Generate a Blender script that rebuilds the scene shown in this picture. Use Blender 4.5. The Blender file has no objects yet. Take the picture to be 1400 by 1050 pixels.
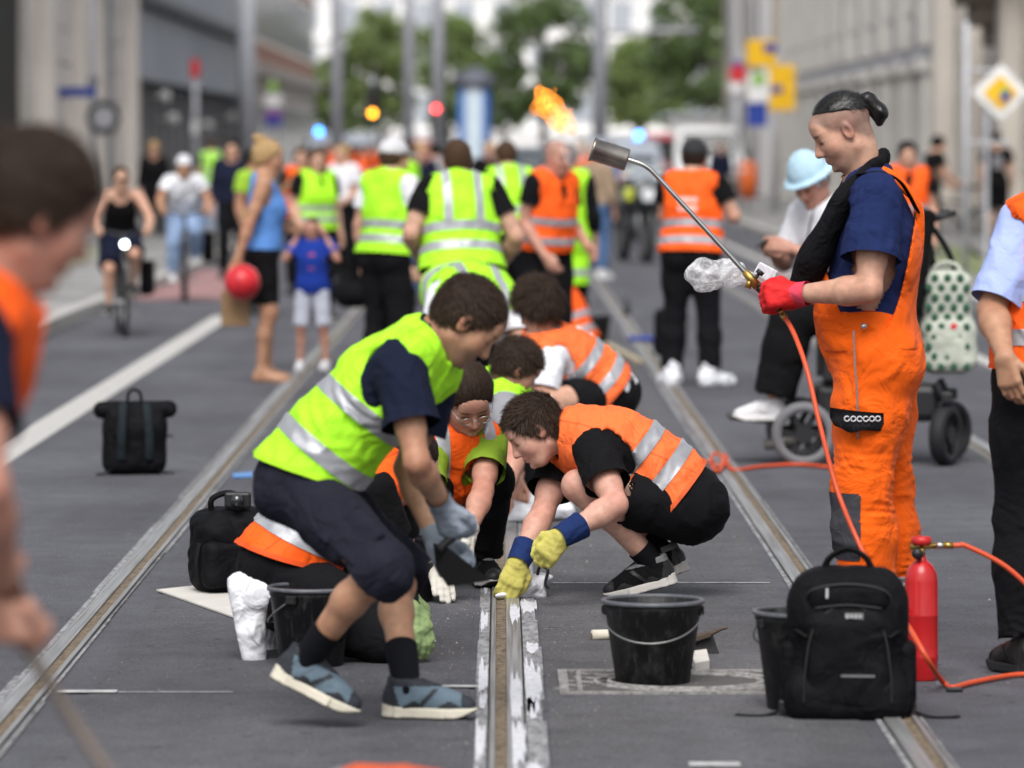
import bpy, bmesh, math, random, time
import numpy as np
from mathutils import Vector, Matrix
T0 = time.time()
random.seed(7); np.random.seed(7)
SC = bpy.context.scene
COL = SC.collection
R = math.radians
# ------------------------------------------------------------------ camera, sky, sun, exposure
CAM_H = 1.71; FPX = 6300.0; HORIZ_Y = 195.0; VP_X = 685.0
cam_d = bpy.data.cameras.new('camera'); cam = bpy.data.objects.new('camera', cam_d); COL.objects.link(cam)
cam_d.sensor_width = 36; cam_d.lens = FPX*36/1400; cam_d.clip_start = .5; cam_d.clip_end = 4000
PITCH = math.atan((525-HORIZ_Y)/FPX); YAW = math.atan((VP_X-700)/FPX)
cam.location = (0, 0, CAM_H); cam.rotation_euler = (math.pi/2-PITCH, 0, YAW)
cam_d.dof.use_dof = True; cam_d.dof.focus_distance = 16.6; cam_d.dof.aperture_fstop = 2.8; cam_d.dof.aperture_blades = 0
SC.camera = cam
w = bpy.data.worlds.new('World'); SC.world = w; w.use_nodes = True
nt = w.node_tree; nt.nodes.clear()
wo = nt.nodes.new('ShaderNodeOutputWorld'); bg = nt.nodes.new('ShaderNodeBackground'); sky = nt.nodes.new('ShaderNodeTexSky')
hs = nt.nodes.new('ShaderNodeHueSaturation')
sky.sky_type = 'NISHITA'; sky.sun_disc = False; sky.sun_elevation = R(54); sky.sun_rotation = R(186)
sky.air_density = 1.0; sky.dust_density = 4.0; sky.ozone_density = 1.0
hs.inputs['Saturation'].default_value = .28            # cloud layer: greyer than a clear sky
bg.inputs[1].default_value = .11
nt.links.new(sky.outputs[0], hs.inputs['Color']); nt.links.new(hs.outputs[0], bg.inputs[0]); nt.links.new(bg.outputs[0], wo.inputs[0])
sun_d = bpy.data.lights.new('sun', 'SUN'); sun = bpy.data.objects.new('sun', sun_d); COL.objects.link(sun)
sun_d.energy = 1.5; sun_d.angle = R(40); sun_d.color = (1, .97, .92)
_az = R(186)   # sun behind the camera, a little to the left
_dir = Vector((math.sin(_az)*math.cos(R(54)), math.cos(_az)*math.cos(R(54)), math.sin(R(54))))
sun.rotation_euler = (-_dir).to_track_quat('-Z', 'Y').to_euler(); sun.location = (0, -5, 20)
SC.view_settings.view_transform = 'Standard'; SC.view_settings.look = 'None'; SC.view_settings.gamma = 1
SC.view_settings.exposure = 0.64; SC.view_settings.use_curve_mapping = False
SC.render.engine = 'CYCLES'; SC.cycles.use_denoising = True
SC.cycles.max_bounces = 6; SC.cycles.transparent_max_bounces = 12; SC.cycles.caustics_reflective = False; SC.cycles.caustics_refractive = False
_cr = Matrix.Rotation(YAW, 3, 'Z') @ Matrix.Rotation(math.pi/2-PITCH, 3, 'X')
_CR = np.array(_cr)
def ray(px, py):
    d = _CR @ np.array([(px-700)/FPX, -(py-525)/FPX, -1.0]); return d/d[1]
def P(px, py, Z):
    "the point at depth Z metres (world y) seen at photo pixel px,py"
    return np.array([0, 0, CAM_H]) + ray(px, py)*Z
def G(px, py):
    "ground point seen at photo pixel"
    d = ray(px, py); return np.array([0, 0, CAM_H]) + d*(-CAM_H/d[2])
def A(*v): return np.array(v, float)
def nrm(v):
    v = np.asarray(v, float); n = np.linalg.norm(v); return v/n if n > 1e-9 else v
def lerp(a, b, t): return a+(b-a)*t
# ------------------------------------------------------------------ materials
MATS = {}
def _nodes(name):
    m = bpy.data.materials.new(name); m.use_nodes = True; n = m.node_tree; n.nodes.clear()
    o = n.nodes.new('ShaderNodeOutputMaterial'); b = n.nodes.new('ShaderNodeBsdfPrincipled')
    n.links.new(b.outputs[0], o.inputs[0]); return m, n, b, o
def _tex(n, kind, scale, detail=3, vec=None, **kw):
    t = n.nodes.new(kind); t.inputs['Scale'].default_value = scale
    if 'Detail' in t.inputs: t.inputs['Detail'].default_value = detail
    for k, v in kw.items(): t.inputs[k].default_value = v
    if vec is not None: n.links.new(vec, t.inputs['Vector'])
    return t
def _coord(n, scale=(1, 1, 1), which='Object'):
    c = n.nodes.new('ShaderNodeTexCoord'); m = n.nodes.new('ShaderNodeMapping'); m.inputs['Scale'].default_value = scale
    n.links.new(c.outputs[which], m.inputs['Vector']); return m.outputs[0]
def _ramp(n, fac, stops):
    r = n.nodes.new('ShaderNodeValToRGB'); e = r.color_ramp.elements
    while len(e) < len(stops): e.new(.5)
    for i, (p, c) in enumerate(stops): e[i].position = p; e[i].color = (*c, 1) if len(c) == 3 else c
    n.links.new(fac, r.inputs[0]); return r.outputs[0]
def _bump(n, b, h, strength, dist, prev=None):
    u = n.nodes.new('ShaderNodeBump'); u.inputs['Strength'].default_value = strength; u.inputs['Distance'].default_value = dist
    n.links.new(h, u.inputs['Height'])
    if prev is not None: n.links.new(prev, u.inputs['Normal'])
    n.links.new(u.outputs[0], b.inputs['Normal']); return u.outputs[0]
def _mixc(n, fac, a, b, mode='MIX'):
    m = n.nodes.new('ShaderNodeMix'); m.data_type = 'RGBA'; m.blend_type = mode
    for i, v in ((6, a), (7, b)):
        if hasattr(v, 'is_output'): n.links.new(v, m.inputs[i])
        else: m.inputs[i].default_value = (*v, 1)
    if hasattr(fac, 'is_output'): n.links.new(fac, m.inputs[0])
    else: m.inputs[0].default_value = fac
    return m.outputs[2]
def sc3(c, f): return tuple(max(0, min(1, x*f)) for x in c)
def mat(name, col, rough=.6, metal=0, var=.15, vscale=6, bump=.0, bscale=80, bdist=.002, spec=.4, stretch=(1, 1, 1), coat=0):
    if name in MATS: return MATS[name]
    m, n, b, o = _nodes(name); v = _coord(n, stretch)
    t = _tex(n, 'ShaderNodeTexNoise', vscale, 5, v)
    c = _ramp(n, t.outputs[0], [(.25, sc3(col, 1-var)), (.75, sc3(col, 1+var))])
    n.links.new(c, b.inputs['Base Color']); b.inputs['Roughness'].default_value = rough; b.inputs['Metallic'].default_value = metal
    b.inputs['Specular IOR Level'].default_value = spec; b.inputs['Coat Weight'].default_value = coat
    if bump:
        t2 = _tex(n, 'ShaderNodeTexNoise', bscale, 4, v); _bump(n, b, t2.outputs[0], bump, bdist)
    MATS[name] = m; return m
def cloth(name, col, rough=.85, wr=.35, weave=.15, var=.12, sheen=0, spec=.15, fold=9):
    if name in MATS: return MATS[name]
    m, n, b, o = _nodes(name); v = _coord(n)
    w1 = _tex(n, 'ShaderNodeTexNoise', 3.2, 4, v, Distortion=1.2)
    c = _ramp(n, w1.outputs[0], [(.3, sc3(col, 1-var)), (.7, sc3(col, 1+var))])
    n.links.new(c, b.inputs['Base Color']); b.inputs['Roughness'].default_value = rough
    b.inputs['Specular IOR Level'].default_value = spec; b.inputs['Sheen Weight'].default_value = sheen
    f = _tex(n, 'ShaderNodeTexNoise', fold, 3, v, Distortion=.9)
    p = _bump(n, b, f.outputs[0], min(1, wr*1.5), .03)
    rg = _tex(n, 'ShaderNodeTexNoise', fold*.75, 2, v, Distortion=1.1); rg.noise_type = 'RIDGED_MULTIFRACTAL'
    p = _bump(n, b, rg.outputs[0], min(1, wr*.75), .012, p)
    g = _tex(n, 'ShaderNodeTexNoise', 300, 2, v); _bump(n, b, g.outputs[0], weave, .003, p)
    MATS[name] = m; return m
def skinmat(name, col):
    if name in MATS: return MATS[name]
    m, n, b, o = _nodes(name); v = _coord(n)
    at = n.nodes.new('ShaderNodeAttribute'); at.attribute_name = 'col'
    t = _tex(n, 'ShaderNodeTexNoise', 38, 5, v)
    r = _ramp(n, t.outputs[0], [(.3, sc3(col, .86)), (.7, sc3(col, 1.1))])
    c = _mixc(n, 1, r, at.outputs['Color'], 'MULTIPLY')
    n.links.new(c, b.inputs['Base Color']); b.inputs['Roughness'].default_value = .5; b.inputs['Specular IOR Level'].default_value = .35
    b.inputs['Subsurface Weight'].default_value = .12; b.inputs['Subsurface Radius'].default_value = (.012, .005, .003); b.inputs['Subsurface Scale'].default_value = 1
    t2 = _tex(n, 'ShaderNodeTexNoise', 260, 3, v); _bump(n, b, t2.outputs[0], .12, .003)
    MATS[name] = m; return m
def hairmat(name, col):
    if name in MATS: return MATS[name]
    m, n, b, o = _nodes(name); v = _coord(n, (160, 160, 30)); t = _tex(n, 'ShaderNodeTexNoise', 1, 3, v)
    c = _ramp(n, t.outputs[0], [(.3, sc3(col, .5)), (.72, sc3(col, 1.5))])
    n.links.new(c, b.inputs['Base Color']); b.inputs['Roughness'].default_value = .6; b.inputs['Specular IOR Level'].default_value = .12
    _bump(n, b, t.outputs[0], .6, .004); MATS[name] = m
    if not name.endswith('_strand'): HAIRC[name] = col
    return m
HAIRC = {}
def emit(name, col, strength):
    if name in MATS: return MATS[name]
    m, n, b, o = _nodes(name); b.inputs['Base Color'].default_value = (*col, 1)
    b.inputs['Emission Color'].default_value = (*col, 1); b.inputs['Emission Strength'].default_value = strength; MATS[name] = m; return m
def glassy(name, col, rough=.08):
    return mat(name, col, rough, 0, .1, 1.5, spec=.8)
# ------------------------------------------------------------------ object helpers
def mesh_np(name, V, F, m, parent=None, smooth=True, loc=None, col=None):
    me = bpy.data.meshes.new(name)
    V = np.asarray(V, np.float32)
    if loc is not None: V = V - np.asarray(loc, np.float32)
    if isinstance(F, np.ndarray):
        F = F.astype(np.int32); me.vertices.add(len(V)); me.vertices.foreach_set('co', V.ravel())
        tri = F[:, 2] == F[:, 3] if F.shape[1] == 4 else np.zeros(len(F), bool); qd = F[~tri]; tr = F[tri][:, :3]; k = F.shape[1]
        me.loops.add(qd.size+tr.size); me.loops.foreach_set('vertex_index', np.concatenate([qd.ravel(), tr.ravel()]))
        me.polygons.add(len(qd)+len(tr)); me.polygons.foreach_set('loop_start', np.concatenate([np.arange(0, qd.size, k), qd.size+np.arange(0, tr.size, 3)]).astype(np.int32))
        me.update(calc_edges=True)
    else:
        me.from_pydata([tuple(map(float, x)) for x in V], [], F); me.update()
    if smooth and len(me.polygons): me.polygons.foreach_set('use_smooth', np.ones(len(me.polygons), dtype=bool))
    if col is not None:
        a = me.attributes.new('col', 'FLOAT_COLOR', 'POINT'); a.data.foreach_set('color', np.c_[col, np.ones(len(col))].astype(np.float32).ravel())
    if m is not None: me.materials.append(m)
    o = bpy.data.objects.new(name, me); COL.objects.link(o)
    if parent is not None: o.parent = parent
    elif loc is not None: o.location = tuple(loc)
    return o
def bmo(name, bm, m, parent=None, smooth=False, loc=None):
    me = bpy.data.meshes.new(name); bm.normal_update(); bm.to_mesh(me); bm.free()
    if smooth: me.polygons.foreach_set('use_smooth', np.ones(len(me.polygons), dtype=bool))
    me.materials.append(m); o = bpy.data.objects.new(name, me); COL.objects.link(o)
    if parent is not None: o.parent = parent
    if loc is not None: o.location = tuple(loc)
    return o
def tag(o, label=None, cat=None, group=None, kind=None):
    for k, v in (('label', label), ('category', cat), ('group', group), ('kind', kind)):
        if v: o[k] = v
    return o
def empty(name, loc=(0, 0, 0), rz=0, label=None, cat=None, group=None):
    o = bpy.data.objects.new(name, None); COL.objects.link(o); o.location = tuple(loc); o.rotation_euler = (0, 0, rz); o.empty_display_size = .1
    return tag(o, label, cat, group)
def copy_tree(o, parent=None):
    c = o.copy(); COL.objects.link(c)
    if parent is not None: c.parent = parent
    for ch in list(o.children): copy_tree(ch, c)
    return c
def box(bm, c, s, rot=None, bev=0):
    r = bmesh.ops.create_cube(bm, size=1); M = Matrix.Translation(Vector(c)) @ (rot.to_4x4() if rot else Matrix()) @ Matrix.Diagonal((*s, 1))
    bmesh.ops.transform(bm, matrix=M, verts=r['verts'])
    if bev:
        es = list({e for v in r['verts'] for e in v.link_edges}); bmesh.ops.bevel(bm, geom=es, offset=bev, segments=2, affect='EDGES', profile=.5)
def cyl(bm, a, b, r1, r2=None, n=16, caps=True):
    a, b = Vector(a), Vector(b); d = b-a; r2 = r1 if r2 is None else r2
    M = Matrix.Translation((a+b)/2) @ d.to_track_quat('Z', 'Y').to_matrix().to_4x4()
    bmesh.ops.create_cone(bm, cap_ends=caps, segments=n, radius1=max(r1, 1e-4), radius2=max(r2, 1e-4), depth=d.length, matrix=M)
def lathe(bm, prof, n=32, c=(0, 0, 0)):
    rings = []
    for r, z in prof: rings.append([bm.verts.new((c[0]+r*math.cos(2*math.pi*i/n), c[1]+r*math.sin(2*math.pi*i/n), c[2]+z)) for i in range(n)])
    for A_, B_ in zip(rings, rings[1:]):
        for i in range(n): bm.faces.new((A_[i], A_[(i+1) % n], B_[(i+1) % n], B_[i]))
    return rings
def smoothpath(pts, n=8):
    pts = [np.array(p, float) for p in pts]; out = []
    for i in range(len(pts)-1):
        p0, p1, p2, p3 = pts[max(i-1, 0)], pts[i], pts[i+1], pts[min(i+2, len(pts)-1)]
        for k in range(n):
            t = k/n; out.append(.5*((2*p1)+(-p0+p2)*t+(2*p0-5*p1+4*p2-p3)*t*t+(-p0+3*p1-3*p2+p3)*t**3))
    out.append(pts[-1]); return out
def tube(bm, pts, r, n=10, sub=8, flat=None):
    pts = smoothpath(pts, sub) if sub > 1 else [np.array(p, float) for p in pts]; rings = []
    up = np.array([0, 0, 1.0]); prev = None; L = len(pts)
    for i, p in enumerate(pts):
        d = nrm(pts[min(i+1, L-1)]-pts[max(i-1, 0)])
        if prev is None:
            u = np.cross(d, up); u = nrm(u) if np.linalg.norm(u) > .05 else nrm(np.cross(d, [1, 0, 0]))
        else: u = nrm(prev-d*np.dot(prev, d))
        prev = u; v = np.cross(d, u); rr = r(i/(L-1)) if callable(r) else r
        a, b = (rr, rr) if flat is None else (rr, rr*flat)
        rings.append([bm.verts.new(tuple(p+u*a*math.cos(2*math.pi*k/n)+v*b*math.sin(2*math.pi*k/n))) for k in range(n)])
    for A_, B_ in zip(rings, rings[1:]):
        for i in range(n): bm.faces.new((A_[i], A_[(i+1) % n], B_[(i+1) % n], B_[i]))
    bm.faces.new(rings[0][::-1]); bm.faces.new(rings[-1])
def tubeo(name, pts, r, m, parent=None, n=10, sub=8, flat=None, loc=None):
    bm = bmesh.new()
    if loc is not None: pts = [np.asarray(p)-np.asarray(loc) for p in pts]
    tube(bm, pts, r, n, sub, flat); return bmo(name, bm, m, parent, True, loc if parent is None else None)
# ------------------------------------------------------------------ signed-distance modelling: smooth unions meshed with surface nets
def cap(a, b, ra, rb=None, ax=None, q=1.0, k=None):
    return dict(t='c', a=np.asarray(a, float), b=np.asarray(b, float), ra=ra, rb=ra if rb is None else rb, ax=None if ax is None else nrm(ax), q=q, k=k)
def ell(c, rad, ax=None, k=None):
    return dict(t='e', c=np.asarray(c, float), r=np.asarray(rad, float), ax=np.eye(3) if ax is None else np.array([nrm(x) for x in ax]), k=k)
def bxp(c, half, rnd, ax=None, k=None):
    return dict(t='b', c=np.asarray(c, float), r=np.asarray(half, float), rnd=rnd, ax=np.eye(3) if ax is None else np.array([nrm(x) for x in ax]), k=k)
def infl(pr, d, d2=None):
    p = dict(pr)
    if p['t'] == 'c': p['ra'] = p['ra']+d; p['rb'] = p['rb']+(d if d2 is None else d2)
    else:
        p['r'] = p['r']+d
    return p
def pev(pr, p):
    d = pev0(pr, p)
    for c, n, lat in pr.get('clip', ()):
        v = p-np.asarray(c, np.float32); t = v@np.asarray(n, np.float32); l2 = np.sqrt(np.maximum(np.einsum('ij,ij->i', v, v)-t*t, 0)); d = np.maximum(d, t-np.maximum(l2-lat, 0)*6)
    return d
def pev0(pr, p):
    if pr['t'] == 'c':
        p = p.astype(np.float32, copy=False)
        ba = (pr['b']-pr['a']).astype(np.float32); L2 = max(float(ba@ba), 1e-9); v = p-pr['a'].astype(np.float32)
        t = np.clip(v@ba/L2, 0, 1); v = v-t[:, None]*ba; r = pr['ra']+(pr['rb']-pr['ra'])*t
        if pr['ax'] is not None:
            s = v@pr['ax']; v = v+(s*(1/pr['q']-1))[:, None]*pr['ax']
            return (np.sqrt(np.einsum('ij,ij->i', v, v))-r)*(pr['q'] if pr['q'] < 1 else 1)
        return np.sqrt(np.einsum('ij,ij->i', v, v))-r
    l = (p-pr['c']).astype(np.float32)@pr['ax'].T.astype(np.float32)
    if pr['t'] == 'e':
        r_ = pr['r'].astype(np.float32); l1 = l/r_; l2 = l1/r_; k0 = np.sqrt(np.einsum('ij,ij->i', l1, l1)); k1 = np.sqrt(np.einsum('ij,ij->i', l2, l2)); return k0*(k0-1)/np.maximum(k1, 1e-6)
    q = np.abs(l)-(pr['r']-pr['rnd']); return np.sqrt((np.maximum(q, 0)**2).sum(1))+np.minimum(q.max(1), 0)-pr['rnd']
def pbb(pr):
    if pr['t'] == 'c':
        r = max(pr['ra'], pr['rb']); return np.minimum(pr['a'], pr['b'])-r, np.maximum(pr['a'], pr['b'])+r
    e = np.sqrt(((pr['ax'].T**2)*(pr['r']**2)).sum(1)) if pr['t'] == 'e' else (np.abs(pr['ax'].T)*pr['r']).sum(1)
    return pr['c']-e, pr['c']+e
def smin(a, b, k):
    h = np.maximum(k-np.abs(a-b), 0)/k; return np.minimum(a, b)-h*h*k*.25
B8 = 5
def sdf_mesh(groups, h, subs=(), kg=.02, mod=None, margin=.012, bbox=None, relax=1, near=False):
    """groups: [(k,[prims])...] each blended with k, groups joined with kg; subs: [(prim,k)] carved away; mod(p,d)->d"""
    if bbox is None:
        bb = [pbb(p) for _, g in groups for p in g]; lo = np.min([b[0] for b in bb], 0)-margin-2*h; hi = np.max([b[1] for b in bb], 0)+margin+2*h
    else: lo, hi = np.asarray(bbox[0], float), np.asarray(bbox[1], float)
    nb = np.maximum(np.ceil((hi-lo)/(h*B8)).astype(int), 1); bs = h*B8
    ii = np.indices(nb).reshape(3, -1).T; cen = lo+(ii+.5)*bs-h*.5; hd = .5*math.sqrt(3)*bs
    cd = [[pev(p, cen) for p in g] for _, g in groups]
    cmin = np.min([x for g in cd for x in g], 0); csub = [pev(p, cen) for p, _ in subs]
    tot = cmin.copy()
    for c in csub: tot = np.maximum(tot, -c)
    kmax = max([g[0] for g in groups]+[kg])
    act = np.abs(tot) < hd*1.25+kmax*.5+margin
    act |= (np.abs(cmin) < hd*1.25+kmax*.5+margin) & (tot < hd*1.25+kmax+margin)
    D = np.where(tot < 0, -1.0, 1.0).astype(np.float32)
    full = np.broadcast_to(D.reshape(nb[0], 1, nb[1], 1, nb[2], 1), (nb[0], B8, nb[1], B8, nb[2], B8)).copy()
    ai = np.nonzero(act)[0]
    if not len(ai): return np.zeros((0, 3)), np.zeros((0, 4), int)
    loc = np.indices((B8, B8, B8)).reshape(3, -1).T*h
    org = lo+ii[ai]*bs; N = len(ai); pts = (org[:, None, :]+loc[None]).astype(np.float32)
    d = np.full((N, B8**3), 9.0, np.float32)
    for (k, g), cg in zip(groups, cd):
        dg = np.full((N, B8**3), 9.0, np.float32)
        for p, c in zip(g, cg):
            kk = p['k'] or k; m = np.nonzero(c[ai] < cmin[ai]+2*hd+kk+.02)[0]
            if len(m): dg[m] = smin(dg[m], pev(p, pts[m].reshape(-1, 3)).reshape(len(m), -1).astype(np.float32), kk)
        d = smin(d, dg, kg)
    for (p, k), c in zip(subs, csub):
        m = np.nonzero(c[ai] < hd+k+.03)[0]
        if len(m):
            s = -pev(p, pts[m].reshape(-1, 3)).reshape(len(m), -1).astype(np.float32); d[m] = -smin(-d[m], -s, k)
    if mod is not None:
        dr = d.reshape(-1); nz = np.nonzero(np.abs(dr) < margin+2.5*h)[0] if near else np.arange(dr.size)
        dr[nz] = mod(pts.reshape(-1, 3)[nz], dr[nz]); d = dr.reshape(N, -1)
    full = full.transpose(0, 2, 4, 1, 3, 5).reshape(-1, B8, B8, B8); full[ai] = d.reshape(N, B8, B8, B8)
    full = full.reshape(*nb, B8, B8, B8).transpose(0, 3, 1, 4, 2, 5).reshape(nb*B8)
    return snets(full, lo, h, relax)
def snets(f, lo, h, relax=1):
    s = f < 0; n = np.array(f.shape); u = s.view(np.uint8)
    cnt = sum(u[a:n[0]-1+a, b:n[1]-1+b, c:n[2]-1+c] for a in (0, 1) for b in (0, 1) for c in (0, 1))
    cells = np.argwhere((cnt > 0) & (cnt < 8))
    if not len(cells): return np.zeros((0, 3)), np.zeros((0, 4), int)
    idx = np.full(n-1, -1, np.int32); idx[tuple(cells.T)] = np.arange(len(cells))
    acc = np.zeros((len(cells), 3)); ct = np.zeros(len(cells)); cor = {}
    for a in (0, 1):
        for b in (0, 1):
            for c in (0, 1): cor[a, b, c] = f[cells[:, 0]+a, cells[:, 1]+b, cells[:, 2]+c]
    for ax in range(3):
        o1, o2 = [i for i in range(3) if i != ax]
        for p in (0, 1):
            for q in (0, 1):
                k0 = [0, 0, 0]; k0[o1] = p; k0[o2] = q; k1 = list(k0); k1[ax] = 1
                v0, v1 = cor[tuple(k0)], cor[tuple(k1)]; m = (v0 < 0) != (v1 < 0)
                t = np.where(m, v0/np.where(v0 == v1, 1, v0-v1), 0); acc[:, ax] += np.where(m, t, 0); acc[:, o1] += m*p; acc[:, o2] += m*q; ct += m
    V = lo+(cells+acc/np.maximum(ct, 1)[:, None])*h
    Q = []
    for ax in range(3):
        o1, o2 = [(1, 2), (2, 0), (0, 1)][ax]
        sl0 = [slice(None)]*3; sl1 = [slice(None)]*3; sl0[ax] = slice(0, -1); sl1[ax] = slice(1, None)
        e = np.argwhere(s[tuple(sl0)] != s[tuple(sl1)])
        e = e[(e[:, o1] > 0) & (e[:, o2] > 0) & (e[:, o1] < n[o1]-1) & (e[:, o2] < n[o2]-1)]
        if not len(e): continue
        fl = s[tuple(e.T)]
        def cell(d1, d2):
            c = e.copy(); c[:, o1] -= d1; c[:, o2] -= d2; return idx[tuple(c.T)]
        q = np.stack([cell(0, 0), cell(1, 0), cell(1, 1), cell(0, 1)], 1); q[~fl] = q[~fl][:, ::-1]
        Q.append(q)
    Q = np.concatenate(Q); Q = Q[(Q >= 0).all(1)]
    for _ in range(relax):
        sm = np.zeros_like(V); c = np.zeros(len(V))
        for i in range(4):
            a, b = Q[:, i], Q[:, (i+1) % 4]
            for x, y in ((a, b), (b, a)):
                for k in range(3): sm[:, k] += np.bincount(x, V[y, k], len(V))
                c += np.bincount(x, minlength=len(V))
        ok = c > 0; V[ok] = V[ok]*.55+.45*sm[ok]/c[ok][:, None]
    return V, Q
_WD = {}
def wrink(p, scale, seed=0, octv=3):
    "cheap smooth noise, about -1..1"
    if seed not in _WD:
        r = np.random.RandomState(seed); _WD[seed] = (r.normal(size=(12, 3)).astype(np.float32), r.uniform(0, 6.28, 12).astype(np.float32))
    D, ph = _WD[seed]; q = np.asarray(p, np.float32)*np.float32(scale); out = 0; a = 1
    q = q+.6*np.sin(q[:, [1, 2, 0]]*.8+ph[:3])
    for o in range(octv):
        i = o*4; e = q@D[i:i+3].T; out = out+np.float32(a)*(np.sin(e[:, 0]*np.float32(1.3)+ph[i])*np.sin(e[:, 1]+ph[i+1])+np.float32(.5)*np.sin(e[:, 2]*np.float32(1.7)+ph[i+2])); q = q*np.float32(1.9); a *= .5
    return out/np.float32(1.6)
def _segd(p, s):
    a, b = s; ba = b-a; t = np.clip((p-a)@ba/max(float(ba@ba), 1e-9), 0, 1); return np.linalg.norm(p-a-t[:, None]*ba, axis=1)
def clip(V, F, c, n, mask=None):
    "removes the side of the plane that n points to (only among the masked faces), with a clean edge; F is (N,4), a triangle repeats its last index"
    n = nrm(n); sd = (V-c)@n; fs = sd[F]
    if mask is None: mask = np.ones(len(F), bool)
    out = mask & (fs.min(1) >= 0); stra = mask & ~out & (fs.max(1) > 0); keep = F[~out & ~stra]; nv = []; cache = {}; nf = []; base = len(V)
    for f in F[stra]:
        f = [int(x) for x in f]
        if f[3] == f[2]: f = f[:3]
        poly = []
        for a, b in zip(f, f[1:]+f[:1]):
            if sd[a] <= 0: poly.append(a)
            if (sd[a] <= 0) != (sd[b] <= 0):
                k = (a, b) if a < b else (b, a)
                if k not in cache:
                    t = sd[k[0]]/(sd[k[0]]-sd[k[1]]); cache[k] = base+len(nv); nv.append(V[k[0]]+(V[k[1]]-V[k[0]])*t)
                poly.append(cache[k])
        for j in range(1, len(poly)-1): nf.append((poly[0], poly[j], poly[j+1], poly[j+1]))
    if nv: V = np.concatenate([V, np.array(nv)])
    if nf: keep = np.concatenate([keep, np.array(nf)])
    return V, keep
def compact(V, F):
    u, inv = np.unique(F.ravel(), return_inverse=True); return V[u], inv.reshape(F.shape)
def cut_mesh(V, F, cuts):
    "cuts: (centre, normal, radius, near_seg, other_segs): removes what lies on the normal's side inside the radius"
    for ct in cuts:
        if not len(F): break
        c, n, rad = ct[0], ct[1], ct[2]; cc = V[F].mean(1); m = np.linalg.norm(cc-c, axis=1) < rad
        if len(ct) > 3:
            d0 = _segd(cc, ct[3])
            for s in ct[4]: m &= d0 < _segd(cc, s)
            if len(ct) > 5: m &= d0 < ct[5]
        V, F = clip(V, F, c, n, m)
    return compact(V, F)
def vnormals(V, F):
    N = np.cross(V[F[:, 2]]-V[F[:, 0]], V[F[:, 3]]-V[F[:, 1]]); t = F[:, 2] == F[:, 3]
    N[t] = np.cross(V[F[t, 1]]-V[F[t, 0]], V[F[t, 2]]-V[F[t, 0]]); out = np.zeros_like(V)
    for i in range(4):
        for k in range(3): out[:, k] += np.bincount(F[:, i], N[:, k], len(V))
    return out/(np.linalg.norm(out, axis=1)[:, None]+1e-12)
def slab(V, F, c, n, half, keep=None, lift=.0035):
    "the band of a surface between two planes, lifted a little along its normals"
    if not len(F): return V, F
    n = nrm(n); V = V+vnormals(V, F)*lift; s = ((V-c)@n)[F]; F = F[(s.max(1) > -half) & (s.min(1) < half)]
    if not len(F): return V, F
    V, F = clip(V, F, c+n*half, n); V, F = clip(V, F, c-n*half, -n)
    if keep is not None and len(F): F = F[[bool(keep(x)) for x in V[F].mean(1)]]
    return compact(V, F) if len(F) else (V, F)
# ------------------------------------------------------------------ people
SEAMC = {'lime_vest_cloth': (.36, .70, .012), 'orange_vest_cloth': (.75, .08, .01), 'orange_polyester_cloth': (.75, .12, .03)}
SKIN = {'light': (.56, .33, .235), 'tan': (.43, .235, .145), 'pink': (.60, .34, .26), 'red': (.50, .26, .19)}
def on_ray(parent, px, py, L, side):
    "the point seen at px,py that lies L metres from parent; side -1 nearer to the camera, +1 farther"
    o = np.array([0, 0, CAM_H]); d = ray(px, py); u = nrm(d); oc = o-parent; b = u@oc; c = oc@oc-L*L; disc = b*b-c
    t = -b+(side*math.sqrt(disc) if disc > 0 else 0); return o+u*t
def frame(up, right):
    u = nrm(up); f = nrm(np.cross(u, right)); r = np.cross(f, u); return r, f, u
HS = 1.06
def hscale(p):
    p = dict(p)
    if p['t'] == 'c': p['ra'] *= HS; p['rb'] *= HS
    else: p['r'] = p['r']*HS
    return p
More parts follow.
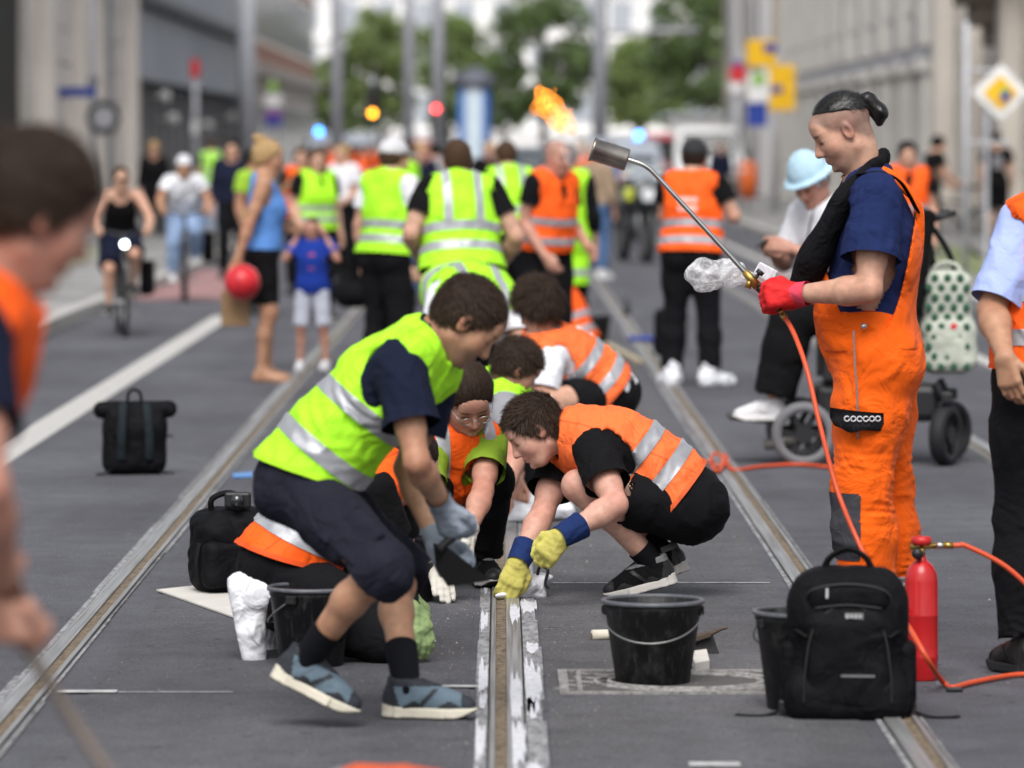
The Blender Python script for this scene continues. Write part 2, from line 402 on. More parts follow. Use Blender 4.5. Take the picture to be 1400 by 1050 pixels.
def body_groups(J, bulk=1.0, fem=False, belly=0.0):
    b = bulk; pel, che, nek = J['pel'], J['chest'], J['neck']
    rp, fp, up = frame(che-pel, J['hipR']-J['hipL']); rs, fs, us = frame(nek-che, J['shR']-J['shL'])
    sw = np.linalg.norm(J['shR']-J['shL'])/.36
    G_ = {}
    ab = lerp(pel, che, .5)-fp*J.get('hunch', 0.0)
    tor = [ell(pel+up*.02, (.165*b, .112*b, .125), (rp, fp, up)),
           cap(pel+up*.02, ab, .148*b, .138*b, fp, .74), cap(ab, che, .138*b, .152*b, lerp(fp, fs, .5), .74),
           ell(che+us*.03, (.165*b*sw, .118*b, .19), (rs, fs, us)),
           cap(lerp(J['shL'], nek, .25)-us*.035, lerp(J['shR'], nek, .25)-us*.035, .062*b),
           cap(nek-us*.01, lerp(nek, J['shL'], .8)+us*.005, .055, .045), cap(nek-us*.01, lerp(nek, J['shR'], .8)+us*.005, .055, .045)]
    for s in 'LR':
        tor.append(ell(J['hip'+s]-fp*.045-up*.01, (.088*b, .085*b, .1), (rp, fp, up)))
    if fem: tor += [ell(che+fs*.085+rs*x-us*.01, (.058, .055, .06), (rs, fs, us)) for x in (-.07, .07)]
    if belly: tor.append(ell(lerp(pel, che, .38)+fp*.05, (.15*b, .10+belly, .15), (rp, fp, up)))
    G_['torso'] = tor
    for s in 'LR':
        sh, el, wr = J['sh'+s], J['el'+s], J['wr'+s]; d = el-sh; f = wr-el
        G_['uarm'+s] = [cap(sh, lerp(sh, el, .25), .060*b, .056*b), cap(lerp(sh, el, .2), lerp(sh, el, .65), .053*b, .049*b), cap(lerp(sh, el, .6), el, .047*b, .041*b)]
        G_['farm'+s] = [cap(el, lerp(el, wr, .3), .041*b, .046*b), cap(lerp(el, wr, .25), wr, .046*b, .029)]
        hp, kn, an, toe = J['hip'+s], J['kn'+s], J['an'+s], J['toe'+s]
        kf = nrm(np.cross(rp, nrm(kn-an)))
        bk = -nrm(kf)*.016
        if bk@fp > 0 and abs((kn-an)[2]) > .1: bk = -bk
        G_['thigh'+s] = [cap(hp, lerp(hp, kn, .45), .094*b, .084*b), cap(lerp(hp, kn, .4), kn, .084*b, .058)]
        G_['shank'+s] = [cap(kn, lerp(kn, an, .15), .057, .052), cap(lerp(kn, an, .1)+bk*.7, lerp(kn, an, .38)+bk, .05*b, .057*b), cap(lerp(kn, an, .35)+bk, an, .054*b, .036)]
        td = nrm(toe-an); fd = nrm(toe-an); un = nrm(J.get('fu'+s, A(0, 0, 1)))
        fl = toe-an; fl = fl-un*(fl@un); fd = nrm(fl); heel = an-un*.045-fd*.03; ball = an-un*.055+fd*.13; tip = an-un*.062+fd*.185
        G_['foot'+s] = [cap(an, heel, .036, .034), cap(heel, ball, .034, .034), cap(an, ball, .034, .03), cap(ball, tip, .036, .024, un, .75)]
    hc, hf, hu = J['head'], nrm(J['hf']), nrm(J['hu']); hf = nrm(hf-hu*(hf@hu)); hr = np.cross(hf, hu)
    J['_h'] = (hc, hr, hf, hu)
    def L(x, y, z): return hc+(hr*x+hf*y+hu*z)*HS
    J['_hl'] = L; ax = (hr, hf, hu); fem_ = .93 if fem else 1
    skull = [ell(L(0, -.014, .036), (.075, .096, .084), ax), ell(L(0, .03, -.03), (.059*fem_, .062, .085), ax),
             ell(L(0, .048, -.088), (.040*fem_, .036, .026), ax), cap(L(-.042, .0, -.06), L(-.02, .05, -.093), .026, .022), cap(L(.042, .0, -.06), L(.02, .05, -.093), .026, .022),
             ell(L(-.036, .054, -.026), (.025, .024, .028), ax, k=.04), ell(L(.036, .054, -.026), (.025, .024, .028), ax, k=.04),
             cap(L(-.036, .074, .022), L(.036, .074, .022), .0125), ell(L(0, .07, .045), (.05, .024, .035), ax)]
    det = [cap(L(0, .088, .008), L(0, .107, -.030), .0085, .0125), ell(L(-.011, .096, -.036), (.009, .011, .009), ax), ell(L(.011, .096, -.036), (.009, .011, .009), ax),
           ell(L(0, .087, -.058), (.021, .012, .0075), ax), ell(L(0, .086, -.069), (.018, .012, .008), ax), ell(L(0, .081, -.096), (.018, .013, .013), ax)]
    for x in (-.032, .032): det.append(ell(L(x, .074, .0), (.0145, .0125, .0115), ax))
    G_['head'] = [hscale(p) for p in skull]; G_['face'] = [hscale(p) for p in det]
    nb = L(0, -.035, -.045)
    G_['neck'] = [cap(nek-us*.02, nb, .060*(.85 if fem else 1), .053*fem_), cap(L(0, .0, -.06), nek+fs*.02, .044, .05)]
    G_['ears'] = [ell(L(s*.077, -.006, -.008), (.010, .019, .031), (hr*1+hf*.3*s, hf-hr*.3*s, hu)) for s in (-1, 1)]
    G_['earcut'] = [ell(L(s*.086, .002, -.006), (.008, .010, .018), ax) for s in (-1, 1)]
    G_['sock'] = [ell(L(x, .097, .0), (.017, .012, .011), ax) for x in (-.032, .032)]
    for k_ in ('ears', 'earcut', 'sock'): G_[k_] = [hscale(p) for p in G_[k_]]
    return G_
def hand_prims(w, d, n, thumb, curl=.35, sc=1.0, inf=0.0, spread=.06, curls=None, tcurl=.5):
    "w wrist, d towards the fingertips, n the way the palm faces, thumb the thumb's side"
    d = nrm(d); n = nrm(n-d*(n@d)); s = nrm(np.cross(d, n)); s = s if s@thumb > 0 else -s
    pal, fin = [], []
    for i in range(4):
        o = (1.5-i)*.0205*sc; k = w+d*(.088-.004*abs(i-1.2))*sc+s*o
        pal.append(cap(w+d*.012*sc+s*o*.62, k, .0165*sc+inf, .0125*sc+inf))
        Ls = [(.043, .027, .020), (.048, .030, .021), (.045, .028, .020), (.035, .021, .018)][i]; c = curl if curls is None else curls[i]
        p = k; ang = 0; g = []; dd = nrm(d+s*o*spread*20)
        for j, l in enumerate(Ls):
            ang += c*(1.25, 1.5, 1.0)[j]; v = dd*math.cos(ang)+n*math.sin(ang); q = p+v*l*sc
            g.append(cap(p, q, (.0098-.001*j)*sc+inf, (.0092-.001*j)*sc+inf)); p = q
        fin.append(g)
    b0 = w+d*.022*sc+s*.026*sc+n*.008*sc; b1 = b0+(d*.6+s*.62+n*.35*tcurl)*.042*sc; b2 = b1+nrm(d*.9+s*(.35-.7*tcurl)+n*.7*tcurl)*.033*sc; b3 = b2+nrm(d*.9+s*(.1-.8*tcurl)+n*.6*tcurl)*.026*sc
    fin.append([cap(b0, b1, .0165*sc+inf, .0125*sc+inf), cap(b1, b2, .0118*sc+inf, .0105*sc+inf), cap(b2, b3, .0105*sc+inf, .0085*sc+inf)])
    return pal, fin
def join(parts):
    Vs, Fs, o = [], [], 0
    for V, F in parts:
        if not len(V) or not len(F): continue
        Vs.append(V); Fs.append(F+o); o += len(V)
    return np.concatenate(Vs), np.concatenate(Fs)
def skin_cols(V, J, G_, look):
    c = np.ones((len(V), 3)); hc, hr, hf, hu = J['_h']; l = (V-hc)@np.array([hr, hf, hu]).T/HS
    near = np.linalg.norm(V-hc, axis=1) < .2
    def blob(p, r): return np.exp(-(((l-np.array(p))/np.array(r))**2).sum(1))*near
    x = np.abs(l[:, 0]); lm = np.c_[x, l[:, 1:]]
    def sb(p, r): return np.exp(-(((lm-np.array(p))/np.array(r))**2).sum(1))*near
    red = sb((.04, .06, -.03), (.03, .03, .025))*.5+blob((0, .108, -.03), (.016, .02, .016))*.5+sb((.08, -.006, -.005), (.02, .03, .04))*.75
    c *= 1-red[:, None]*np.array([.06, .30, .30])
    lips = blob((0, .095, -.063), (.022, .02, .0075)); c *= 1-lips[:, None]*np.array([.25, .5, .42])
    mouth = blob((0, .1, -.0635), (.019, .03, .0026)); c *= 1-.7*mouth[:, None]
    brow = np.clip(sb((.033, .088, .024), (.019, .03, .0045))*1.6, 0, 1); c *= 1-brow[:, None]*np.array([.72, .76, .78])
    lash = np.clip(sb((.033, .088, -.0025), (.016, .03, .0048))*1.6, 0, 1); c *= 1-lash[:, None]*np.array([.8, .8, .78])
    if look.get('beard'):
        bd = np.clip(sb((.02, .06, -.085), (.055, .06, .03))+blob((0, .1, -.05), (.024, .03, .007)), 0, 1)*look['beard']; bd *= 1-np.clip(lips*1.4, 0, 1)
        c *= 1-bd[:, None]*np.array([.62, .58, .5])
    if look.get('buzz'):
        thr = np.interp(l[:, 1], [-.12, -.06, -.01, .03, .07, .1], [-.085, -.075, -.02, .0, .05, .07]); b = np.clip((l[:, 2]-thr)/.02, 0, 1)*near*look['buzz']
        c *= 1-b[:, None]*np.array([.5, .46, .4])
    c *= (1+.09*wrink(V, 22, 3)[:, None]*np.array([.35, 1, 1]))*(1+.06*wrink(V, 75, 4)[:, None])
    for k in ('knL', 'knR', 'elL', 'elR'): c *= 1-np.exp(-((V-J[k])**2).sum(1)/.0045)[:, None]*np.array([.05, .17, .17])
    return np.clip(c, 0, 1.4)
HAIRLINE = ([-.13, -.065, -.015, .012, .03, .075, .1], [-.085, -.078, -.03, -.015, .01, .058, .07])
def figure(label, J, look):
    t0 = time.time()
    h = look.get('vox', .008); fine = look.get('fine', True); base = A((J['anL'][0]+J['anR'][0])/2, (J['anL'][1]+J['anR'][1])/2, 0)
    base = look.get('base', base)
    root = empty('person', base, 0, label, 'person', look.get('group'))
    b = look.get('bulk', 1.0); fem = look.get('fem', False)
    G_ = body_groups(J, b, fem, look.get('belly', 0))
    rp, fp, up = frame(J['chest']-J['pel'], J['hipR']-J['hipL']); rs, fs, us = frame(J['neck']-J['chest'], J['shR']-J['shL'])
    L = J['_hl']
    skin = skinmat('skin_'+look.get('skin', 'light'), SKIN[look.get('skin', 'light')])
    hands = {}
    for s in 'LR':
        hd = J.get('hd'+s, J['wr'+s]-J['el'+s]); hn = J.get('hn'+s, -rp if s == 'R' else rp); th = J.get('ht'+s, fp)
        hands[s] = lambda inf=0.0, sc=1.0, s=s, hd=hd, hn=hn, th=th: hand_prims(J['wr'+s], hd, hn, th, look.get('curl'+s, .3), sc, inf, curls=look.get('curls'+s), tcurl=look.get('tcurl'+s, .5))
    def arms(s): return (.02, G_['uarm'+s]+G_['farm'+s])
    limbs = [(.05, G_['torso']+[dict(p, k=.05) for p in G_['neck']])]+[arms(s) for s in 'LR']+[(.025, G_['thigh'+s]+G_['shank'+s]+([] if look.get('shoes') else G_['foot'+s])) for s in 'LR']
    headg = [(.022, G_['head']+[dict(p, k=.008) for p in G_['face']]+[dict(p, k=.03) for p in G_['neck']]), (.006, G_['ears'])]
    hsubs = [(p, .006) for p in G_['earcut']]+[(p, .008) for p in G_['sock']]
    parts = []
    if fine:
        npn = nrm(L(0, 0, 0)-J['neck']); npc = lerp(J['neck'], L(0, -.03, -.06), .35)
        V, Q = sdf_mesh(limbs+[(.022, G_['head'])], h, kg=.03)
        osg = [(J[a+s], J[b_+s]) for s in 'LR' for a, b_ in (('sh', 'el'), ('el', 'wr'), ('hip', 'kn'))]
        cuts = [(npc, npn, .30, (J['neck'], L(0, 0, .05)), osg)]
        for s in 'LR': cuts.append((J['wr'+s], J['wr'+s]-J['el'+s], .05))
        parts.append(cut_mesh(V, Q, cuts))
        hc = J['head']; V, Q = sdf_mesh(headg, look.get('hvox', .0036), subs=hsubs, kg=.008, bbox=(hc-.19, hc+.19), relax=1)
        parts.append(cut_mesh(V, Q, [(npc-npn*.004, -npn, .4)]))
        for s in 'LR':
            pal, fin = hands[s](); gl = look.get('gloves', {}).get(s)
            if gl: continue
            grp = [(.02, [cap(lerp(J['el'+s], J['wr'+s], .82), J['wr'+s], lerp(.046*b, .029, .76), .029)]+pal)]+[(.004, f) for f in fin]
            V, Q = sdf_mesh(grp, .0042, kg=.007); f = nrm(J['wr'+s]-J['el'+s]); parts.append(cut_mesh(V, Q, [(J['wr'+s]-f*.004, -f, .14)]))
    else:
        grp = limbs+[(.022, G_['head']+[dict(p, k=.01) for p in G_['face'][:3]]+G_['neck']), (.01, G_['ears'])]
        for s in 'LR':
            pal, fin = hands[s](); grp.append((.02, pal)); grp += [(.01, [infl(p, .002) for p in f]) for f in fin]
        parts.append(sdf_mesh(grp, h, kg=.02))
    V, F = join(parts)
    mesh_np('body', V, F, skin, root, loc=base, col=skin_cols(V, J, G_, look))
    # --- clothes
    def add(name, V, F, m, par=root):
        return mesh_np(name, V, F, m, par, loc=base)
    hc_ = look.get('cvox', h); wa = look.get('wr', 1.0); seed = look.get('seed', 1)
    cdir = (A(1, 1, .55)+.3*np.random.RandomState(seed).rand(3)).astype(np.float32)
    def wmod(amp, sc, extra=None):
        def f(p, d):
            q = (p-base).astype(np.float32); d = d+amp*wa*wrink(q, sc, seed); cr = 1-np.abs(wrink(q*cdir, sc*1.15, seed+7, 2)); d = d-np.float32(amp*wa*1.3)*np.clip(cr, 0, 1)**5
            if extra is not None: d = extra(p, d)
            return d
        return f
    def jfold(p, d, cen, rad, amp, dirn, wl):
        r = np.linalg.norm(p-cen.astype(np.float32), axis=1); nz = np.nonzero(r < rad*1.9)[0]
        if not len(nz): return d
        q = (p[nz]-base).astype(np.float32); r = r[nz]; w1 = wrink(q, 7, seed+50, 2); w2 = wrink(q, 5, seed+51, 1); s_ = np.sin((q@nrm(dirn).astype(np.float32))*np.float32(6.28/wl)+np.float32(3.2)*w1)
        d[nz] -= amp*wa*np.exp(-(r/rad)**2)*(1-np.abs(s_)*2)*np.clip(.5+w2, 0, 1.5); return d
    if look.get('top'):
        tp = look['top']; slv = tp.get('sleeve', .55); lo = tp.get('loose', .014); g = [infl(p, lo) for p in G_['torso']]
        cuts = []; arm = []
        for s in 'LR':
            sh, el, wr = J['sh'+s], J['el'+s], J['wr'+s]
            if slv <= 0: continue
            if slv <= 1:
                e = lerp(sh, el, min(1, slv+.10)); arm.append((.03, [cap(sh, e, .060*b+lo, .05*b+lo+tp.get('flare', .014))])); c = lerp(sh, el, slv); cuts.append((c, el-sh, .20, (lerp(sh, el, .5), el+(el-sh)*.3), [], .06*b+lo+tp.get('flare', .014)+.03))
            else:
                f = slv-1; c = lerp(el, wr, f); arm.append((.03, [infl(p, lo) for p in G_['uarm'+s]]+[infl(p, lo+.004) for p in G_['farm'+s]])); cuts.append((c, wr-el, .15, (el, wr), []))
        def ex(p, d):
            for s in 'LR':
                d = jfold(p, d, lerp(J['sh'+s], J['el'+s], .45), .16, .004, np.cross(J['el'+s]-J['sh'+s], [.3, 1, .2]), .07)
                d = jfold(p, d, J['sh'+s]*.8+J['chest']*.2, .14, .003, J['el'+s]-J['sh'+s], .06)
            return d
        subs = [(cap(J['neck']-us*.02, L(0, 0, -.03), tp.get('nr', .068), .09), .01)]
        if slv <= 0: subs += [(cap(lerp(J['neck'], J['sh'+s], .72)+us*.05, J['sh'+s]-us*.12+(J['sh'+s]-J['neck'])*.3, .075, .07), .02) for s in 'LR'] + [(ell(J['neck']+fs*.08, (.09, .1, .09), (rs, fs, us)), .02)]
        hem = tp.get('hem', .02); cuts.append((J['pel']+up*hem, -up, .45))
        V, Q = sdf_mesh([(.05, g)]+arm, hc_, subs=subs, kg=.035, mod=wmod(.004, 9, ex), margin=.03, near=True)
        V, F = cut_mesh(V, Q, cuts); add(tp.get('name', 'shirt'), V, F, tp['mat'])
    if look.get('bottom'):
        bt = look['bottom']; lo = bt.get('loose', .016); ln = bt.get('len', 1.9); leg = []; cuts = []
        for s in 'LR':
            hp, kn, an = J['hip'+s], J['kn'+s], J['an'+s]; o = 'R' if s == 'L' else 'L'
            lh = bt.get('hemloose', lo+.012)
            if ln <= 1:
                e = lerp(hp, kn, min(1.0, ln)); x = e+nrm(kn-hp)*.05; n_ = nrm(kn-hp)
                ps = [cap(hp, lerp(hp, kn, .45), .094*b+lo, .084*b+lo), cap(lerp(hp, kn, .4), x, .084*b+lo, .066+lh)]
            else:
                f = ln-1; e = lerp(kn, an, f); x = e+nrm(an-kn)*.05; n_ = nrm(an-kn)
                ps = [cap(hp, lerp(hp, kn, .45), .094*b+lo, .084*b+lo), cap(lerp(hp, kn, .4), kn, .084*b+lo, .062+lo*1.1)]
                if f > .4: ps += [cap(kn, lerp(kn, an, .38), .062+lo*1.1, .06*b+lo*1.2), cap(lerp(kn, an, .35), x, .06*b+lo*1.2, .048+lh)]
                else: ps += [cap(kn, x, .062+lo*1.1, .062+lh)]
            leg.append((.03, [dict(p_, clip=[(e, n_, .11)]) for p_ in ps]))
        wz = bt.get('waist', .10); wcl = [(J['pel']+up*wz, up, .4)]
        def ex(p, d):
            for s in 'LR':
                d = jfold(p, d, J['kn'+s], .15, .006, J['kn'+s]-J['hip'+s], .055); d = jfold(p, d, lerp(J['hip'+s], J['pel'], .2)+fp*.06, .14, .005, (J['kn'+s]-J['hip'+s])+up*.2, .05)
                if ln > 1.7: d = jfold(p, d, J['an'+s], .2, .007, J['kn'+s]-J['an'+s], .06)
            return d
        V, Q = sdf_mesh([(.05, [dict(infl(p, lo), clip=wcl) for p in G_['torso'][:2]+G_['torso'][7:9]+(G_['torso'][-1:] if look.get('belly') else [])])]+leg, hc_, kg=.03, mod=wmod(.0045, 8, ex), margin=.035, near=True)
        F = Q; add(bt.get('name', 'trousers'), V, F, bt['mat'])
        J['_pants'] = (V, F)
    if look.get('vest'):
        vs = look['vest']; lo = vs.get('loose', .030); g = [infl(p, lo) for p in G_['torso']]
        hn_ = nrm(vs.get('hemn', up)); hc0 = J['pel']+up*vs.get('hem', -.02)
        g.append(cap(lerp(J['pel'], J['chest'], .7), hc0-hn_*.05, .15*b+lo, .172*b+lo+vs.get('flare', .0), fp, .78))
        subs = []
        for s in 'LR':
            sh, el = J['sh'+s], J['el'+s]; out = nrm(J['sh'+s]-J['neck']); od = nrm(out*.8+nrm(el-sh)*.6)
            c0 = sh+out*.012-us*.02; subs.append((cap(c0, c0+od*.2, vs.get('arm', .078)*b, .10*b), .012)); subs.append((cap(c0-us*.05, c0-us*.06+od*.2, .066*b, .085*b), .012))
        subs.append((cap(J['neck']-us*.01, L(0, 0, -.05), .072, .1), .012))
        if vs.get('vneck', True): subs.append((cap(J['neck']+fs*.03-us*.01, J['neck']+fs*.16-us*.16, .06, .02), .01))
        def ex(p, d):
            d = jfold(p, d, lerp(J['pel'], J['chest'], .35), .22, .006, us+.5*rs, .10)
            for s in 'LR': d = jfold(p, d, lerp(J['sh'+s], J['pel'], .35), .13, .004, J['sh'+s]-J['pel'], .07)
            return d
        V, Q = sdf_mesh([(.05, g)], hc_, subs=subs, kg=.03, mod=wmod(.0075, 8, ex), margin=.045, near=True)
        V, F = cut_mesh(V, Q, [(hc0, -hn_, .6)]); vo = add('hi_vis_vest', V, F, vs['mat'])
        rm = vs.get('rmat') or MATS['reflective']
        for st in vs.get('stripes', (.07, .20)):
            c = hc0+hn_*st; V2, F2 = slab(V, F, c, vs.get('strn', hn_), vs.get('sw', .026))
            if len(F2): add('reflective_stripe', V2, F2, rm, vo)
        if fine:
            bmat = MATS[vs['mat'].name+'_seam'] if vs['mat'].name+'_seam' in MATS else mat(vs['mat'].name+'_seam', SEAMC[vs['mat'].name], .8)
            V2, F2 = slab(V, F, hc0+hn_*.009, hn_, .008, lift=.0022); add('hem_binding', V2, F2, bmat, vo)
            V2, F2 = slab(V, F, J['chest']-fs*.012, fs, .0022, lift=.0015)
            if len(F2): add('side_seam', V2, F2, bmat, vo)
        if vs.get('vert'):
            lim = vs.get('stripes', (.07, .2))[-1]+.02
            for x in (-.095, .095):
                V2, F2 = slab(V, F, J['chest']+rs*x, rs, .024, keep=lambda q: (q-hc0)@hn_ > lim)
                if len(F2): add('shoulder_stripe', V2, F2, rm, vo)
        J['_vest'] = (V, F, vo)
    if look.get('socks'):
        for s in 'LR':
            kn, an = J['kn'+s], J['an'+s]; e = lerp(an, kn, look['socks'][1]); V, Q = sdf_mesh([(.02, [infl(G_['shank'+s][1], .005), cap(lerp(kn, an, .35)+(G_['shank'+s][1]['b']-lerp(kn, an, .38)), an, .054*b+.007, .042), cap(an, an-nrm(kn-an)*.012, .032, .026)])], hc_*.85)
            V, F = cut_mesh(V, Q, [(e, kn-an, .6)]); add('sock', V, F, look['socks'][0])
    if look.get('shoes'):
        for s in 'LR':
            st = look['shoes'].get(s) if s in look['shoes'] else look['shoes']
            if st: place_shoe(st, J['an'+s], J['toe'+s], J.get('fu'+s, A(0, 0, 1)), root, base, s)
    for s, gl in look.get('gloves', {}).items():
        pal, fin = hands[s](inf=.0035, sc=1.06); el, wr = J['el'+s], J['wr'+s]; f = nrm(wr-el)
        cuffl = gl.get('cuff_len', .05); cr = gl.get('cuff_r', .036)
        grp = [(.02, pal+[cap(wr-f*.02, wr+f*.01, .034, .032)])]+[(.004, x) for x in fin]
        V, Q = sdf_mesh(grp, .0045 if fine else h, kg=.008, mod=(lambda p, d: d+.0016*wrink(p.astype(float), 55, 5)) if fine else None)
        go = add('work_glove', V, Q, gl['mat'])
        V, Q = sdf_mesh([(.01, [cap(wr-f*(cuffl+.03), wr+f*.018, cr+gl.get('cflare', .004), cr-.002)])], .005 if fine else h, mod=(lambda p, d: d+.0014*wrink(p.astype(float), 60, 6)))
        V, F = cut_mesh(V, Q, [(wr-f*cuffl, -f, .1), (wr+f*.02, f, .1)]); add('glove_cuff', V, F, gl.get('cuff', gl['mat']), go)
    if look.get('hair'): make_hair(J, look['hair'], root, base, fine, h)
    root['_t'] = 0; del root['_t']
    return root
def make_hair(J, hr_, root, base, fine, h):
    hc, r_, f_, u_ = J['_h']; L = J['_hl']; ax = (r_, f_, u_); v = hr_.get('vol', .012); M = hr_['mat']
    prims = [infl(hscale(ell(L(0, -.014, .036), (.075, .096, .084), ax)), v), infl(hscale(ell(L(0, -.03, .0), (.072, .075, .075), ax)), v*.8)]
    fr = hr_.get('front', 0.0); side = hr_.get('side', 0.0)
    R3 = np.array(ax)
    def mod(p, d):
        l = (p.astype(float)-hc)@R3.T/HS; thr = np.interp(l[:, 1], np.array(HAIRLINE[0])+0, np.array(HAIRLINE[1])-side)
        thr = thr+.022*np.clip(1-np.abs(l[:, 0])/.06, 0, 1)*(l[:, 1] > .06)*hr_.get('recede', 0)-fr*(l[:, 1] > .05)
        thr = thr+.006*wrink(l, 70, 13)
        if hr_.get('undercut'): thr = np.maximum(thr, hr_['undercut']+.42*l[:, 1])
        d = d+hr_.get('amp', .003)*wrink(l*np.array([1.0, .45, 1.0]), 60, 11)
        return np.maximum(d, (thr-l[:, 2])*.7)
    V, Q = sdf_mesh([(.02, prims)], .0045 if fine else max(h*.8, .01), mod=mod, margin=.02)
    ho = mesh_np('hair', V, Q, M, root, loc=base)
    ex = hr_.get('extra')
    if ex:
        g = [(.02, [cap(L(*a), L(*b), ra, rb) for a, b, ra, rb in ex])]
        V2, Q2 = sdf_mesh(g, .005 if fine else max(h*.8, .01), mod=lambda p, d: d+.004*wrink((p.astype(float)-hc), 45, 12), margin=.02)
        mesh_np(hr_.get('ename', 'ponytail'), V2, Q2, M, ho, loc=base)
    if fine and hr_.get('strands', 1500):
        n = int(hr_.get('strands', 1500)*2.2); rng = np.random.RandomState(5); c = V[Q].mean(1); N_ = np.cross(V[Q[:, 1]]-V[Q[:, 0]], V[Q[:, 2]]-V[Q[:, 0]]); N_ /= np.linalg.norm(N_, axis=1)[:, None]+1e-9
        l = (c-hc)@R3.T; keep = ((c-hc-u_*.02)*N_).sum(1) > 0; ids = rng.choice(np.nonzero(keep)[0], n)
        p = c[ids]; nn = N_[ids]; ll = l[ids]
        flow = hr_.get('flow', 'fwd'); fd = (f_*1.0+u_*.25 if flow == 'fwd' else -f_*1.0)[None]+rng.normal(0, .35, (n, 3))
        fd = np.where((ll[:, 2] < .06)[:, None], fd*.35-u_*.9+(-f_*.2 if flow != 'fwd' else f_*.25), fd); fd = fd-nn*(fd*nn).sum(1)[:, None]; fd /= np.linalg.norm(fd, axis=1)[:, None]+1e-9
        ln = hr_.get('slen', .02)*rng.uniform(.5, 1.3, n); lift = hr_.get('lift', .45)*rng.uniform(.2, 1.2, n)
        tip = p+fd*ln[:, None]+nn*(ln*lift)[:, None]; mid = p+fd*(ln*.55)[:, None]+nn*(ln*lift*.8)[:, None]; sd = np.cross(fd, nn)*hr_.get('sw', .0008)
        V0 = None; VV = np.concatenate([p-sd-nn*.002, p+sd-nn*.002, mid+sd*.8, mid-sd*.8, tip]); i = np.arange(n)
        FF = [tuple(x) for x in np.stack([i, i+n, i+2*n, i+3*n], 1)]+[tuple(x) for x in np.stack([i+3*n, i+2*n, i+4*n], 1)]
        mesh_np('hair_strands', VV, FF, hairmat(M.name+'_strand', sc3(HAIRC[M.name], 2.1)) if M.name in HAIRC else M, ho, loc=base)
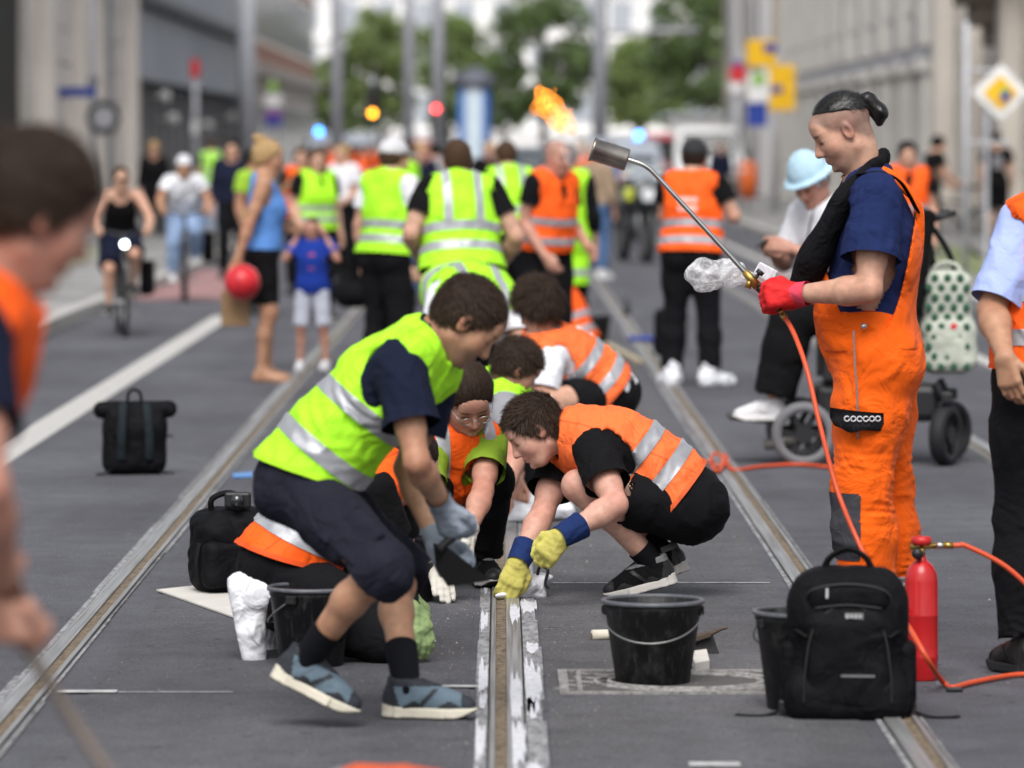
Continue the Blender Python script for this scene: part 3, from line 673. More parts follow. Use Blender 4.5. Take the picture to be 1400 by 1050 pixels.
# ------------------------------------------------------------------ shoes (one mesh per style, shared)
_SHOE = {}
def shoe_meshes(kind):
    if kind in _SHOE: return _SHOE[kind]
    r = {}
    def plan(p):  # 2-D sole outline (x sideways, y forward)
        a = np.hypot(p[:, 0], p[:, 1]+.035)-.034; b_ = np.hypot(p[:, 0]-.003, p[:, 1]-.12)-.047; c = np.hypot(p[:, 0]-.004, p[:, 1]-.175)-.036
        t = np.clip((p[:, 1]+.035)/.155, 0, 1); w_ = np.hypot(p[:, 0]-.003*t, np.where((p[:, 1] > -.035) & (p[:, 1] < .12), 0, 9))-(.034+.013*t)
        return smin(smin(a, b_, .05), smin(c, w_, .03), .03)
    big = {'boot': 1, 'trainer': 1, 'cover': 1}.get(kind, 1)
    if kind == 'cover':
        pr = [cap((0, -.04, .05), (0, .1, .04), .06, .056), cap((0, .1, .04), (0, .19, .037), .057, .042), cap((0, -.01, .06), (0, -.02, .15), .06, .058)]
        V, Q = sdf_mesh([(.04, pr)], .008, mod=lambda p, d: np.maximum(d+.006*wrink(p.astype(float), 26, 21)-.006*np.clip(1-np.abs(wrink(p.astype(float), 20, 23)), 0, 1)**4, -p[:, 2]*1.0+.002)); r['shoe_cover'] = (V, Q)
    else:
        top = .125 if kind == 'trainer' else .17
        pr = [cap((0, -.035, .05), (0, .02, .07), .036, .034), cap((0, .0, .06), (.002, .12, .045), .037, .036), cap((.002, .12, .042), (.004, .175, .036), .040, .030), cap((0, -.02, .05), (0, -.012, top), .040, .043), cap((0, .03, .085), (.001, .075, .072), .030, .030)]
        def m1(p, d):
            s = plan(p)-.0; d = np.maximum(d, s-.002); d = np.maximum(d, .022-p[:, 2]); hole = pev(cap((0, -.012, top-.03), (0, -.012, top+.1), .033, .04), p)
            d = np.maximum(d, -hole); rim = p[:, 2]-(top-.008-.02*np.clip(p[:, 1], 0, .2)+.25*np.clip(-p[:, 1]-.02, 0, .05)); return np.maximum(d, rim)+.0012*wrink(p.astype(float), 60, 22)
        V, Q = sdf_mesh([(.03, pr)], .0055, mod=m1); r['upper'] = (V, Q)
        V, Q = sdf_mesh([(.02, [bxp((0, .07, .016), (.07, .17, .03), .002)])], .005, mod=lambda p, d: np.maximum(np.maximum(plan(p)-.005-.15*np.clip(.02-p[:, 2], 0, .02), -(p[:, 2]-.002-.9*np.clip(p[:, 1]-.15, 0, 1)**1.3)), p[:, 2]-(.032+.25*np.clip(-p[:, 1], 0, .06)))); r['sole'] = (V, Q)
        V, Q = sdf_mesh([(.02, [bxp((0, .07, .002), (.07, .17, .03), .002)])], .006, mod=lambda p, d: np.maximum(np.maximum(plan(p)-.004, -(p[:, 2]-.0-.9*np.clip(p[:, 1]-.15, 0, 1)**1.3)), p[:, 2]-(.009+.9*np.clip(p[:, 1]-.15, 0, 1)**1.3))); r['outsole'] = (V, Q)
        U, FU = r['upper']; cu = U[FU].mean(1); nu = vnormals(U, FU)
        def patch(cond, lift):
            m = cond(cu); V2 = U+nu*lift; return compact(V2, FU[m])
        r['mudguard'] = patch(lambda c: (c[:, 2] < .040+.012*np.sin(c[:, 1]*60)) | ((c[:, 1] > .165) & (c[:, 2] < .075)), .0022)
        r['heel_counter'] = patch(lambda c: (c[:, 1] < -.012-.35*(c[:, 2]-.03)) & (c[:, 2] >= .036) & (c[:, 2] < .098), .0024)
        r['side_stripe'] = patch(lambda c: (np.abs((c[:, 1]-.06)-.9*(c[:, 2]-.055)) < .008) & (c[:, 2] < .088) & (c[:, 2] > .04) & (c[:, 0] > 0), .0026)
        r['inner_stripe'] = patch(lambda c: (np.abs((c[:, 1]-.06)-.9*(c[:, 2]-.055)) < .008) & (c[:, 2] < .088) & (c[:, 2] > .04) & (c[:, 0] < 0), .0026)
        r['collar'] = patch(lambda c: c[:, 2] > top-.026-.04*np.clip(c[:, 1], 0, .2), .0018)
        bm = bmesh.new()
        for i in range(5):
            y = .045+i*.019; z = .117-.0105*i-.0018*i*i*.3; s = 1 if i % 2 else -1
            tube(bm, [(-.022, y, z-.012), (0, y+s*.006, z+.0), (.022, y, z-.012)], .0028, 5, 3)
        me = [tuple(v.co) for v in bm.verts]; bm.verts.index_update(); r['lace'] = (np.array(me), [tuple(v.index for v in f.verts) for f in bm.faces]); bm.free()
    _SHOE[kind] = (r, {}); return _SHOE[kind]
def place_shoe(st, an, toe, up, root, base, s):
    data, cache = shoe_meshes(st['kind']); u = nrm(up); f = toe-an; f = nrm(f-u*(f@u)); r = np.cross(f, u)
    sx = 1 if s == 'L' else -1
    M = Matrix(((r[0], f[0], u[0], 0), (r[1], f[1], u[1], 0), (r[2], f[2], u[2], 0), (0, 0, 0, 1))); o = an-u*.09-base
    sc = st.get('scale', 1.0); first = None
    for part, (V, F) in data.items():
        m = st[part] if part in st else st.get('mat') or st.get('trim') or st['upper']; key = (part, m.name)
        if key not in cache:
            ob = mesh_np(part, V, F, m, None); cache[key] = ob.data
        else: ob = bpy.data.objects.new(part, cache[key]); COL.objects.link(ob)
        if part in ('upper', 'shoe_cover'):
            ob.name = 'shoe' if part == 'upper' else 'shoe_cover'; first = ob; ob.parent = root; ob.matrix_local = Matrix.Translation(Vector(o)) @ M @ Matrix.Diagonal((sc*sx, sc, sc, 1))
        else: ob.parent = first
# ------------------------------------------------------------------ ready poses in a person's own frame (x right, y forward, z up), for a 1.75 m figure
STAND = dict(pel=(0, 0, .96), chest=(0, .01, 1.25), neck=(0, -.015, 1.475), head=(0, .03, 1.615), shL=(-.18, -.01, 1.43), shR=(.18, -.01, 1.43), elL=(-.235, -.03, 1.14), elR=(.235, -.03, 1.14),
             wrL=(-.25, .05, .89), wrR=(.25, .05, .89), hipL=(-.09, 0, .92), hipR=(.09, 0, .92), knL=(-.105, .03, .5), knR=(.105, .03, .5), anL=(-.11, -.02, .09), anR=(.11, -.02, .09), toeL=(-.14, .17, .03), toeR=(.14, .17, .03), hf=(0, 1, -.12), hu=(0, .12, 1))
DIRK = ('hf', 'hu', 'fuL', 'fuR', 'hdL', 'hdR', 'hnL', 'hnR', 'htL', 'htR')
def posed(pos, face, H=1.75, lean=0, **kw):
    """pos: ground point; face: heading in degrees (0 = towards -y i.e. the camera, 90 = +x, 180 = away, 270 = -x)"""
    d = {k: np.array(v, float) for k, v in STAND.items()}
    for k, v in kw.items(): d[k] = np.array(v, float) if not np.isscalar(v) else v
    a = R(face); f = A(math.sin(a), -math.cos(a), 0); r = np.cross(f, A(0, 0, 1)); Mx = np.stack([r, f, A(0, 0, 1)], 1); sc = H/1.75; J = {}
    if lean:
        la = R(lean); piv = d['pel'].copy()
        for k in ('chest', 'neck', 'head', 'shL', 'shR', 'elL', 'elR', 'wrL', 'wrR'):
            if k in kw and k[:2] in ('el', 'wr', 'he'): continue
            v = d[k]-piv; d[k] = piv+A(v[0], v[1]*math.cos(la)+v[2]*math.sin(la), v[2]*math.cos(la)-v[1]*math.sin(la))
        if 'hf' not in kw:
            for k in ('hf', 'hu'):
                v = d[k]; lb = la*.7; d[k] = A(v[0], v[1]*math.cos(lb)+v[2]*math.sin(lb), v[2]*math.cos(lb)-v[1]*math.sin(lb))
    for k, v in d.items():
        if np.isscalar(v): J[k] = v
        elif k in DIRK: J[k] = Mx@v
        else: J[k] = Mx@(v*sc)+np.array([pos[0], pos[1], pos[2] if len(pos) > 2 else 0])
    return J
RUBBER = mat('black_rubber', (.012, .012, .014), .7)
# ------------------------------------------------------------------ ground, road, rails
def asphalt(name, c, fine=150, var=.22):
    m, n, b, o = _nodes(name); v = _coord(n); vs = _coord(n, (1, .12, 1)); vc = _coord(n, (1, .6, 1))
    big = _tex(n, 'ShaderNodeTexNoise', .55, 5, v); mid = _tex(n, 'ShaderNodeTexNoise', 5, 7, v, Roughness=.65); sm = _tex(n, 'ShaderNodeTexNoise', fine, 4, v, Roughness=.7); tr = _tex(n, 'ShaderNodeTexNoise', 2.2, 5, vs); sp = _tex(n, 'ShaderNodeTexNoise', 13, 2, v)
    vo = _tex(n, 'ShaderNodeTexVoronoi', fine*.75, vec=v)
    c1 = _ramp(n, big.outputs[0], [(.3, sc3(c, .78)), (.7, sc3(c, 1.18))]); c2 = _ramp(n, sm.outputs[0], [(.36, (.22, .22, .22)), (.5, (.90, .90, .90)), (.62, (1.0, 1.0, 1.0))])
    x = _mixc(n, .68, c1, c2, 'MULTIPLY'); x = _mixc(n, .55, x, _ramp(n, mid.outputs[0], [(.36, (.6, .6, .6)), (.62, (1, 1, 1))]), 'MULTIPLY'); x = _mixc(n, .5, x, _ramp(n, tr.outputs[0], [(.36, (.62, .62, .62)), (.6, (1, 1, 1))]), 'MULTIPLY')
    x = _mixc(n, 1, x, _ramp(n, sp.outputs[0], [(.27, (.45, .45, .45)), (.31, (1, 1, 1))]), 'MULTIPLY')            # dark spots of oil and gum
    hi = _ramp(n, sm.outputs[0], [(.66, (0, 0, 0)), (.74, (1, 1, 1))]); x = _mixc(n, hi, x, sc3(c, 2.3))                # pale aggregate
    n.links.new(x, b.inputs['Base Color']); b.inputs['Roughness'].default_value = .85; b.inputs['Specular IOR Level'].default_value = .3
    p = _bump(n, b, vo.outputs[0], .5, .005); _bump(n, b, sm.outputs[0], .4, .005, p); MATS[name] = m; return m
ASPH = asphalt('asphalt', (.122, .123, .142), 85); ASPH2 = asphalt('track_asphalt', (.128, .127, .137), 75); PAVE = asphalt('pavement_concrete', (.34, .335, .33), 60)
def sheet(name, x0, x1, y0, y1, z, m, parent=None, kind='structure'):
    bm = bmesh.new(); f = bm.faces.new([bm.verts.new(p) for p in ((x0, y0, z), (x1, y0, z), (x1, y1, z), (x0, y1, z))]); o = bmo(name, bm, m, parent)
    if parent is None: tag(o, kind=kind)
    return o
sheet('ground', -900, 900, -300, 2500, -.006, mat('city_ground', (.2, .2, .2), .9))
sheet('road', -4.1, 4.9, -5, 260, 0, ASPH)
sheet('track_bed', .14, 1.06, -5, 230, .003, ASPH2); sheet('track_bed', -1.28, -.1, -5, 230, .003, asphalt('inner_track_asphalt', (.117, .117, .131), 90))
def steel():
    m, n, b, o = _nodes('rail_steel'); v = _coord(n, (60, .6, 1)); t = _tex(n, 'ShaderNodeTexNoise', 2, 5, v); c = _ramp(n, t.outputs[0], [(.3, (.17, .165, .16)), (.5, (.30, .30, .30)), (.72, (.46, .46, .47))]); n.links.new(c, b.inputs['Base Color'])
    b.inputs['Metallic'].default_value = .45; b.inputs['Roughness'].default_value = .42; return m
STEEL = steel()
def grime(name, c1, c2, c3, s=30, stretch=(1, .25, 1), lo=.42, hi=.6):
    m, n, b, o = _nodes(name); v = _coord(n, stretch); t = _tex(n, 'ShaderNodeTexNoise', s, 7, v, Roughness=.65, Distortion=.4); t2 = _tex(n, 'ShaderNodeTexNoise', s*5, 3, v)
    c = _ramp(n, t.outputs[0], [(lo-.08, c1), (lo+.02, c2), (hi, c3)]); cc = _mixc(n, .4, c, _ramp(n, t2.outputs[0], [(.3, (.55, .55, .55)), (.7, (1, 1, 1))]), 'MULTIPLY')
    n.links.new(cc, b.inputs['Base Color']); b.inputs['Roughness'].default_value = .8; _bump(n, b, t.outputs[0], .5, .004); MATS[name] = m; return m
SEAL = grime('grey_sealant', (.07, .07, .073), (.135, .135, .14), (.21, .21, .215), 22, (1.5, .3, 1)); SEALP = grime('pale_sealant', (.09, .09, .093), (.20, .20, .21), (.34, .345, .36), 34, (1.2, .3, 1), .42, .62)
SEALW = grime('white_sealant', (.13, .13, .135), (.40, .41, .44), (.60, .61, .66), 40, (1.2, .45, 1), .40, .60)
SAND = grime('groove_sand', (.03, .022, .015), (.13, .095, .06), (.22, .17, .115), 45, (1, .5, 1)); TAR = mat('black_tar', (.02, .02, .022), .6)
def strip(name, x0, x1, z0, m, parent=None, y0=-5, y1=230, h=.006):
    bm = bmesh.new(); box(bm, ((x0+x1)/2, (y0+y1)/2, z0-h/2), (x1-x0, y1-y0, h), bev=.0015); return bmo(name, bm, m, parent)
def rail(x, s, white=False):
    "x: middle of the groove, s: the side the running head lies on"
    def iv(a, b): return (x+s*a, x+s*b) if s > 0 else (x-b, x-a)
    a, b = iv(.018, .068); r = strip('tram_rail', a, b, .012, STEEL, h=.014); tag(r, kind='structure')
    a, b = iv(-.018, .018); strip('groove_fill', a, b, .0045, SAND, r)
    a, b = iv(-.034, -.018); strip('guard_lip', a, b, .011, STEEL, r, h=.013)
    W = SEALW if white else SEAL
    a, b = iv(.068, .074); strip('tar_joint', a, b, .0035, TAR, r)
    a, b = iv(-.0405, -.034); strip('tar_joint', a, b, .0035, TAR, r)
    rng = random.Random(int(abs(x)*100)+3)
    for q, (a0, b0) in enumerate(((.074, .130 if white else .100), (-.078 if white else -.054, -.0405))):
        y = 9.0
        while y < 44:
            l = rng.uniform(.35, 1.0) if white and y < 20 else rng.uniform(1.5, 4); j = rng.uniform(-.008, .008); a, b = iv(a0-(j if q else 0), b0+(0 if q else j)); ym = y+l/2
            if white: m = SEALP if ym < 24 else SEAL
            else: m = SEALP if rng.random() < .55 else SEAL
            strip('sealing_strip', a, b, .0045+rng.uniform(0, .002), m, r, y, y+l-.008); y += l
        a, b = iv(a0, b0); strip('sealing_strip', a, b, .005, SEAL, r, y, 230); strip('sealing_strip', a, b, .005, SEALP, r, -5, 9-.01)
    return r
rail(-1.45, -1); rail(0, 1, True); rail(1.20, -1); rail(2.66, 1)
PAINT = grime('road_paint', (.20, .20, .20), (.42, .41, .39), (.50, .49, .47), 9, (1, 1, 1), .3, .5)
sheet('lane_line', -2.84, -2.63, 4, 45.5, .004, PAINT); sheet('lane_line', -2.84, -2.63, 62, 80, .004, PAINT); sheet('lane_line', 3.72, 3.86, 4, 150, .004, PAINT)
sheet('red_cycle_crossing', -4.05, -2.95, 50, 62, .004, mat('red_road_paint', (.30, .17, .17), .85)); sheet('red_cycle_crossing', 2.95, 3.65, 48, 60, .004, MATS['red_road_paint'])
CHALK = grime('chalk', (.2, .2, .2), (.36, .36, .37), (.6, .6, .6), 25, (1, 1, 1), .38, .6)
for (xa, ya, xb, yb, wdt) in ((742, 799, 1052, 799, .012), (600, 941, 664, 939, .028), (78, 948, 160, 948, .03), (162, 949, 320, 946, .006), (942, 1048, 1012, 1048, .04)):
    a, b = G(xa, ya), G(xb, yb); sheet('chalk_line', a[0], b[0], a[1]-wdt, a[1]+wdt, .0075, CHALK)
# pavements with kerb stones
def walk(name, x0, x1, kx, side):
    bm = bmesh.new(); box(bm, ((x0+x1)/2, 130, .055), (x1-x0, 260, .13)); o = tag(bmo(name, bm, PAVE), kind='structure')
    bm = bmesh.new(); box(bm, (0, 0, .06), (.16, .985, .145), bev=.012); me = bpy.data.meshes.new('kerb_stone'); bm.to_mesh(me); bm.free(); me.materials.append(mat('kerb_granite', (.42, .41, .39), .85, bump=.3, vscale=30))
    for i in range(70):
        k = bpy.data.objects.new('kerb_stone', me); COL.objects.link(k); k.parent = o; k.location = (kx, 26.5+i, .0+.004*math.sin(i*7.1))
    bm = bmesh.new(); box(bm, (kx, 176.5-.0, .06), (.16, 160, .145)); bmo('far_kerb', bm, MATS['kerb_granite'], o)
    return o
pl = walk('pavement_left', -9, -4.18, -4.1, -1); pr_ = walk('pavement_right', 4.98, 10, 4.9, 1)
sheet('verge', -7.6, -5.6, 20, 70, .126, mat('dry_verge', (.22, .23, .17), .95, bump=.4, bscale=30)); sheet('verge', 5.7, 6.9, 40, 75, .126, mat('green_verge', (.16, .19, .09), .95, bump=.4, bscale=30))
# ------------------------------------------------------------------ buildings
def boxes(name, bl, m, parent, bev=.0, smooth=False):
    bm = bmesh.new()
    for c, s in bl: box(bm, c, s, bev=bev)
    return bmo(name, bm, m, parent, smooth)
LIME_ST = mat('pale_limestone', (.74, .69, .645), .9, var=.12, vscale=.8, bump=.2, bscale=30, bdist=.02); LIME_D = mat('darker_limestone', (.46, .43, .40), .9, vscale=.8, bump=.2, bscale=30, bdist=.02)
GLASS_D = glassy('dark_shop_glass', (.014, .017, .02)); CLAD = mat('blue_grey_cladding', (.42, .46, .50), .6, vscale=.4); CLAD_D = mat('dark_cladding', (.07, .08, .09), .5)
FRAME = mat('grey_window_frame', (.2, .2, .21), .5); PLAST = mat('beige_plaster', (.58, .52, .43), .9, vscale=.6); PINK = mat('faded_red_brickwork', (.48, .28, .22), .9, vscale=2)
WINM = glassy('far_window_glass', (.22, .25, .28), .15)
b1 = empty('stone_building', (-8, 86, 0), 0, 'pale limestone building with pilasters at the left edge beyond the cyclists', 'building')
boxes('wall', [((-2.2, -3.5, 4.3), (4, 35, 8.6))], LIME_ST, b1)
me = None; rng = random.Random(4)
bm = bmesh.new(); box(bm, (0, 0, 0), (.12, 2.38, .62), bev=.025); blk = bpy.data.meshes.new('stone_block'); bm.to_mesh(blk); bm.free(); blk.materials.append(LIME_ST)
blk2 = blk.copy(); blk2.materials.clear(); blk2.materials.append(mat('warm_limestone', (.77, .72, .67), .9, var=.14, vscale=.8, bump=.2, bscale=30, bdist=.02))
for zc in range(8):
    for yc in range(11):
        y = -11.4+yc*2.42+(1.2 if zc % 2 else 0)
        if y < -9.6 or y > 12.8: continue
        o = bpy.data.objects.new('stone_block', blk if rng.random() < .55 else blk2); COL.objects.link(o); o.parent = b1; o.location = (-.14+rng.uniform(-.012, .012), y, .9+zc*.645)
boxes('plinth', [((-.05, 1.4, .28), (.3, 24, .5))], LIME_D, b1, .02)
for y in (-9.6, -5.2, 1.2, 6.3, 13.2): boxes('pilaster', [((.0, y, 3.4), (.42, .9, 6)), ((.03, y, .7), (.54, 1.15, .5))], LIME_ST, b1, .03)
boxes('cornice', [((.05, 1, 5.95), (.6, 27, .35)), ((.12, 1, 6.2), (.8, 27, .16))], LIME_D, b1, .03)
dg = boxes('gateway', [((-.1, -14.9, 2.4), (.5, 8, 4.8))], mat('dark_gateway', (.018, .016, .014), .7), b1); boxes('gate_frame', [((.12, -10.75, 2.4), (.3, .3, 4.8)), ((.12, -14.9, 4.7), (.3, 8, .3))], LIME_D, dg)
boxes('downpipe', [((.36, 4.1, 3), (.13, .13, 6))], mat('zinc_pipe', (.25, .27, .29), .4, .6), b1)
b2 = empty('glass_fronted_building', (-8, 122, 0), 0, 'blue grey clad building over a dark glazed ground floor on the left', 'building')
boxes('wall', [((-2.5, 0, 5.1), (4.6, 44, 10.2))], CLAD_D, b2)
for i in range(11):
    for zc, (za, zb) in enumerate(((3.3, 4.75), (5.05, 7.5), (7.6, 10))): boxes('cladding_panel', [((-.12, -20+i*4, (za+zb)/2), (.2, 3.95, zb-za-.03))], CLAD, b2, .01)
boxes('ledge', [((.05, 0, 4.9), (.5, 44, .22))], CLAD_D, b2); boxes('fascia', [((.0, 0, 3.2), (.3, 44, .16))], CLAD, b2)
for i in range(16):
    g = boxes('shop_pane', [((-.1, -20.6+i*2.75, 1.65), (.08, 2.6, 2.8))], GLASS_D, b2); boxes('mullion', [((-.02, -21.97+i*2.75, 1.65), (.14, .12, 2.9))], FRAME, g)
for y, z in ((-17, 2.75), (-14.4, 2.25), (-1.6, 2.15), (9, 2.4)):
    bm = bmesh.new(); bmesh.ops.create_uvsphere(bm, u_segments=16, v_segments=10, radius=.15, matrix=Matrix.Translation((.35, y, z))); cyl(bm, (0, y, z), (.3, y, z), .03); bmo('globe_lamp', bm, mat('opal_glass', (.45, .45, .45), .3), b2, True)
for i in range(6):
    boxes('planter_shrub', [((.6, -19+i*1.6, .0), (.3, .3, .3))], CLAD_D, b2) if False else None
b3 = empty('brick_corner_house', (-8, 172, 0), 0, 'reddish brick house with beige ground floor far down the left side', 'building')
boxes('wall', [((-2, 0, 2), (4, 52, 4))], mat('dim_stucco', (.50, .46, .42), .9), b3); boxes('upper_wall', [((-2, 0, 10), (3.9, 52, 12))], PINK, b3)
boxes('cornice', [((.0, 0, 4.1), (.6, 52.2, .4))], LIME_D, b3, .02)
for i in range(12):
    for z in (1.9, 6.2, 9.6):
        o_ = boxes('window', [((-.0, -23+i*4.2, z), (.14, 1.5, 2.2))], WINM, b3); boxes('lintel', [((.06, -23+i*4.2, z+1.15), (.16, 1.7, .12))], LIME_ST, o_); boxes('sill', [((.06, -23+i*4.2, z-1.15), (.2, 1.7, .12))], LIME_ST, o_)
# right hand side
b4 = empty('carved_stone_building', (8.5, 80, 0), 0, 'beige stone building with a carved bracket at the right edge', 'building')
boxes('wall', [((2.2, -5, 4.5), (4, 27.6, 9))], mat('beige_sandstone', (.62, .575, .52), .9, vscale=.7, bump=.2, bscale=30, bdist=.02), b4)
blk3 = blk.copy(); blk3.materials.clear(); blk3.materials.append(MATS['beige_sandstone'])
for zc in range(8):
    for yc in range(8):
        o = bpy.data.objects.new('stone_block', blk3); COL.objects.link(o); o.parent = b4; o.location = (.14+rng.uniform(-.015, .015), -8+yc*2.42+(1.2 if zc % 2 else 0), .9+zc*.645)
boxes('plinth', [((.05, -2, .28), (.3, 20, .5))], LIME_D, b4, .02)
for y in (-3.4, 3, 8.2): boxes('pilaster', [((0, y, 3.4), (.5, .9, 6))], MATS['beige_sandstone'], b4, .03)
bm = bmesh.new()
for i, (z, w_) in enumerate(((4.6, 1.2), (4.2, 1.0), (3.85, .8), (3.5, .55), (3.2, .3))): box(bm, (-.5*w_+.2, -2.2, z), (w_, 1.6*w_+.4, .36), bev=.06)
bmo('carved_bracket', bm, mat('weathered_sandstone', (.20, .165, .14), .95, vscale=6, bump=.5, bscale=20, bdist=.03), b4); boxes('balcony_slab', [((-.6, -2.2, 4.92), (1.9, 5, .26))], MATS['weathered_sandstone'], b4, .03)
b5 = empty('grey_colonnade_building', (8.5, 112, 0), 0, 'grey building with overhanging upper storey on columns at right', 'building')
GREYB = mat('grey_render', (.40, .40, .42), .85, vscale=.5); DKG = mat('deep_recess', (.06, .06, .065), .8)
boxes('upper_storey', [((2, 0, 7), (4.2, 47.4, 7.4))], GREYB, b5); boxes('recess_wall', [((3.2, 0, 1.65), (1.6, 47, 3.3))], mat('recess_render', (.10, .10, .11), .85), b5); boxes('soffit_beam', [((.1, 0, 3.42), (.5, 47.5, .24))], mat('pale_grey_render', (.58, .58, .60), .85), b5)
PIERM = mat('pale_stone_pier', (.56, .54, .51), .9, var=.12, vscale=1)
for i in range(10):
    cl_ = boxes('column', [((-.02, -22+i*4.9, 1.65), (.62, 1.0, 3.28))], PIERM, b5, .03); boxes('column_base', [((-.05, -22+i*4.9, .3), (.76, 1.15, .5))], PIERM, cl_, .02); boxes('upper_pier', [((-.22, -22+i*4.9, 7.1), (.34, .9, 7.0))], PIERM, b5, .03); boxes('capital', [((-.06, -22+i*4.9, 3.2), (.8, 1.2, .22))], PIERM, cl_, .02)
for i in range(9):
    for z in (5.3, 8.6): w_o = boxes('upper_window', [((-.13, -19.55+i*4.9, z), (.1, 2.2, 1.9))], GLASS_D, b5); boxes('window_sill', [((-.22, -19.55+i*4.9, z-1.02), (.2, 2.4, .12))], PIERM, w_o)
for i in range(9): boxes('shop_window', [((2.36, -19.5+i*4.9, 1.6), (.1, 2.6, 2.6))], GLASS_D, b5)

b6 = empty('beige_corner_house', (8.3, 152, 0), 0, 'beige plastered corner house behind the yellow signs at right', 'building')
boxes('wall', [((2, 0, 7), (4.4, 32, 14))], PLAST, b6); [boxes('pier', [((-.25, y_, 7), (.5, 3.0, 14))], MATS['pale_grey_render'], b6) for y_ in (-12, 4)]
for i in range(6):
    for z in (2.2, 6, 9.8): boxes('window', [((-.22, -9.6+i*4.3, z), (.12, 1.6, 2.3))], WINM, b6)
b7 = empty('white_office_block', (0, 330, 0), 0, 'large white office block with rows of windows closing the street', 'building')
WHITEB = mat('white_render', (.90, .89, .88), .85, var=.04, vscale=.2); boxes('wall', [((0, 6, 13), (70, 12, 26))], WHITEB, b7)
bm = bmesh.new(); box(bm, (0, 0, 0), (1.5, .25, 2.0)); wme = bpy.data.meshes.new('window'); bm.to_mesh(wme); bm.free(); wme.materials.append(mat('pale_window_glass', (.42, .45, .50), .2, spec=.8))
for r_ in range(6):
    for c_ in range(19):
        o = bpy.data.objects.new('window', wme); COL.objects.link(o); o.parent = b7; o.location = (-25+c_*2.8, -.02, 4.2+r_*3.3)
for r_ in range(6): boxes('string_course', [((0, -.08, 2.5+r_*3.3), (70.2, .3, .22))], WHITEB, b7)
b8 = empty('low_white_kiosk', (7.2, 168, 0), 0, 'low white kiosk beyond the red van at the far right', 'kiosk')
boxes('wall', [((0, 0, 1.3), (2.2, 2, 2.6))], WHITEB, b8, .03); boxes('roof', [((0, 0, 2.7), (2.6, 2.4, .18))], CLAD, b8, .03); boxes('hatch', [((0, -1.02, 1.6), (1.3, .06, .8))], WINM, b8)
# ------------------------------------------------------------------ trees
def leafmat(name, c):
    m, n, b, o = _nodes(name); v = _coord(n); t = _tex(n, 'ShaderNodeTexNoise', 1.6, 3, v); cc = _ramp(n, t.outputs[0], [(.3, sc3(c, .55)), (.72, sc3(c, 1.5))]); n.links.new(cc, b.inputs['Base Color']); b.inputs['Roughness'].default_value = .6
    tr = n.nodes.new('ShaderNodeBsdfTranslucent'); n.links.new(cc, tr.inputs[0]); mx = n.nodes.new('ShaderNodeMixShader'); mx.inputs[0].default_value = .45; n.links.new(b.outputs[0], mx.inputs[1]); n.links.new(tr.outputs[0], mx.inputs[2]); n.links.new(mx.outputs[0], o.inputs[0]); return m
LEAF = [leafmat('leaf_green', (.22, .30, .10)), leafmat('leaf_dark', (.155, .225, .085)), leafmat('leaf_light', (.27, .35, .13))]
BARK = mat('bark', (.09, .075, .06), .95, bump=.5, bscale=20, bdist=.02)
def tree(px, Z, top, wid, low, kind, label, n=5200):
    s = FPX/Z; x = (px-VP_X)/s; H = CAM_H+(HORIZ_Y-top)/s; lowz = CAM_H+(HORIZ_Y-low)/s; rng = np.random.RandomState(int(px)); w_ = wid/s/2
    t = empty('tree', (x, Z, 0), 0, label, 'tree', 'trees at the far end of the street'); bm = bmesh.new()
    tube(bm, [(0, 0, 0), (.05, .02, lowz*.6), (-.05, .0, H*.55), (.03, .05, H*.85)], lambda q: .2*(1-q)+.04, 8, 4)
    for k in range(7):
        a = k*2.4; z0 = lerp(lowz, H*.75, k/7); tube(bm, [(0, 0, z0-.5), (w_*.35*math.cos(a), w_*.35*math.sin(a), z0+.2), (w_*.75*math.cos(a), w_*.75*math.sin(a), z0+.7)], lambda q: .09*(1-q)+.02, 6, 3)
    bmo('trunk', bm, BARK, t, True)
    cl = []; nc = 46
    for i in range(nc):
        z = rng.uniform(0, 1); rr = w_*(.45+.62*math.sin(math.pi*min(max(z*.9+.08, 0), 1)))*math.sqrt(rng.uniform(.05, 1)); a = rng.uniform(0, 6.28); cl.append((rr*math.cos(a), rr*math.sin(a)*.9, lerp(lowz+.2, H-.4, z), rng.uniform(.45, .95)*w_*.42))
    cl = np.array(cl); ci = rng.randint(0, nc, n); d = rng.normal(size=(n, 3)); d /= np.linalg.norm(d, axis=1)[:, None]; p = cl[ci, :3]+d*(cl[ci, 3:]*rng.uniform(.55, 1.08, (n, 1)))
    u = rng.normal(size=(n, 3)); u /= np.linalg.norm(u, axis=1)[:, None]; v = np.cross(u, d+rng.normal(0, .5, (n, 3))); v /= np.linalg.norm(v, axis=1)[:, None]+1e-6; sz = rng.uniform(.09, .2, (n, 1))
    V = np.concatenate([p-u*sz, p+v*sz*.6, p+u*sz, p-v*sz*.6]); i = np.arange(n); mesh_np('crown', V, np.stack([i, i+n, i+2*n, i+3*n], 1), LEAF[kind], t, smooth=False)
    return t
tree(452, 215, 70, 80, 180, 0, 'small tree left of the mast at the far left of the tree row'); tree(520, 205, 10, 120, 175, 2, 'light green tree between the two left masts'); tree(612, 212, 20, 105, 170, 0, 'tree behind the blue advertising column')
tree(742, 190, -10, 140, 150, 1, 'broad dark green tree above the torch flame'); tree(872, 205, 50, 90, 168, 2, 'lower light green tree right of the flame'); tree(968, 185, -60, 150, 150, 1, 'tall dark tree left of the yellow signs'); tree(1010, 200, -80, 90, 130, 2, 'lighter tree behind the yellow signs')
tree(688, 225, 60, 70, 175, 1, 'slim dark tree between the column and the broad tree'); tree(925, 230, 40, 70, 172, 0, 'small tree between the beacon and the tall dark tree')
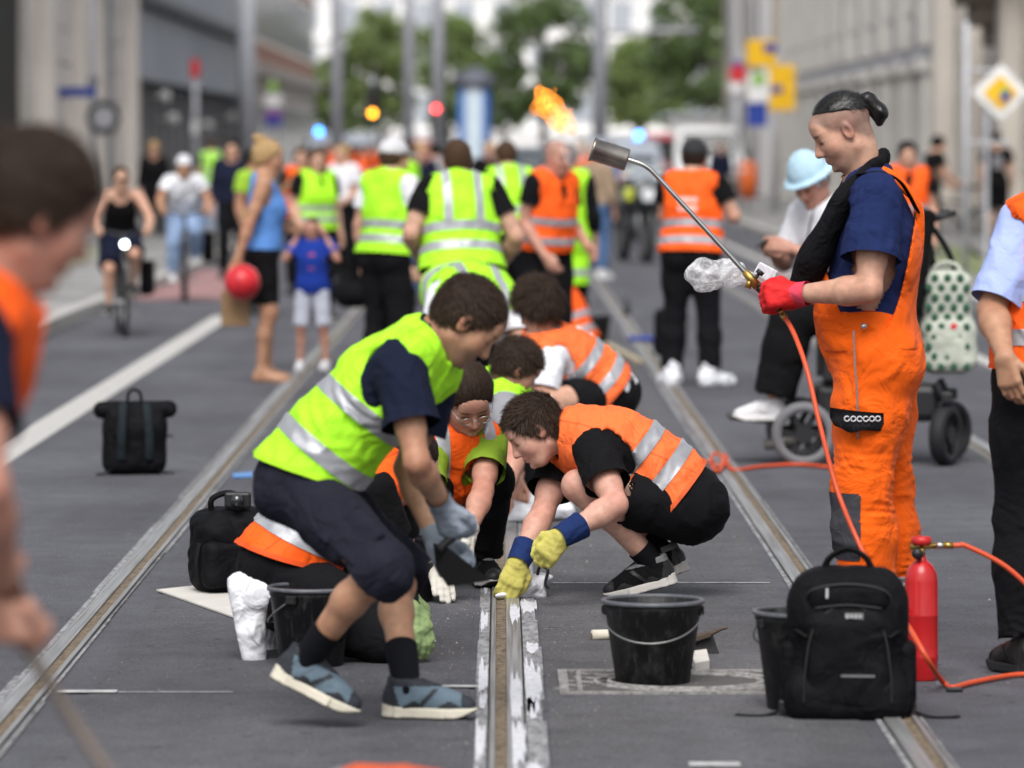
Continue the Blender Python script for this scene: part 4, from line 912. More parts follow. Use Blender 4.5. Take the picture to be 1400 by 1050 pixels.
# ------------------------------------------------------------------ masts, signs, lights, column
POLE = mat('galvanised_pole', (.42, .43, .47), .6, 0)
def at(px, py, Z): return P(px, py, Z)
def mast(px, Z, r, H, label, arms=()):
    x = (px-VP_X)*Z/FPX; t = empty('mast', (x, Z, 0), 0, label, 'mast', 'overhead line masts'); bm = bmesh.new(); cyl(bm, (0, 0, 0), (0, 0, H), r*1.1, r*.85, 20); bmo('shaft', bm, POLE, t, True)
    bm = bmesh.new(); cyl(bm, (0, 0, 0), (0, 0, .35), r*1.7, r*1.4, 20); bmo('base', bm, POLE, t, True)
    for z, L_ in arms: bm = bmesh.new(); cyl(bm, (0, 0, z), (L_, 0, z+.1), .06, .05, 10); cyl(bm, (0, 0, z+.9), (L_*.8, 0, z+.12), .02, .02, 6); bmo('bracket_arm', bm, POLE, t, True)
    return t
mast(461, 118, .16, 11, 'grey mast furthest left in the row of masts'); mast(559, 125, .14, 11, 'slim grey mast second from left'); mast(599, 118, .17, 11, 'grey mast left of the advertising column'); mast(820, 112, .18, 11, 'tall grey mast with bracket arm right of the flame', ((4.35, 2.4),)); mast(338, 130, .26, 9, 'thick blue grey column at the corner of the glazed building')
sheet('sky_line_dummy', 0, .01, 400, 400.01, -.5, PAVE) if False else None
def pole(px, Z, H, r, name, label, cat): 
    x = (px-VP_X)*Z/FPX; t = empty(name, (x, Z, 0), 0, label, cat); bm = bmesh.new(); cyl(bm, (0, 0, 0), (0, 0, H), r, r, 12); bmo('post', bm, POLE, t, True); return t
def plate(parent, name, cx, z, w_, h, m, y=-.08, bev=.01, rot=0):
    bm = bmesh.new(); box(bm, (0, 0, 0), (w_, .03, h), bev=bev); o = bmo(name, bm, m, parent); o.location = (cx, y, z); o.rotation_euler = (0, rot, 0); return o
def disc(parent, name, cx, z, r, m, y=-.1, th=.03):
    bm = bmesh.new(); cyl(bm, (0, th/2, 0), (0, -th/2, 0), r, r, 28); o = bmo(name, bm, m, parent); o.location = (cx, y, z); return o
SBLUE = mat('sign_blue', (.02, .05, .30), .5); SYEL = mat('sign_yellow', (.80, .46, .01), .5); SWHITE = mat('sign_white', (.72, .72, .72), .5); SRED = mat('sign_red', (.55, .03, .04), .5); SGREY = mat('sign_back_grey', (.20, .21, .23), .5, .3); SGREEN = mat('sign_green', (.25, .45, .08), .5); SPURP = mat('sign_purple', (.22, .06, .28), .5)
sg = pole(129, 84, 6, .05, 'street_sign', 'pole with blue street name plate and round sign on left pavement', 'sign'); s84 = FPX/84
plate(sg, 'name_plate', -.34, CAM_H+(195-126)/s84, .80, .17, SBLUE); disc(sg, 'round_sign', .19, CAM_H+(195-161)/s84, .31, mat('dark_sign_rim', (.03, .033, .04), .5)); disc(sg, 'sign_face', .19, CAM_H+(195-161)/s84, .2, mat('pale_sign_face', (.34, .34, .37), .5), -.13); plate(sg, 'clamp', 0, CAM_H+(195-112)/s84, .2, .2, SGREY, -.05)
sg = pole(268, 108, 3.6, .06, 'stop_pole', 'pole topped by a small red sign before dark shop front', 'sign'); plate(sg, 'red_plate', 0, CAM_H+(195-94)*108/FPX, .22, .42, SRED); plate(sg, 'notice', -.0, CAM_H+(195-175)*108/FPX, .16, .3, SWHITE)
sg = pole(374, 138, 3.6, .05, 'bus_stop_sign', 'bus stop sign with green disc and blue panel at far left', 'sign'); s_ = 138/FPX; disc(sg, 'green_disc', 0, CAM_H+(195-118)*s_, .16, SGREEN); plate(sg, 'white_panel', 0, CAM_H+(195-138)*s_, .5, .36, SWHITE); plate(sg, 'purple_panel', 0, CAM_H+(195-156)*s_, .56, .2, SPURP); plate(sg, 'blue_panel', 0, CAM_H+(195-167)*s_, .52, .26, SBLUE)
sg = pole(1060, 104, 3.9, .07, 'direction_sign_post', 'post with stepped yellow direction signs and blue panel at right', 'sign'); s_ = 104/FPX
plate(sg, 'yellow_board', -20*s_, CAM_H+(195-73)*s_, 40*s_, 36*s_, SYEL); plate(sg, 'yellow_board', 8*s_, CAM_H+(195-120)*s_, 36*s_, 62*s_, SYEL); plate(sg, 'route_shield', -8*s_, CAM_H+(195-66)*s_, 18*s_, 12*s_, SBLUE, -.11); plate(sg, 'route_shield', 1*s_, CAM_H+(195-122)*s_, 16*s_, 10*s_, SBLUE, -.11)
plate(sg, 'blue_panel', -26*s_, CAM_H+(195-157)*s_, 28*s_, 32*s_, SBLUE); plate(sg, 'white_panel', -24*s_, CAM_H+(195-120)*s_, 30*s_, 40*s_, SWHITE, -.12); disc(sg, 'green_disc', -24*s_, CAM_H+(195-108)*s_, 9*s_, SGREEN, -.15); plate(sg, 'cross_bar', -14*s_, CAM_H+(195-140)*s_, 52*s_, .06, POLE, -.04)
sg = pole(1008, 108, 3.6, .05, 'prohibition_sign', 'red and white sign left of the yellow direction signs', 'sign'); s_ = 108/FPX; disc(sg, 'red_disc', 0, CAM_H+(195-101)*s_, 12*s_, SRED); plate(sg, 'white_plate', -2*s_, CAM_H+(195-119)*s_, 20*s_, 14*s_, SWHITE); disc(sg, 'blue_rim', 0, CAM_H+(195-92)*s_, 9*s_, SBLUE, -.07)
sg = pole(1320, 57, 3.2, .035, 'priority_sign', 'priority road sign, white diamond with yellow centre at right edge', 'sign'); s_ = 57/FPX; zc = CAM_H+(195-127)*s_
plate(sg, 'white_diamond', 46*s_, zc, 56*s_, 56*s_, SWHITE, -.06, .01, R(45)); plate(sg, 'yellow_diamond', 46*s_, zc, 34*s_, 34*s_, SYEL, -.085, .005, R(45)); plate(sg, 'blue_arrow', 52*s_, zc-.03, 12*s_, 16*s_, SBLUE, -.105, .004, R(20)); plate(sg, 'green_fleck', 50*s_, zc+.03, 8*s_, 8*s_, SGREEN, -.107, .003, R(45))
bm = bmesh.new()
bm.free()
for z in (CAM_H+(195-97)*s_, CAM_H+(195-195)*s_): bm = bmesh.new(); cyl(bm, (0, 0, z), (62*s_, 0, z), .02, .02, 8); bmo('bracket', bm, POLE, sg)
bm = bmesh.new(); cyl(bm, (28*s_, 0, 0), (28*s_, 0, CAM_H+.4), .03, .03, 8); bmo('second_post', bm, POLE, sg)
def tlight(px, py, Z, col, em, label):
    t = pole(px, Z, 3.4, .06, 'traffic_light', label, 'traffic light'); s_ = Z/FPX; z = CAM_H+(195-py)*s_
    h = plate(t, 'housing', 0, z+(.25 if col != 'r' else -.2), .34, 1.0, mat('dark_housing', (.015, .02, .018), .5), -.12, .04)
    cs = [('r', (1, .05, .05)), ('y', (1, .35, .02)), ('g', (.05, .8, .4))]; i0 = [c for c, _ in cs].index(col)
    for i, (c, rgb) in enumerate(cs):
        zz = z+(i0-i)*.3; disc(t, 'lens', 0, zz, .07, emit('lamp_'+c, rgb, em) if c == col else mat('unlit_'+c, sc3(rgb, .05), .3), -.16)
    return t
tlight(510, 155, 118, 'y', 9, 'traffic light showing amber left of the advertising column'); tlight(597, 149, 118, 'r', 9, 'traffic light showing red beside the advertising column')
ac = empty('advertising_column', ((649-VP_X)*155/FPX, 155, 0), 0, 'blue and white advertising column beyond the workers', 'advertising column')
bm = bmesh.new(); lathe(bm, [(.62, 0), (.62, .35), (.58, .4), (.58, .02+3.6), (.0, 3.62)], 36); bmo('drum', bm, mat('column_concrete', (.3, .31, .33), .8), ac, True)
bm = bmesh.new(); lathe(bm, [(.0, 3.6), (.72, 3.6), (.74, 3.72), (.6, 3.95), (.3, 4.15), (.0, 4.25)], 36); bmo('cap', bm, mat('dark_column_cap', (.10, .11, .14), .5), ac, True)
for a0, a1, m_ in ((-2.9, -2.15, mat('poster_blue', (.10, .28, .75), .5)), (-2.1, -1.15, mat('poster_pale_blue', (.66, .78, .90), .5)), (-1.1, -.7, MATS['poster_blue']), (-.7, .2, mat('poster_navy', (.03, .06, .2), .5))):
    bm = bmesh.new(); aa = np.linspace(a0, a1, 10); lo_ = [bm.verts.new((.592*math.cos(a), .592*math.sin(a), .45)) for a in aa]; hi_ = [bm.verts.new((.592*math.cos(a), .592*math.sin(a), 3.5)) for a in aa]
    for i in range(9): bm.faces.new((lo_[i], lo_[i+1], hi_[i+1], hi_[i]))
    bmo('poster', bm, m_, ac, True)
bn = empty('litter_bin', ((1022-VP_X)*104/FPX, 104, 0), 0, 'orange litter bin on a post on the right pavement', 'bin'); bm = bmesh.new(); cyl(bm, (0, 0, 0), (0, 0, 1.3), .04, .04, 10); bmo('post', bm, POLE, bn); bm = bmesh.new(); lathe(bm, [(0, .45), (.19, .45), (.22, 1.05), (.2, 1.07), (.17, .6)], 20, (0, -.22, 0)); bmo('bucket', bm, mat('orange_plastic', (.6, .12, .02), .5), bn, True)
bm = bmesh.new(); lathe(bm, [(.22, 1.12), (.2, 1.25), (.0, 1.3)], 20, (0, -.22, 0)); bmo('lid', bm, MATS['orange_plastic'], bn, True)
# ------------------------------------------------------------------ vehicles far down the street
BEACON = emit('blue_beacon', (.05, .30, 1.0), 7)
def van(px, Z, W, H, L_, body, label, name='van', beacon=(), stripe=None, cat='van', group=None):
    t = empty(name, ((px-VP_X)*Z/FPX, Z, 0), 0, label, cat, group); w_ = W/2
    prof = [(0, .35), (0, .95), (.12, 1.08), (.75, 1.18), (1.35, H-.1), (1.75, H), (L_-.15, H), (L_, H-.15), (L_, .35)]
    bm = bmesh.new(); lv = []
    for i, (y, z) in enumerate(prof): lv.append([bm.verts.new((sx*(w_-(.12 if z > 1.2 else 0)), y, z)) for sx in (-1, 1)])
    for a, b in zip(lv, lv[1:]+lv[:1]): bm.faces.new((a[0], a[1], b[1], b[0]))
    bm.faces.new([v[0] for v in lv][::-1]); bm.faces.new([v[1] for v in lv]); bmesh.ops.bevel(bm, geom=list(bm.edges), offset=.05, segments=2, affect='EDGES'); bmesh.ops.recalc_face_normals(bm, faces=bm.faces); bmo('body', bm, body, t, True)
    bm = bmesh.new(); y0, z0, y1, z1 = .80, 1.22, 1.30, H-.18; f = [(-w_+.16, y0-.02, z0), (w_-.16, y0-.02, z0), (w_-.24, y1-.02, z1), (-w_+.24, y1-.02, z1)]; bm.faces.new([bm.verts.new(p) for p in f]); bmesh.ops.solidify(bm, geom=list(bm.faces), thickness=.02); ws = bmo('windscreen', bm, GLASS_D, t)
    for sx in (-1, 1):
        bm = bmesh.new(); box(bm, (sx*(w_-.22), .0, .86), (.34, .1, .2), bev=.04); bmo('headlight', bm, mat('headlight_glass', (.75, .78, .8), .15, spec=.9), t); bm = bmesh.new(); box(bm, (sx*(w_+.14), 1.0, 1.35), (.22, .12, .3), bev=.04); bmo('wing_mirror', bm, MATS['dark_housing'], t)
        for yy in (.75, L_-.9):
            bm = bmesh.new(); cyl(bm, (sx*(w_-.24), yy, .33), (sx*(w_+.01), yy, .33), .33, .33, 24); wh = bmo('wheel', bm, RUBBER, t, True); bm = bmesh.new(); cyl(bm, (sx*(w_+.0), yy, .33), (sx*(w_+.02), yy, .33), .2, .2, 20); bmo('rim', bm, mat('alloy', (.4, .4, .42), .35, .7), wh)
        bm = bmesh.new(); box(bm, (sx*(w_-.03), 2.2, 1.55), (.12, 1.2, .5), bev=.03); bmo('side_window', bm, GLASS_D, t)
    bm = bmesh.new(); box(bm, (0, -.05, .5), (W*.96, .2, .3), bev=.05); bmo('bumper', bm, MATS['dark_housing'], t); bm = bmesh.new(); box(bm, (0, -.16, .5), (.5, .02, .11), bev=.004); bmo('number_plate', bm, SWHITE, t); bm = bmesh.new(); box(bm, (0, -.02, .86), (W*.5, .06, .18), bev=.02); bmo('grille', bm, MATS['dark_housing'], t)
    if stripe: bm = bmesh.new(); box(bm, (0, .40, 1.13), (W*.9, .5, .03), bev=.005); bmo('bonnet_stripe', bm, stripe, t)
    for bx_ in beacon: bm = bmesh.new(); lathe(bm, [(.08, H-.02), (.08, H+.09), (.05, H+.13), (0, H+.14)], 16, (bx_, 1.9, 0)); bmo('beacon', bm, BEACON, t, True)
    return t
SILV = mat('silver_paint', (.42, .46, .52), .3, .3, coat=.5); WHITEV = mat('white_van_paint', (.72, .73, .74), .3, coat=.5); REDV = mat('red_van_paint', (.42, .03, .045), .35, coat=.5); POLB = mat('police_blue', (.02, .10, .42), .4); POLY = mat('police_yellow', (.55, .6, .05), .4)
MATS['dark_housing']; van(468, 120, 2.0, 1.95, 5, SILV, 'pale police van with bright blue beacons behind the crowd at left', 'police_van', (-.68,), POLB, 'police van')
van(850, 104, 1.95, 1.82, 5, SILV, 'silver blue police van with one lit beacon behind the motorcycle', 'police_van', (.44,), POLY, 'police van')
van(912, 140, 2.0, 2.0, 5, REDV, 'dark red van parked beyond the police van', 'red_van'); van(971, 132, 2.0, 2.2, 5, WHITEV, 'white van beyond the man in black cap', 'white_van'); van(566, 140, 1.9, 1.8, 4.6, REDV, 'red car front half hidden behind the crowd near the column', 'red_car', cat='car')
van(728, 150, 1.9, 1.6, 4.6, mat('slate_car_paint', (.10, .115, .13), .3, coat=.5), 'slate grey car far behind the bald worker', 'grey_car', cat='car')

# loose grit on the road round the work
def grit():
    rng = np.random.RandomState(9); n = 2600; z = rng.uniform(10.5, 24, n); x = np.where(rng.rand(n) < .55, rng.normal(0, .22, n), rng.uniform(-2.6, 2.6, n)); s = rng.uniform(.0012, .0042, n)*np.where(rng.rand(n) < .04, 1.9, 1)
    base = np.array([(1, 0, 0), (-.5, .8, 0), (-.6, -.7, .1), (.1, .1, .9)]); V = np.empty((n, 4, 3))
    a = rng.uniform(0, 6.28, n)
    for k in range(4):
        bx_, by_, bz_ = base[k]; V[:, k, 0] = x+s*(bx_*np.cos(a)-by_*np.sin(a)); V[:, k, 1] = z+s*(bx_*np.sin(a)+by_*np.cos(a)); V[:, k, 2] = .005+s*bz_*1.2
    i = np.arange(n)*4; F = np.concatenate([np.stack([i+p, i+q, i+3, i+3], 1) for p, q in ((0, 1), (1, 2), (2, 0))]); o = mesh_np('grit', V.reshape(-1, 3), F, mat('grit_stone', (.24, .22, .20), .9, var=.5, vscale=60), None, smooth=False); tag(o, 'loose grit and crumbs of joint filler scattered along the rails', 'grit', kind='stuff')
grit()

def smears():
    rng = np.random.RandomState(21); SMW = grime('white_smear', (.30, .30, .32), (.55, .56, .60), (.68, .69, .74), 55, (1, .6, 1), .38, .58)
    spots = [(.100, 14.5, .026, .62), (.095, 13.85, .02, .22), (.046, 14.1, .018, .5), (.05, 13.0, .02, .45), (-.058, 14.6, .015, .42), (-.056, 14.05, .012, .2), (-.06, 13.1, .014, .4), (.10, 16.9, .03, .22), (.05, 16.6, .018, .3), (-.06, 16.4, .013, .3), (.09, 12.3, .022, .3), (.105, 15.5, .02, .15), (-.055, 17.8, .012, .4), (.05, 18.6, .015, .5), (-.058, 12.2, .014, .3), (.045, 12.1, .016, .3)]
    for x, y, rx, ry in spots:
        bm = bmesh.new(); n = 44; vs = []
        for i in range(n):
            a = 2*math.pi*i/n; k = 1+.28*math.sin(3*a+rng.rand()*2)+.22*rng.normal(); k = min(max(k, .45), 1.5); ex_ = abs(math.cos(a))**.6*math.copysign(1, math.cos(a)); ey = abs(math.sin(a))**.6*math.copysign(1, math.sin(a)); vs.append(bm.verts.new((x+rx*ex_*(.75+.25*k), y+ry*ey*k, .0135 if .02 < x < .07 else .0078)))
        bm.faces.new(vs); o = bmo('sealant_smear', bm, SMW); tag(o, kind='structure')
smears()
# ------------------------------------------------------------------ clothing materials
def reflective():
    m, n, b, o = _nodes('reflective'); v = _coord(n)
    t = _tex(n, 'ShaderNodeTexNoise', 9, 3, v); c = _ramp(n, t.outputs[0], [(.3, (.30, .31, .34)), (.7, (.42, .43, .46))]); n.links.new(c, b.inputs['Base Color'])
    b.inputs['Roughness'].default_value = .42; b.inputs['Metallic'].default_value = .25; g = _tex(n, 'ShaderNodeTexNoise', 16, 3, v, Distortion=.6); _bump(n, b, g.outputs[0], .25, .015); MATS['reflective'] = m
reflective()
LIME = cloth('lime_vest_cloth', (.40, .88, .03), .65, .6, .15, .12, 0); ORANGE = cloth('orange_vest_cloth', (.95, .115, .012), .65, .6, .15, .12, 0)
ORANGE_P = cloth('orange_polyester_cloth', (.95, .17, .045), .6, .6, .15, .12, 0); DUNG = cloth('orange_workwear', (.93, .13, .006), .75, .5, .12, .1, .05)
NAVY = cloth('navy_jersey', (.008, .011, .028), .9, .35); NAVYT = cloth('navy_tee', (.012, .022, .085), .9, .35); BLACK = cloth('black_cotton', (.005, .005, .006), .9, .4)
CARGO = cloth('dark_cargo_cloth', (.014, .0145, .025), .9, .55); BLKTR = cloth('black_trouser_cloth', (.006, .006, .0075), .9, .4); GREENT = cloth('olive_green_tee', (.19, .30, .025), .9, .35)
WHITEC = cloth('white_cotton', (.72, .73, .78), .9, .35); LBLUE = cloth('light_blue_shirt', (.36, .44, .78), .85, .35); TANK = cloth('blue_tank_top', (.10, .24, .58), .85, .3); GREYC = cloth('grey_shorts_cloth', (.45, .47, .55), .9, .35)
BLUET = cloth('blue_tee', (.012, .038, .27), .9, .3); JEANS = cloth('pale_jeans', (.24, .33, .50), .9, .4); DENIM = cloth('denim', (.07, .13, .26), .9, .4); GREYT = cloth('grey_tee', (.25, .25, .27), .9, .35)
COVER = cloth('white_plastic_cover', (.74, .75, .80), .35, .8, .0, .05, 0, .5); HATB = cloth('pale_blue_hat_cloth', (.42, .60, .72), .9, .3)
SOCKB = cloth('black_sock', (.007, .0075, .010), .95, .2); GLGREY = cloth('grey_glove', (.26, .30, .36), .8, .4); GLYEL = cloth('yellow_leather_glove', (.55, .50, .13), .75, .5); GLBLUE = cloth('blue_glove_cuff', (.012, .028, .11), .85, .4)
GLRED = cloth('red_glove', (.62, .02, .022), .6, .4); GLCUFF = cloth('red_knit_cuff', (.60, .06, .10), .9, .3); GLWHITE = cloth('white_cotton_glove', (.60, .58, .52), .9, .4); GLGREEN = cloth('green_glove', (.26, .36, .16), .8, .4)
H_SLICK = mat('slick_black_hair', (.007, .006, .006), .32, 0, .5, 1, .35, 1, .004, .5, (150, 150, 25)); H_DARK = hairmat('dark_brown_hair', (.022, .014, .010)); H_BLK = hairmat('black_hair', (.009, .008, .008)); H_BRN = hairmat('brown_hair', (.06, .034, .02)); H_BLD = hairmat('blond_hair', (.38, .25, .12)); H_GRY = hairmat('grey_hair', (.25, .24, .23))
TR_BLUE = dict(kind='trainer', upper=cloth('grey_blue_mesh', (.13, .18, .225), .8, .4), trim=mat('shoe_dark_trim', (.022, .026, .034), .7), sole=mat('cream_rubber', (.62, .58, .48), .7), outsole=mat('black_rubber', (.012, .012, .014), .7), lace=mat('grey_lace', (.3, .33, .38), .8))
TR_BLACK = dict(kind='trainer', upper=cloth('black_mesh', (.006, .006, .007), .85, .4), trim=mat('shoe_black_trim', (.018, .018, .02), .5), collar=mat('grey_shoe_lining', (.2, .2, .2), .9), sole=mat('pale_rubber', (.55, .53, .50), .7), outsole=MATS['black_rubber'], lace=mat('dark_lace', (.02, .02, .022), .8))
TR_WHITE = dict(kind='trainer', upper=cloth('white_leather', (.68, .68, .70), .6, .3), sole=mat('white_rubber', (.7, .7, .7), .6), outsole=MATS['pale_rubber'], lace=mat('white_lace', (.7, .7, .7), .8))
BOOT = dict(kind='boot', upper=mat('black_boot_leather', (.014, .013, .013), .5, bump=.2), sole=MATS['black_rubber'], outsole=MATS['black_rubber'], lace=MATS['dark_lace'])
SHCOV = dict(kind='cover', mat=COVER)
# ------------------------------------------------------------------ the workers at the rails
def walker():
    Z = 13.62; J = {}; pel = P(412, 655, Z); J['pel'] = pel; J['chest'] = P(512, 545, Z); J['neck'] = P(583, 466, Z)
    J['hipR'] = pel+A(.01, -.09, -.03); J['hipL'] = pel+A(.01, .09, -.03); J['shR'] = P(546, 500, Z-.17); J['shL'] = P(596, 508, Z+.17)
    J['elR'] = on_ray(J['shR'], 570, 632, .30, -1); J['wrR'] = on_ray(J['elR'], 604, 690, .25, 1); J['elL'] = on_ray(J['shL'], 556, 640, .30, 1); J['wrL'] = on_ray(J['elL'], 598, 742, .25, -1)
    J['knR'] = on_ray(J['hipR'], 524, 778, .43, -1); J['anR'] = on_ray(J['knR'], 418, 903, .41, 1); J['knL'] = on_ray(J['hipL'], 545, 776, .43, 1); J['anL'] = on_ray(J['knL'], 556, 912, .40, -1)
    J['fuR'] = nrm(A(.44, 0, .9)); J['toeR'] = J['anR']+A(.9, -.1, -.45)*.19; J['toeL'] = J['anL']+A(.19, -.02, -.06); J['anL'][2] = .095
    J['head'] = P(637, 438, Z-.01); J['hf'] = A(.66, .10, -.74); J['hu'] = A(.72, .05, .69)
    J['hdR'] = A(.35, .25, -.9); J['hnR'] = A(.6, .8, .1); J['htR'] = A(.9, -.3, .2); J['hdL'] = A(.5, -.2, -.8); J['hnL'] = A(.3, -.9, .2); J['htL'] = A(.8, .2, .3)
    J['hunch'] = .03
    r = figure('worker in lime vest and dark cargo shorts stooping forward with grey gloves', J, dict(skin='tan', vox=.008, cvox=.007, seed=2, beard=.75, bulk=.90, curlR=.75, curlL=.75,
        top=dict(mat=NAVY, sleeve=.62, loose=.018, flare=.024), bottom=dict(mat=CARGO, len=1.12, loose=.020, hemloose=.030, name='cargo_shorts'),
        vest=dict(mat=LIME, hem=.03, hemn=A(.31, 0, .95), strn=A(.63, 0, .78), stripes=(.085, .262), loose=.028, arm=.096, flare=.02, vneck=False),
        socks=(SOCKB, .34), shoes=TR_BLUE, gloves=dict(R=dict(mat=GLGREY), L=dict(mat=GLGREY)), hair=dict(mat=H_DARK, vol=.008, slen=.020, strands=3600, recede=0.4, lift=.4)))
    base = np.array(r.location); th = nrm(J['knR']-J['hipR']); c = lerp(J['hipR'], J['knR'], .60)+A(.012, -.094, .012); n_ = nrm(A(0, -1, 0)-th*(-th[1])); u_ = np.cross(th, n_)
    V, Q = sdf_mesh([(.02, [bxp(c, (.085, .07, .018), .014, (th, u_, n_))])], .007, mod=lambda p, d: d+.003*wrink(p.astype(float), 22, 61)); po = mesh_np('cargo_pocket', V, Q, CARGO, r, loc=base)
    V, Q = sdf_mesh([(.02, [bxp(c-th*.07+n_*.009, (.026, .074, .014), .008, (th, u_, n_))])], .006, mod=lambda p, d: d+.002*wrink(p.astype(float), 22, 62)); mesh_np('pocket_flap', V, Q, CARGO, po, loc=base)
    return J, r
J_walk, o_walk = walker()
def croucher():
    Z = 17.3; J = {}; pel = P(936, 690, Z); J['pel'] = pel; J['chest'] = P(852, 622, Z); J['neck'] = P(782, 592, Z)
    J['hipL'] = pel+A(0, -.09, -.005); J['hipR'] = pel+A(0, .09, -.005); J['knL'] = on_ray(J['hipL'], 790, 664, .42, -1); J['anL'] = on_ray(J['knL'], 893, 772, .42, 1)
    J['knR'] = on_ray(J['hipR'], 778, 650, .43, 1); J['anR'] = on_ray(J['knR'], 908, 756, .43, -1)
    J['shL'] = P(812, 615, Z-.17); J['shR'] = P(768, 622, Z+.17); J['elL'] = on_ray(J['shL'], 842, 690, .27, -1); J['wrL'] = on_ray(J['elL'], 770, 732, .25, -1)
    J['elR'] = on_ray(J['shR'], 742, 702, .27, -1); J['wrR'] = on_ray(J['elR'], 710, 766, .24, -1)
    J['fuL'] = nrm(A(-.24, 0, .97)); J['fuR'] = nrm(A(-.3, 0, .95)); J['toeL'] = J['anL']+A(-.19, -.02, -.1); J['toeR'] = J['anR']+A(-.19, .02, -.11)
    J['head'] = P(731, 588, Z-.02); J['hf'] = A(-.78, -.12, -.62); J['hu'] = A(-.62, 0, .78)
    J['hdL'] = A(-.7, -.1, -.75); J['hnL'] = A(-.3, .7, -.5); J['htL'] = A(-.4, -.3, .3); J['hdR'] = A(-.35, -.25, -.9); J['hnR'] = A(-.15, .9, -.3); J['htR'] = A(.8, -.3, .1); J['hunch'] = .035
    r = figure('crouching man in orange vest and black shorts wiping the rail with yellow gloves', J, dict(skin='pink', vox=.0075, cvox=.0075, seed=4, bulk=1.06, curlL=.55, curlR=.28,
        top=dict(mat=BLACK, sleeve=.62, loose=.016, flare=.02), bottom=dict(mat=BLKTR, len=.52, loose=.026, hemloose=.045, name='shorts'),
        vest=dict(mat=ORANGE_P, hem=.04, stripes=(.10, .225), loose=.028, arm=.086, vneck=False, sw=.027), socks=(SOCKB, .2), shoes=TR_BLACK,
        gloves=dict(L=dict(mat=GLYEL, cuff=GLBLUE, cuff_len=.085, cuff_r=.045, cflare=.01), R=dict(mat=GLYEL, cuff=GLBLUE, cuff_len=.075, cuff_r=.045, cflare=.01)), hair=dict(mat=H_DARK, vol=.012, slen=.026, strands=3800, lift=.5)))
    return J, r
J_crouch, o_crouch = croucher()
def torchman():
    Z = 15.8; J = {}; pel = P(1192, 478, Z); J['pel'] = pel; J['chest'] = P(1194, 345, Z); J['neck'] = P(1186, 240, Z)
    J['hipL'] = pel+A(.0, -.095, -.04); J['hipR'] = pel+A(.02, .095, -.04); J['knL'] = P(1180, 662, Z-.12); J['knR'] = P(1208, 660, Z+.12); J['anL'] = P(1188, 842, Z-.12); J['anR'] = P(1222, 834, Z+.13)
    J['anL'][2] = J['anR'][2] = .095; J['toeL'] = J['anL']+A(-.19, -.04, -.06); J['toeR'] = J['anR']+A(-.19, .03, -.06)
    J['shL'] = P(1200, 272, Z-.215); J['shR'] = P(1180, 268, Z+.19); J['elL'] = P(1188, 396, Z-.31); J['wrL'] = P(1088, 402, Z-.17)
    J['elR'] = on_ray(J['shR'], 1150, 390, .32, 1); J['wrR'] = on_ray(J['elR'], 1085, 408, .26, -1)
    J['head'] = P(1152, 178, Z-.01); J['hf'] = A(-.82, -.05, -.52); J['hu'] = A(-.5, 0, .84)
    J['hdL'] = A(-1, .1, -.05); J['hnL'] = A(0, .9, -.3); J['htL'] = A(-.2, .3, .9); J['hdR'] = A(-1, -.2, 0); J['hnR'] = A(0, -.9, -.2); J['htR'] = A(-.2, 0, 1)
    L = dict(skin='light', vox=.0085, cvox=.008, seed=6, bulk=1.05, belly=.015, beard=.75, buzz=.9, curlL=.85, curlR=.8,
        top=dict(mat=NAVYT, sleeve=.66, loose=.020, flare=.03), bottom=dict(mat=DUNG, len=1.86, loose=.035, hemloose=.056, waist=.12, name='dungaree_legs'), shoes=BOOT, gloves=dict(L=dict(mat=GLRED, cuff=GLCUFF, cuff_len=.045, cuff_r=.04), R=dict(mat=GLRED, cuff=GLCUFF)), wr=1.35,
        hair=dict(mat=H_SLICK, vol=.0045, amp=.0012, slen=.03, lift=.05, strands=700, undercut=.066, flow='back', extra=[((0, -.085, .06), (0, -.118, .04), .018, .026), ((0, -.118, .04), (0, -.132, -.01), .028, .03), ((0, -.132, -.01), (0, -.112, -.04), .026, .014)], ename='hair_bun'))
    r = figure('tall man in orange dungarees and navy t-shirt holding the gas torch', J, L)
    base = np.array(r.location); G_ = body_groups(dict(J), 1.05, False, .015); rs, fs, us = frame(J['neck']-J['pel'], J['hipR']-J['hipL'])
    def mod(p, d):
        q = p.astype(float)-J['pel']; y = q@fs; z = q@us; x = np.abs(q@rs)
        lim = np.where(y > 0, np.minimum(.05+(np.maximum(y, 0)/.16)**2.4*.28, .36), np.minimum(.05+(np.maximum(-y, 0)/.15)**2.4*.34, .52))
        d = d+.006*wrink(q, 8, 6); d = np.maximum(d, (z-lim)*.25); return np.maximum(d, .0-z)
    V, Q = sdf_mesh([(.05, [infl(p, .04) for p in G_['torso'][:4]+G_['torso'][7:]])], .008, mod=mod, margin=.04)
    bib = mesh_np('bib', V, Q, DUNG, r, loc=base)
    for s, sg in (('L', -1), ('R', 1)):     # braces over the shoulders
        tp = lerp(J['neck'], J['sh'+s], .55); pts = [J['chest']-fs*.155+rs*sg*.04-us*.04, J['chest']-fs*.165+rs*sg*.05+us*.08, J['chest']-fs*.15+rs*sg*.07+us*.17, tp-fs*.075+us*.035, tp-fs*.03+us*.062]
        tubeo('brace_strap', [p-base for p in pts], .017, DUNG, r, 8, 6, .25)
    # knee patch, pocket flap with print, side seam, button, reflective ankle band
    Vp, Fp = J['_pants']
    V2, F2 = slab(Vp, Fp, J['knL']-A(0, 0, .14), A(0, 0, 1), .115, keep=lambda q: q[1] < J['knL'][1]+.02 and q[0] < J['knL'][0]-.02); mesh_np('knee_patch', V2, F2, cloth('dark_knee_patch', (.055, .055, .065), .9, .4), r, loc=base)
    fl0 = P(1179, 577, J['knL'][1]-.14); bm = bmesh.new(); rows = []
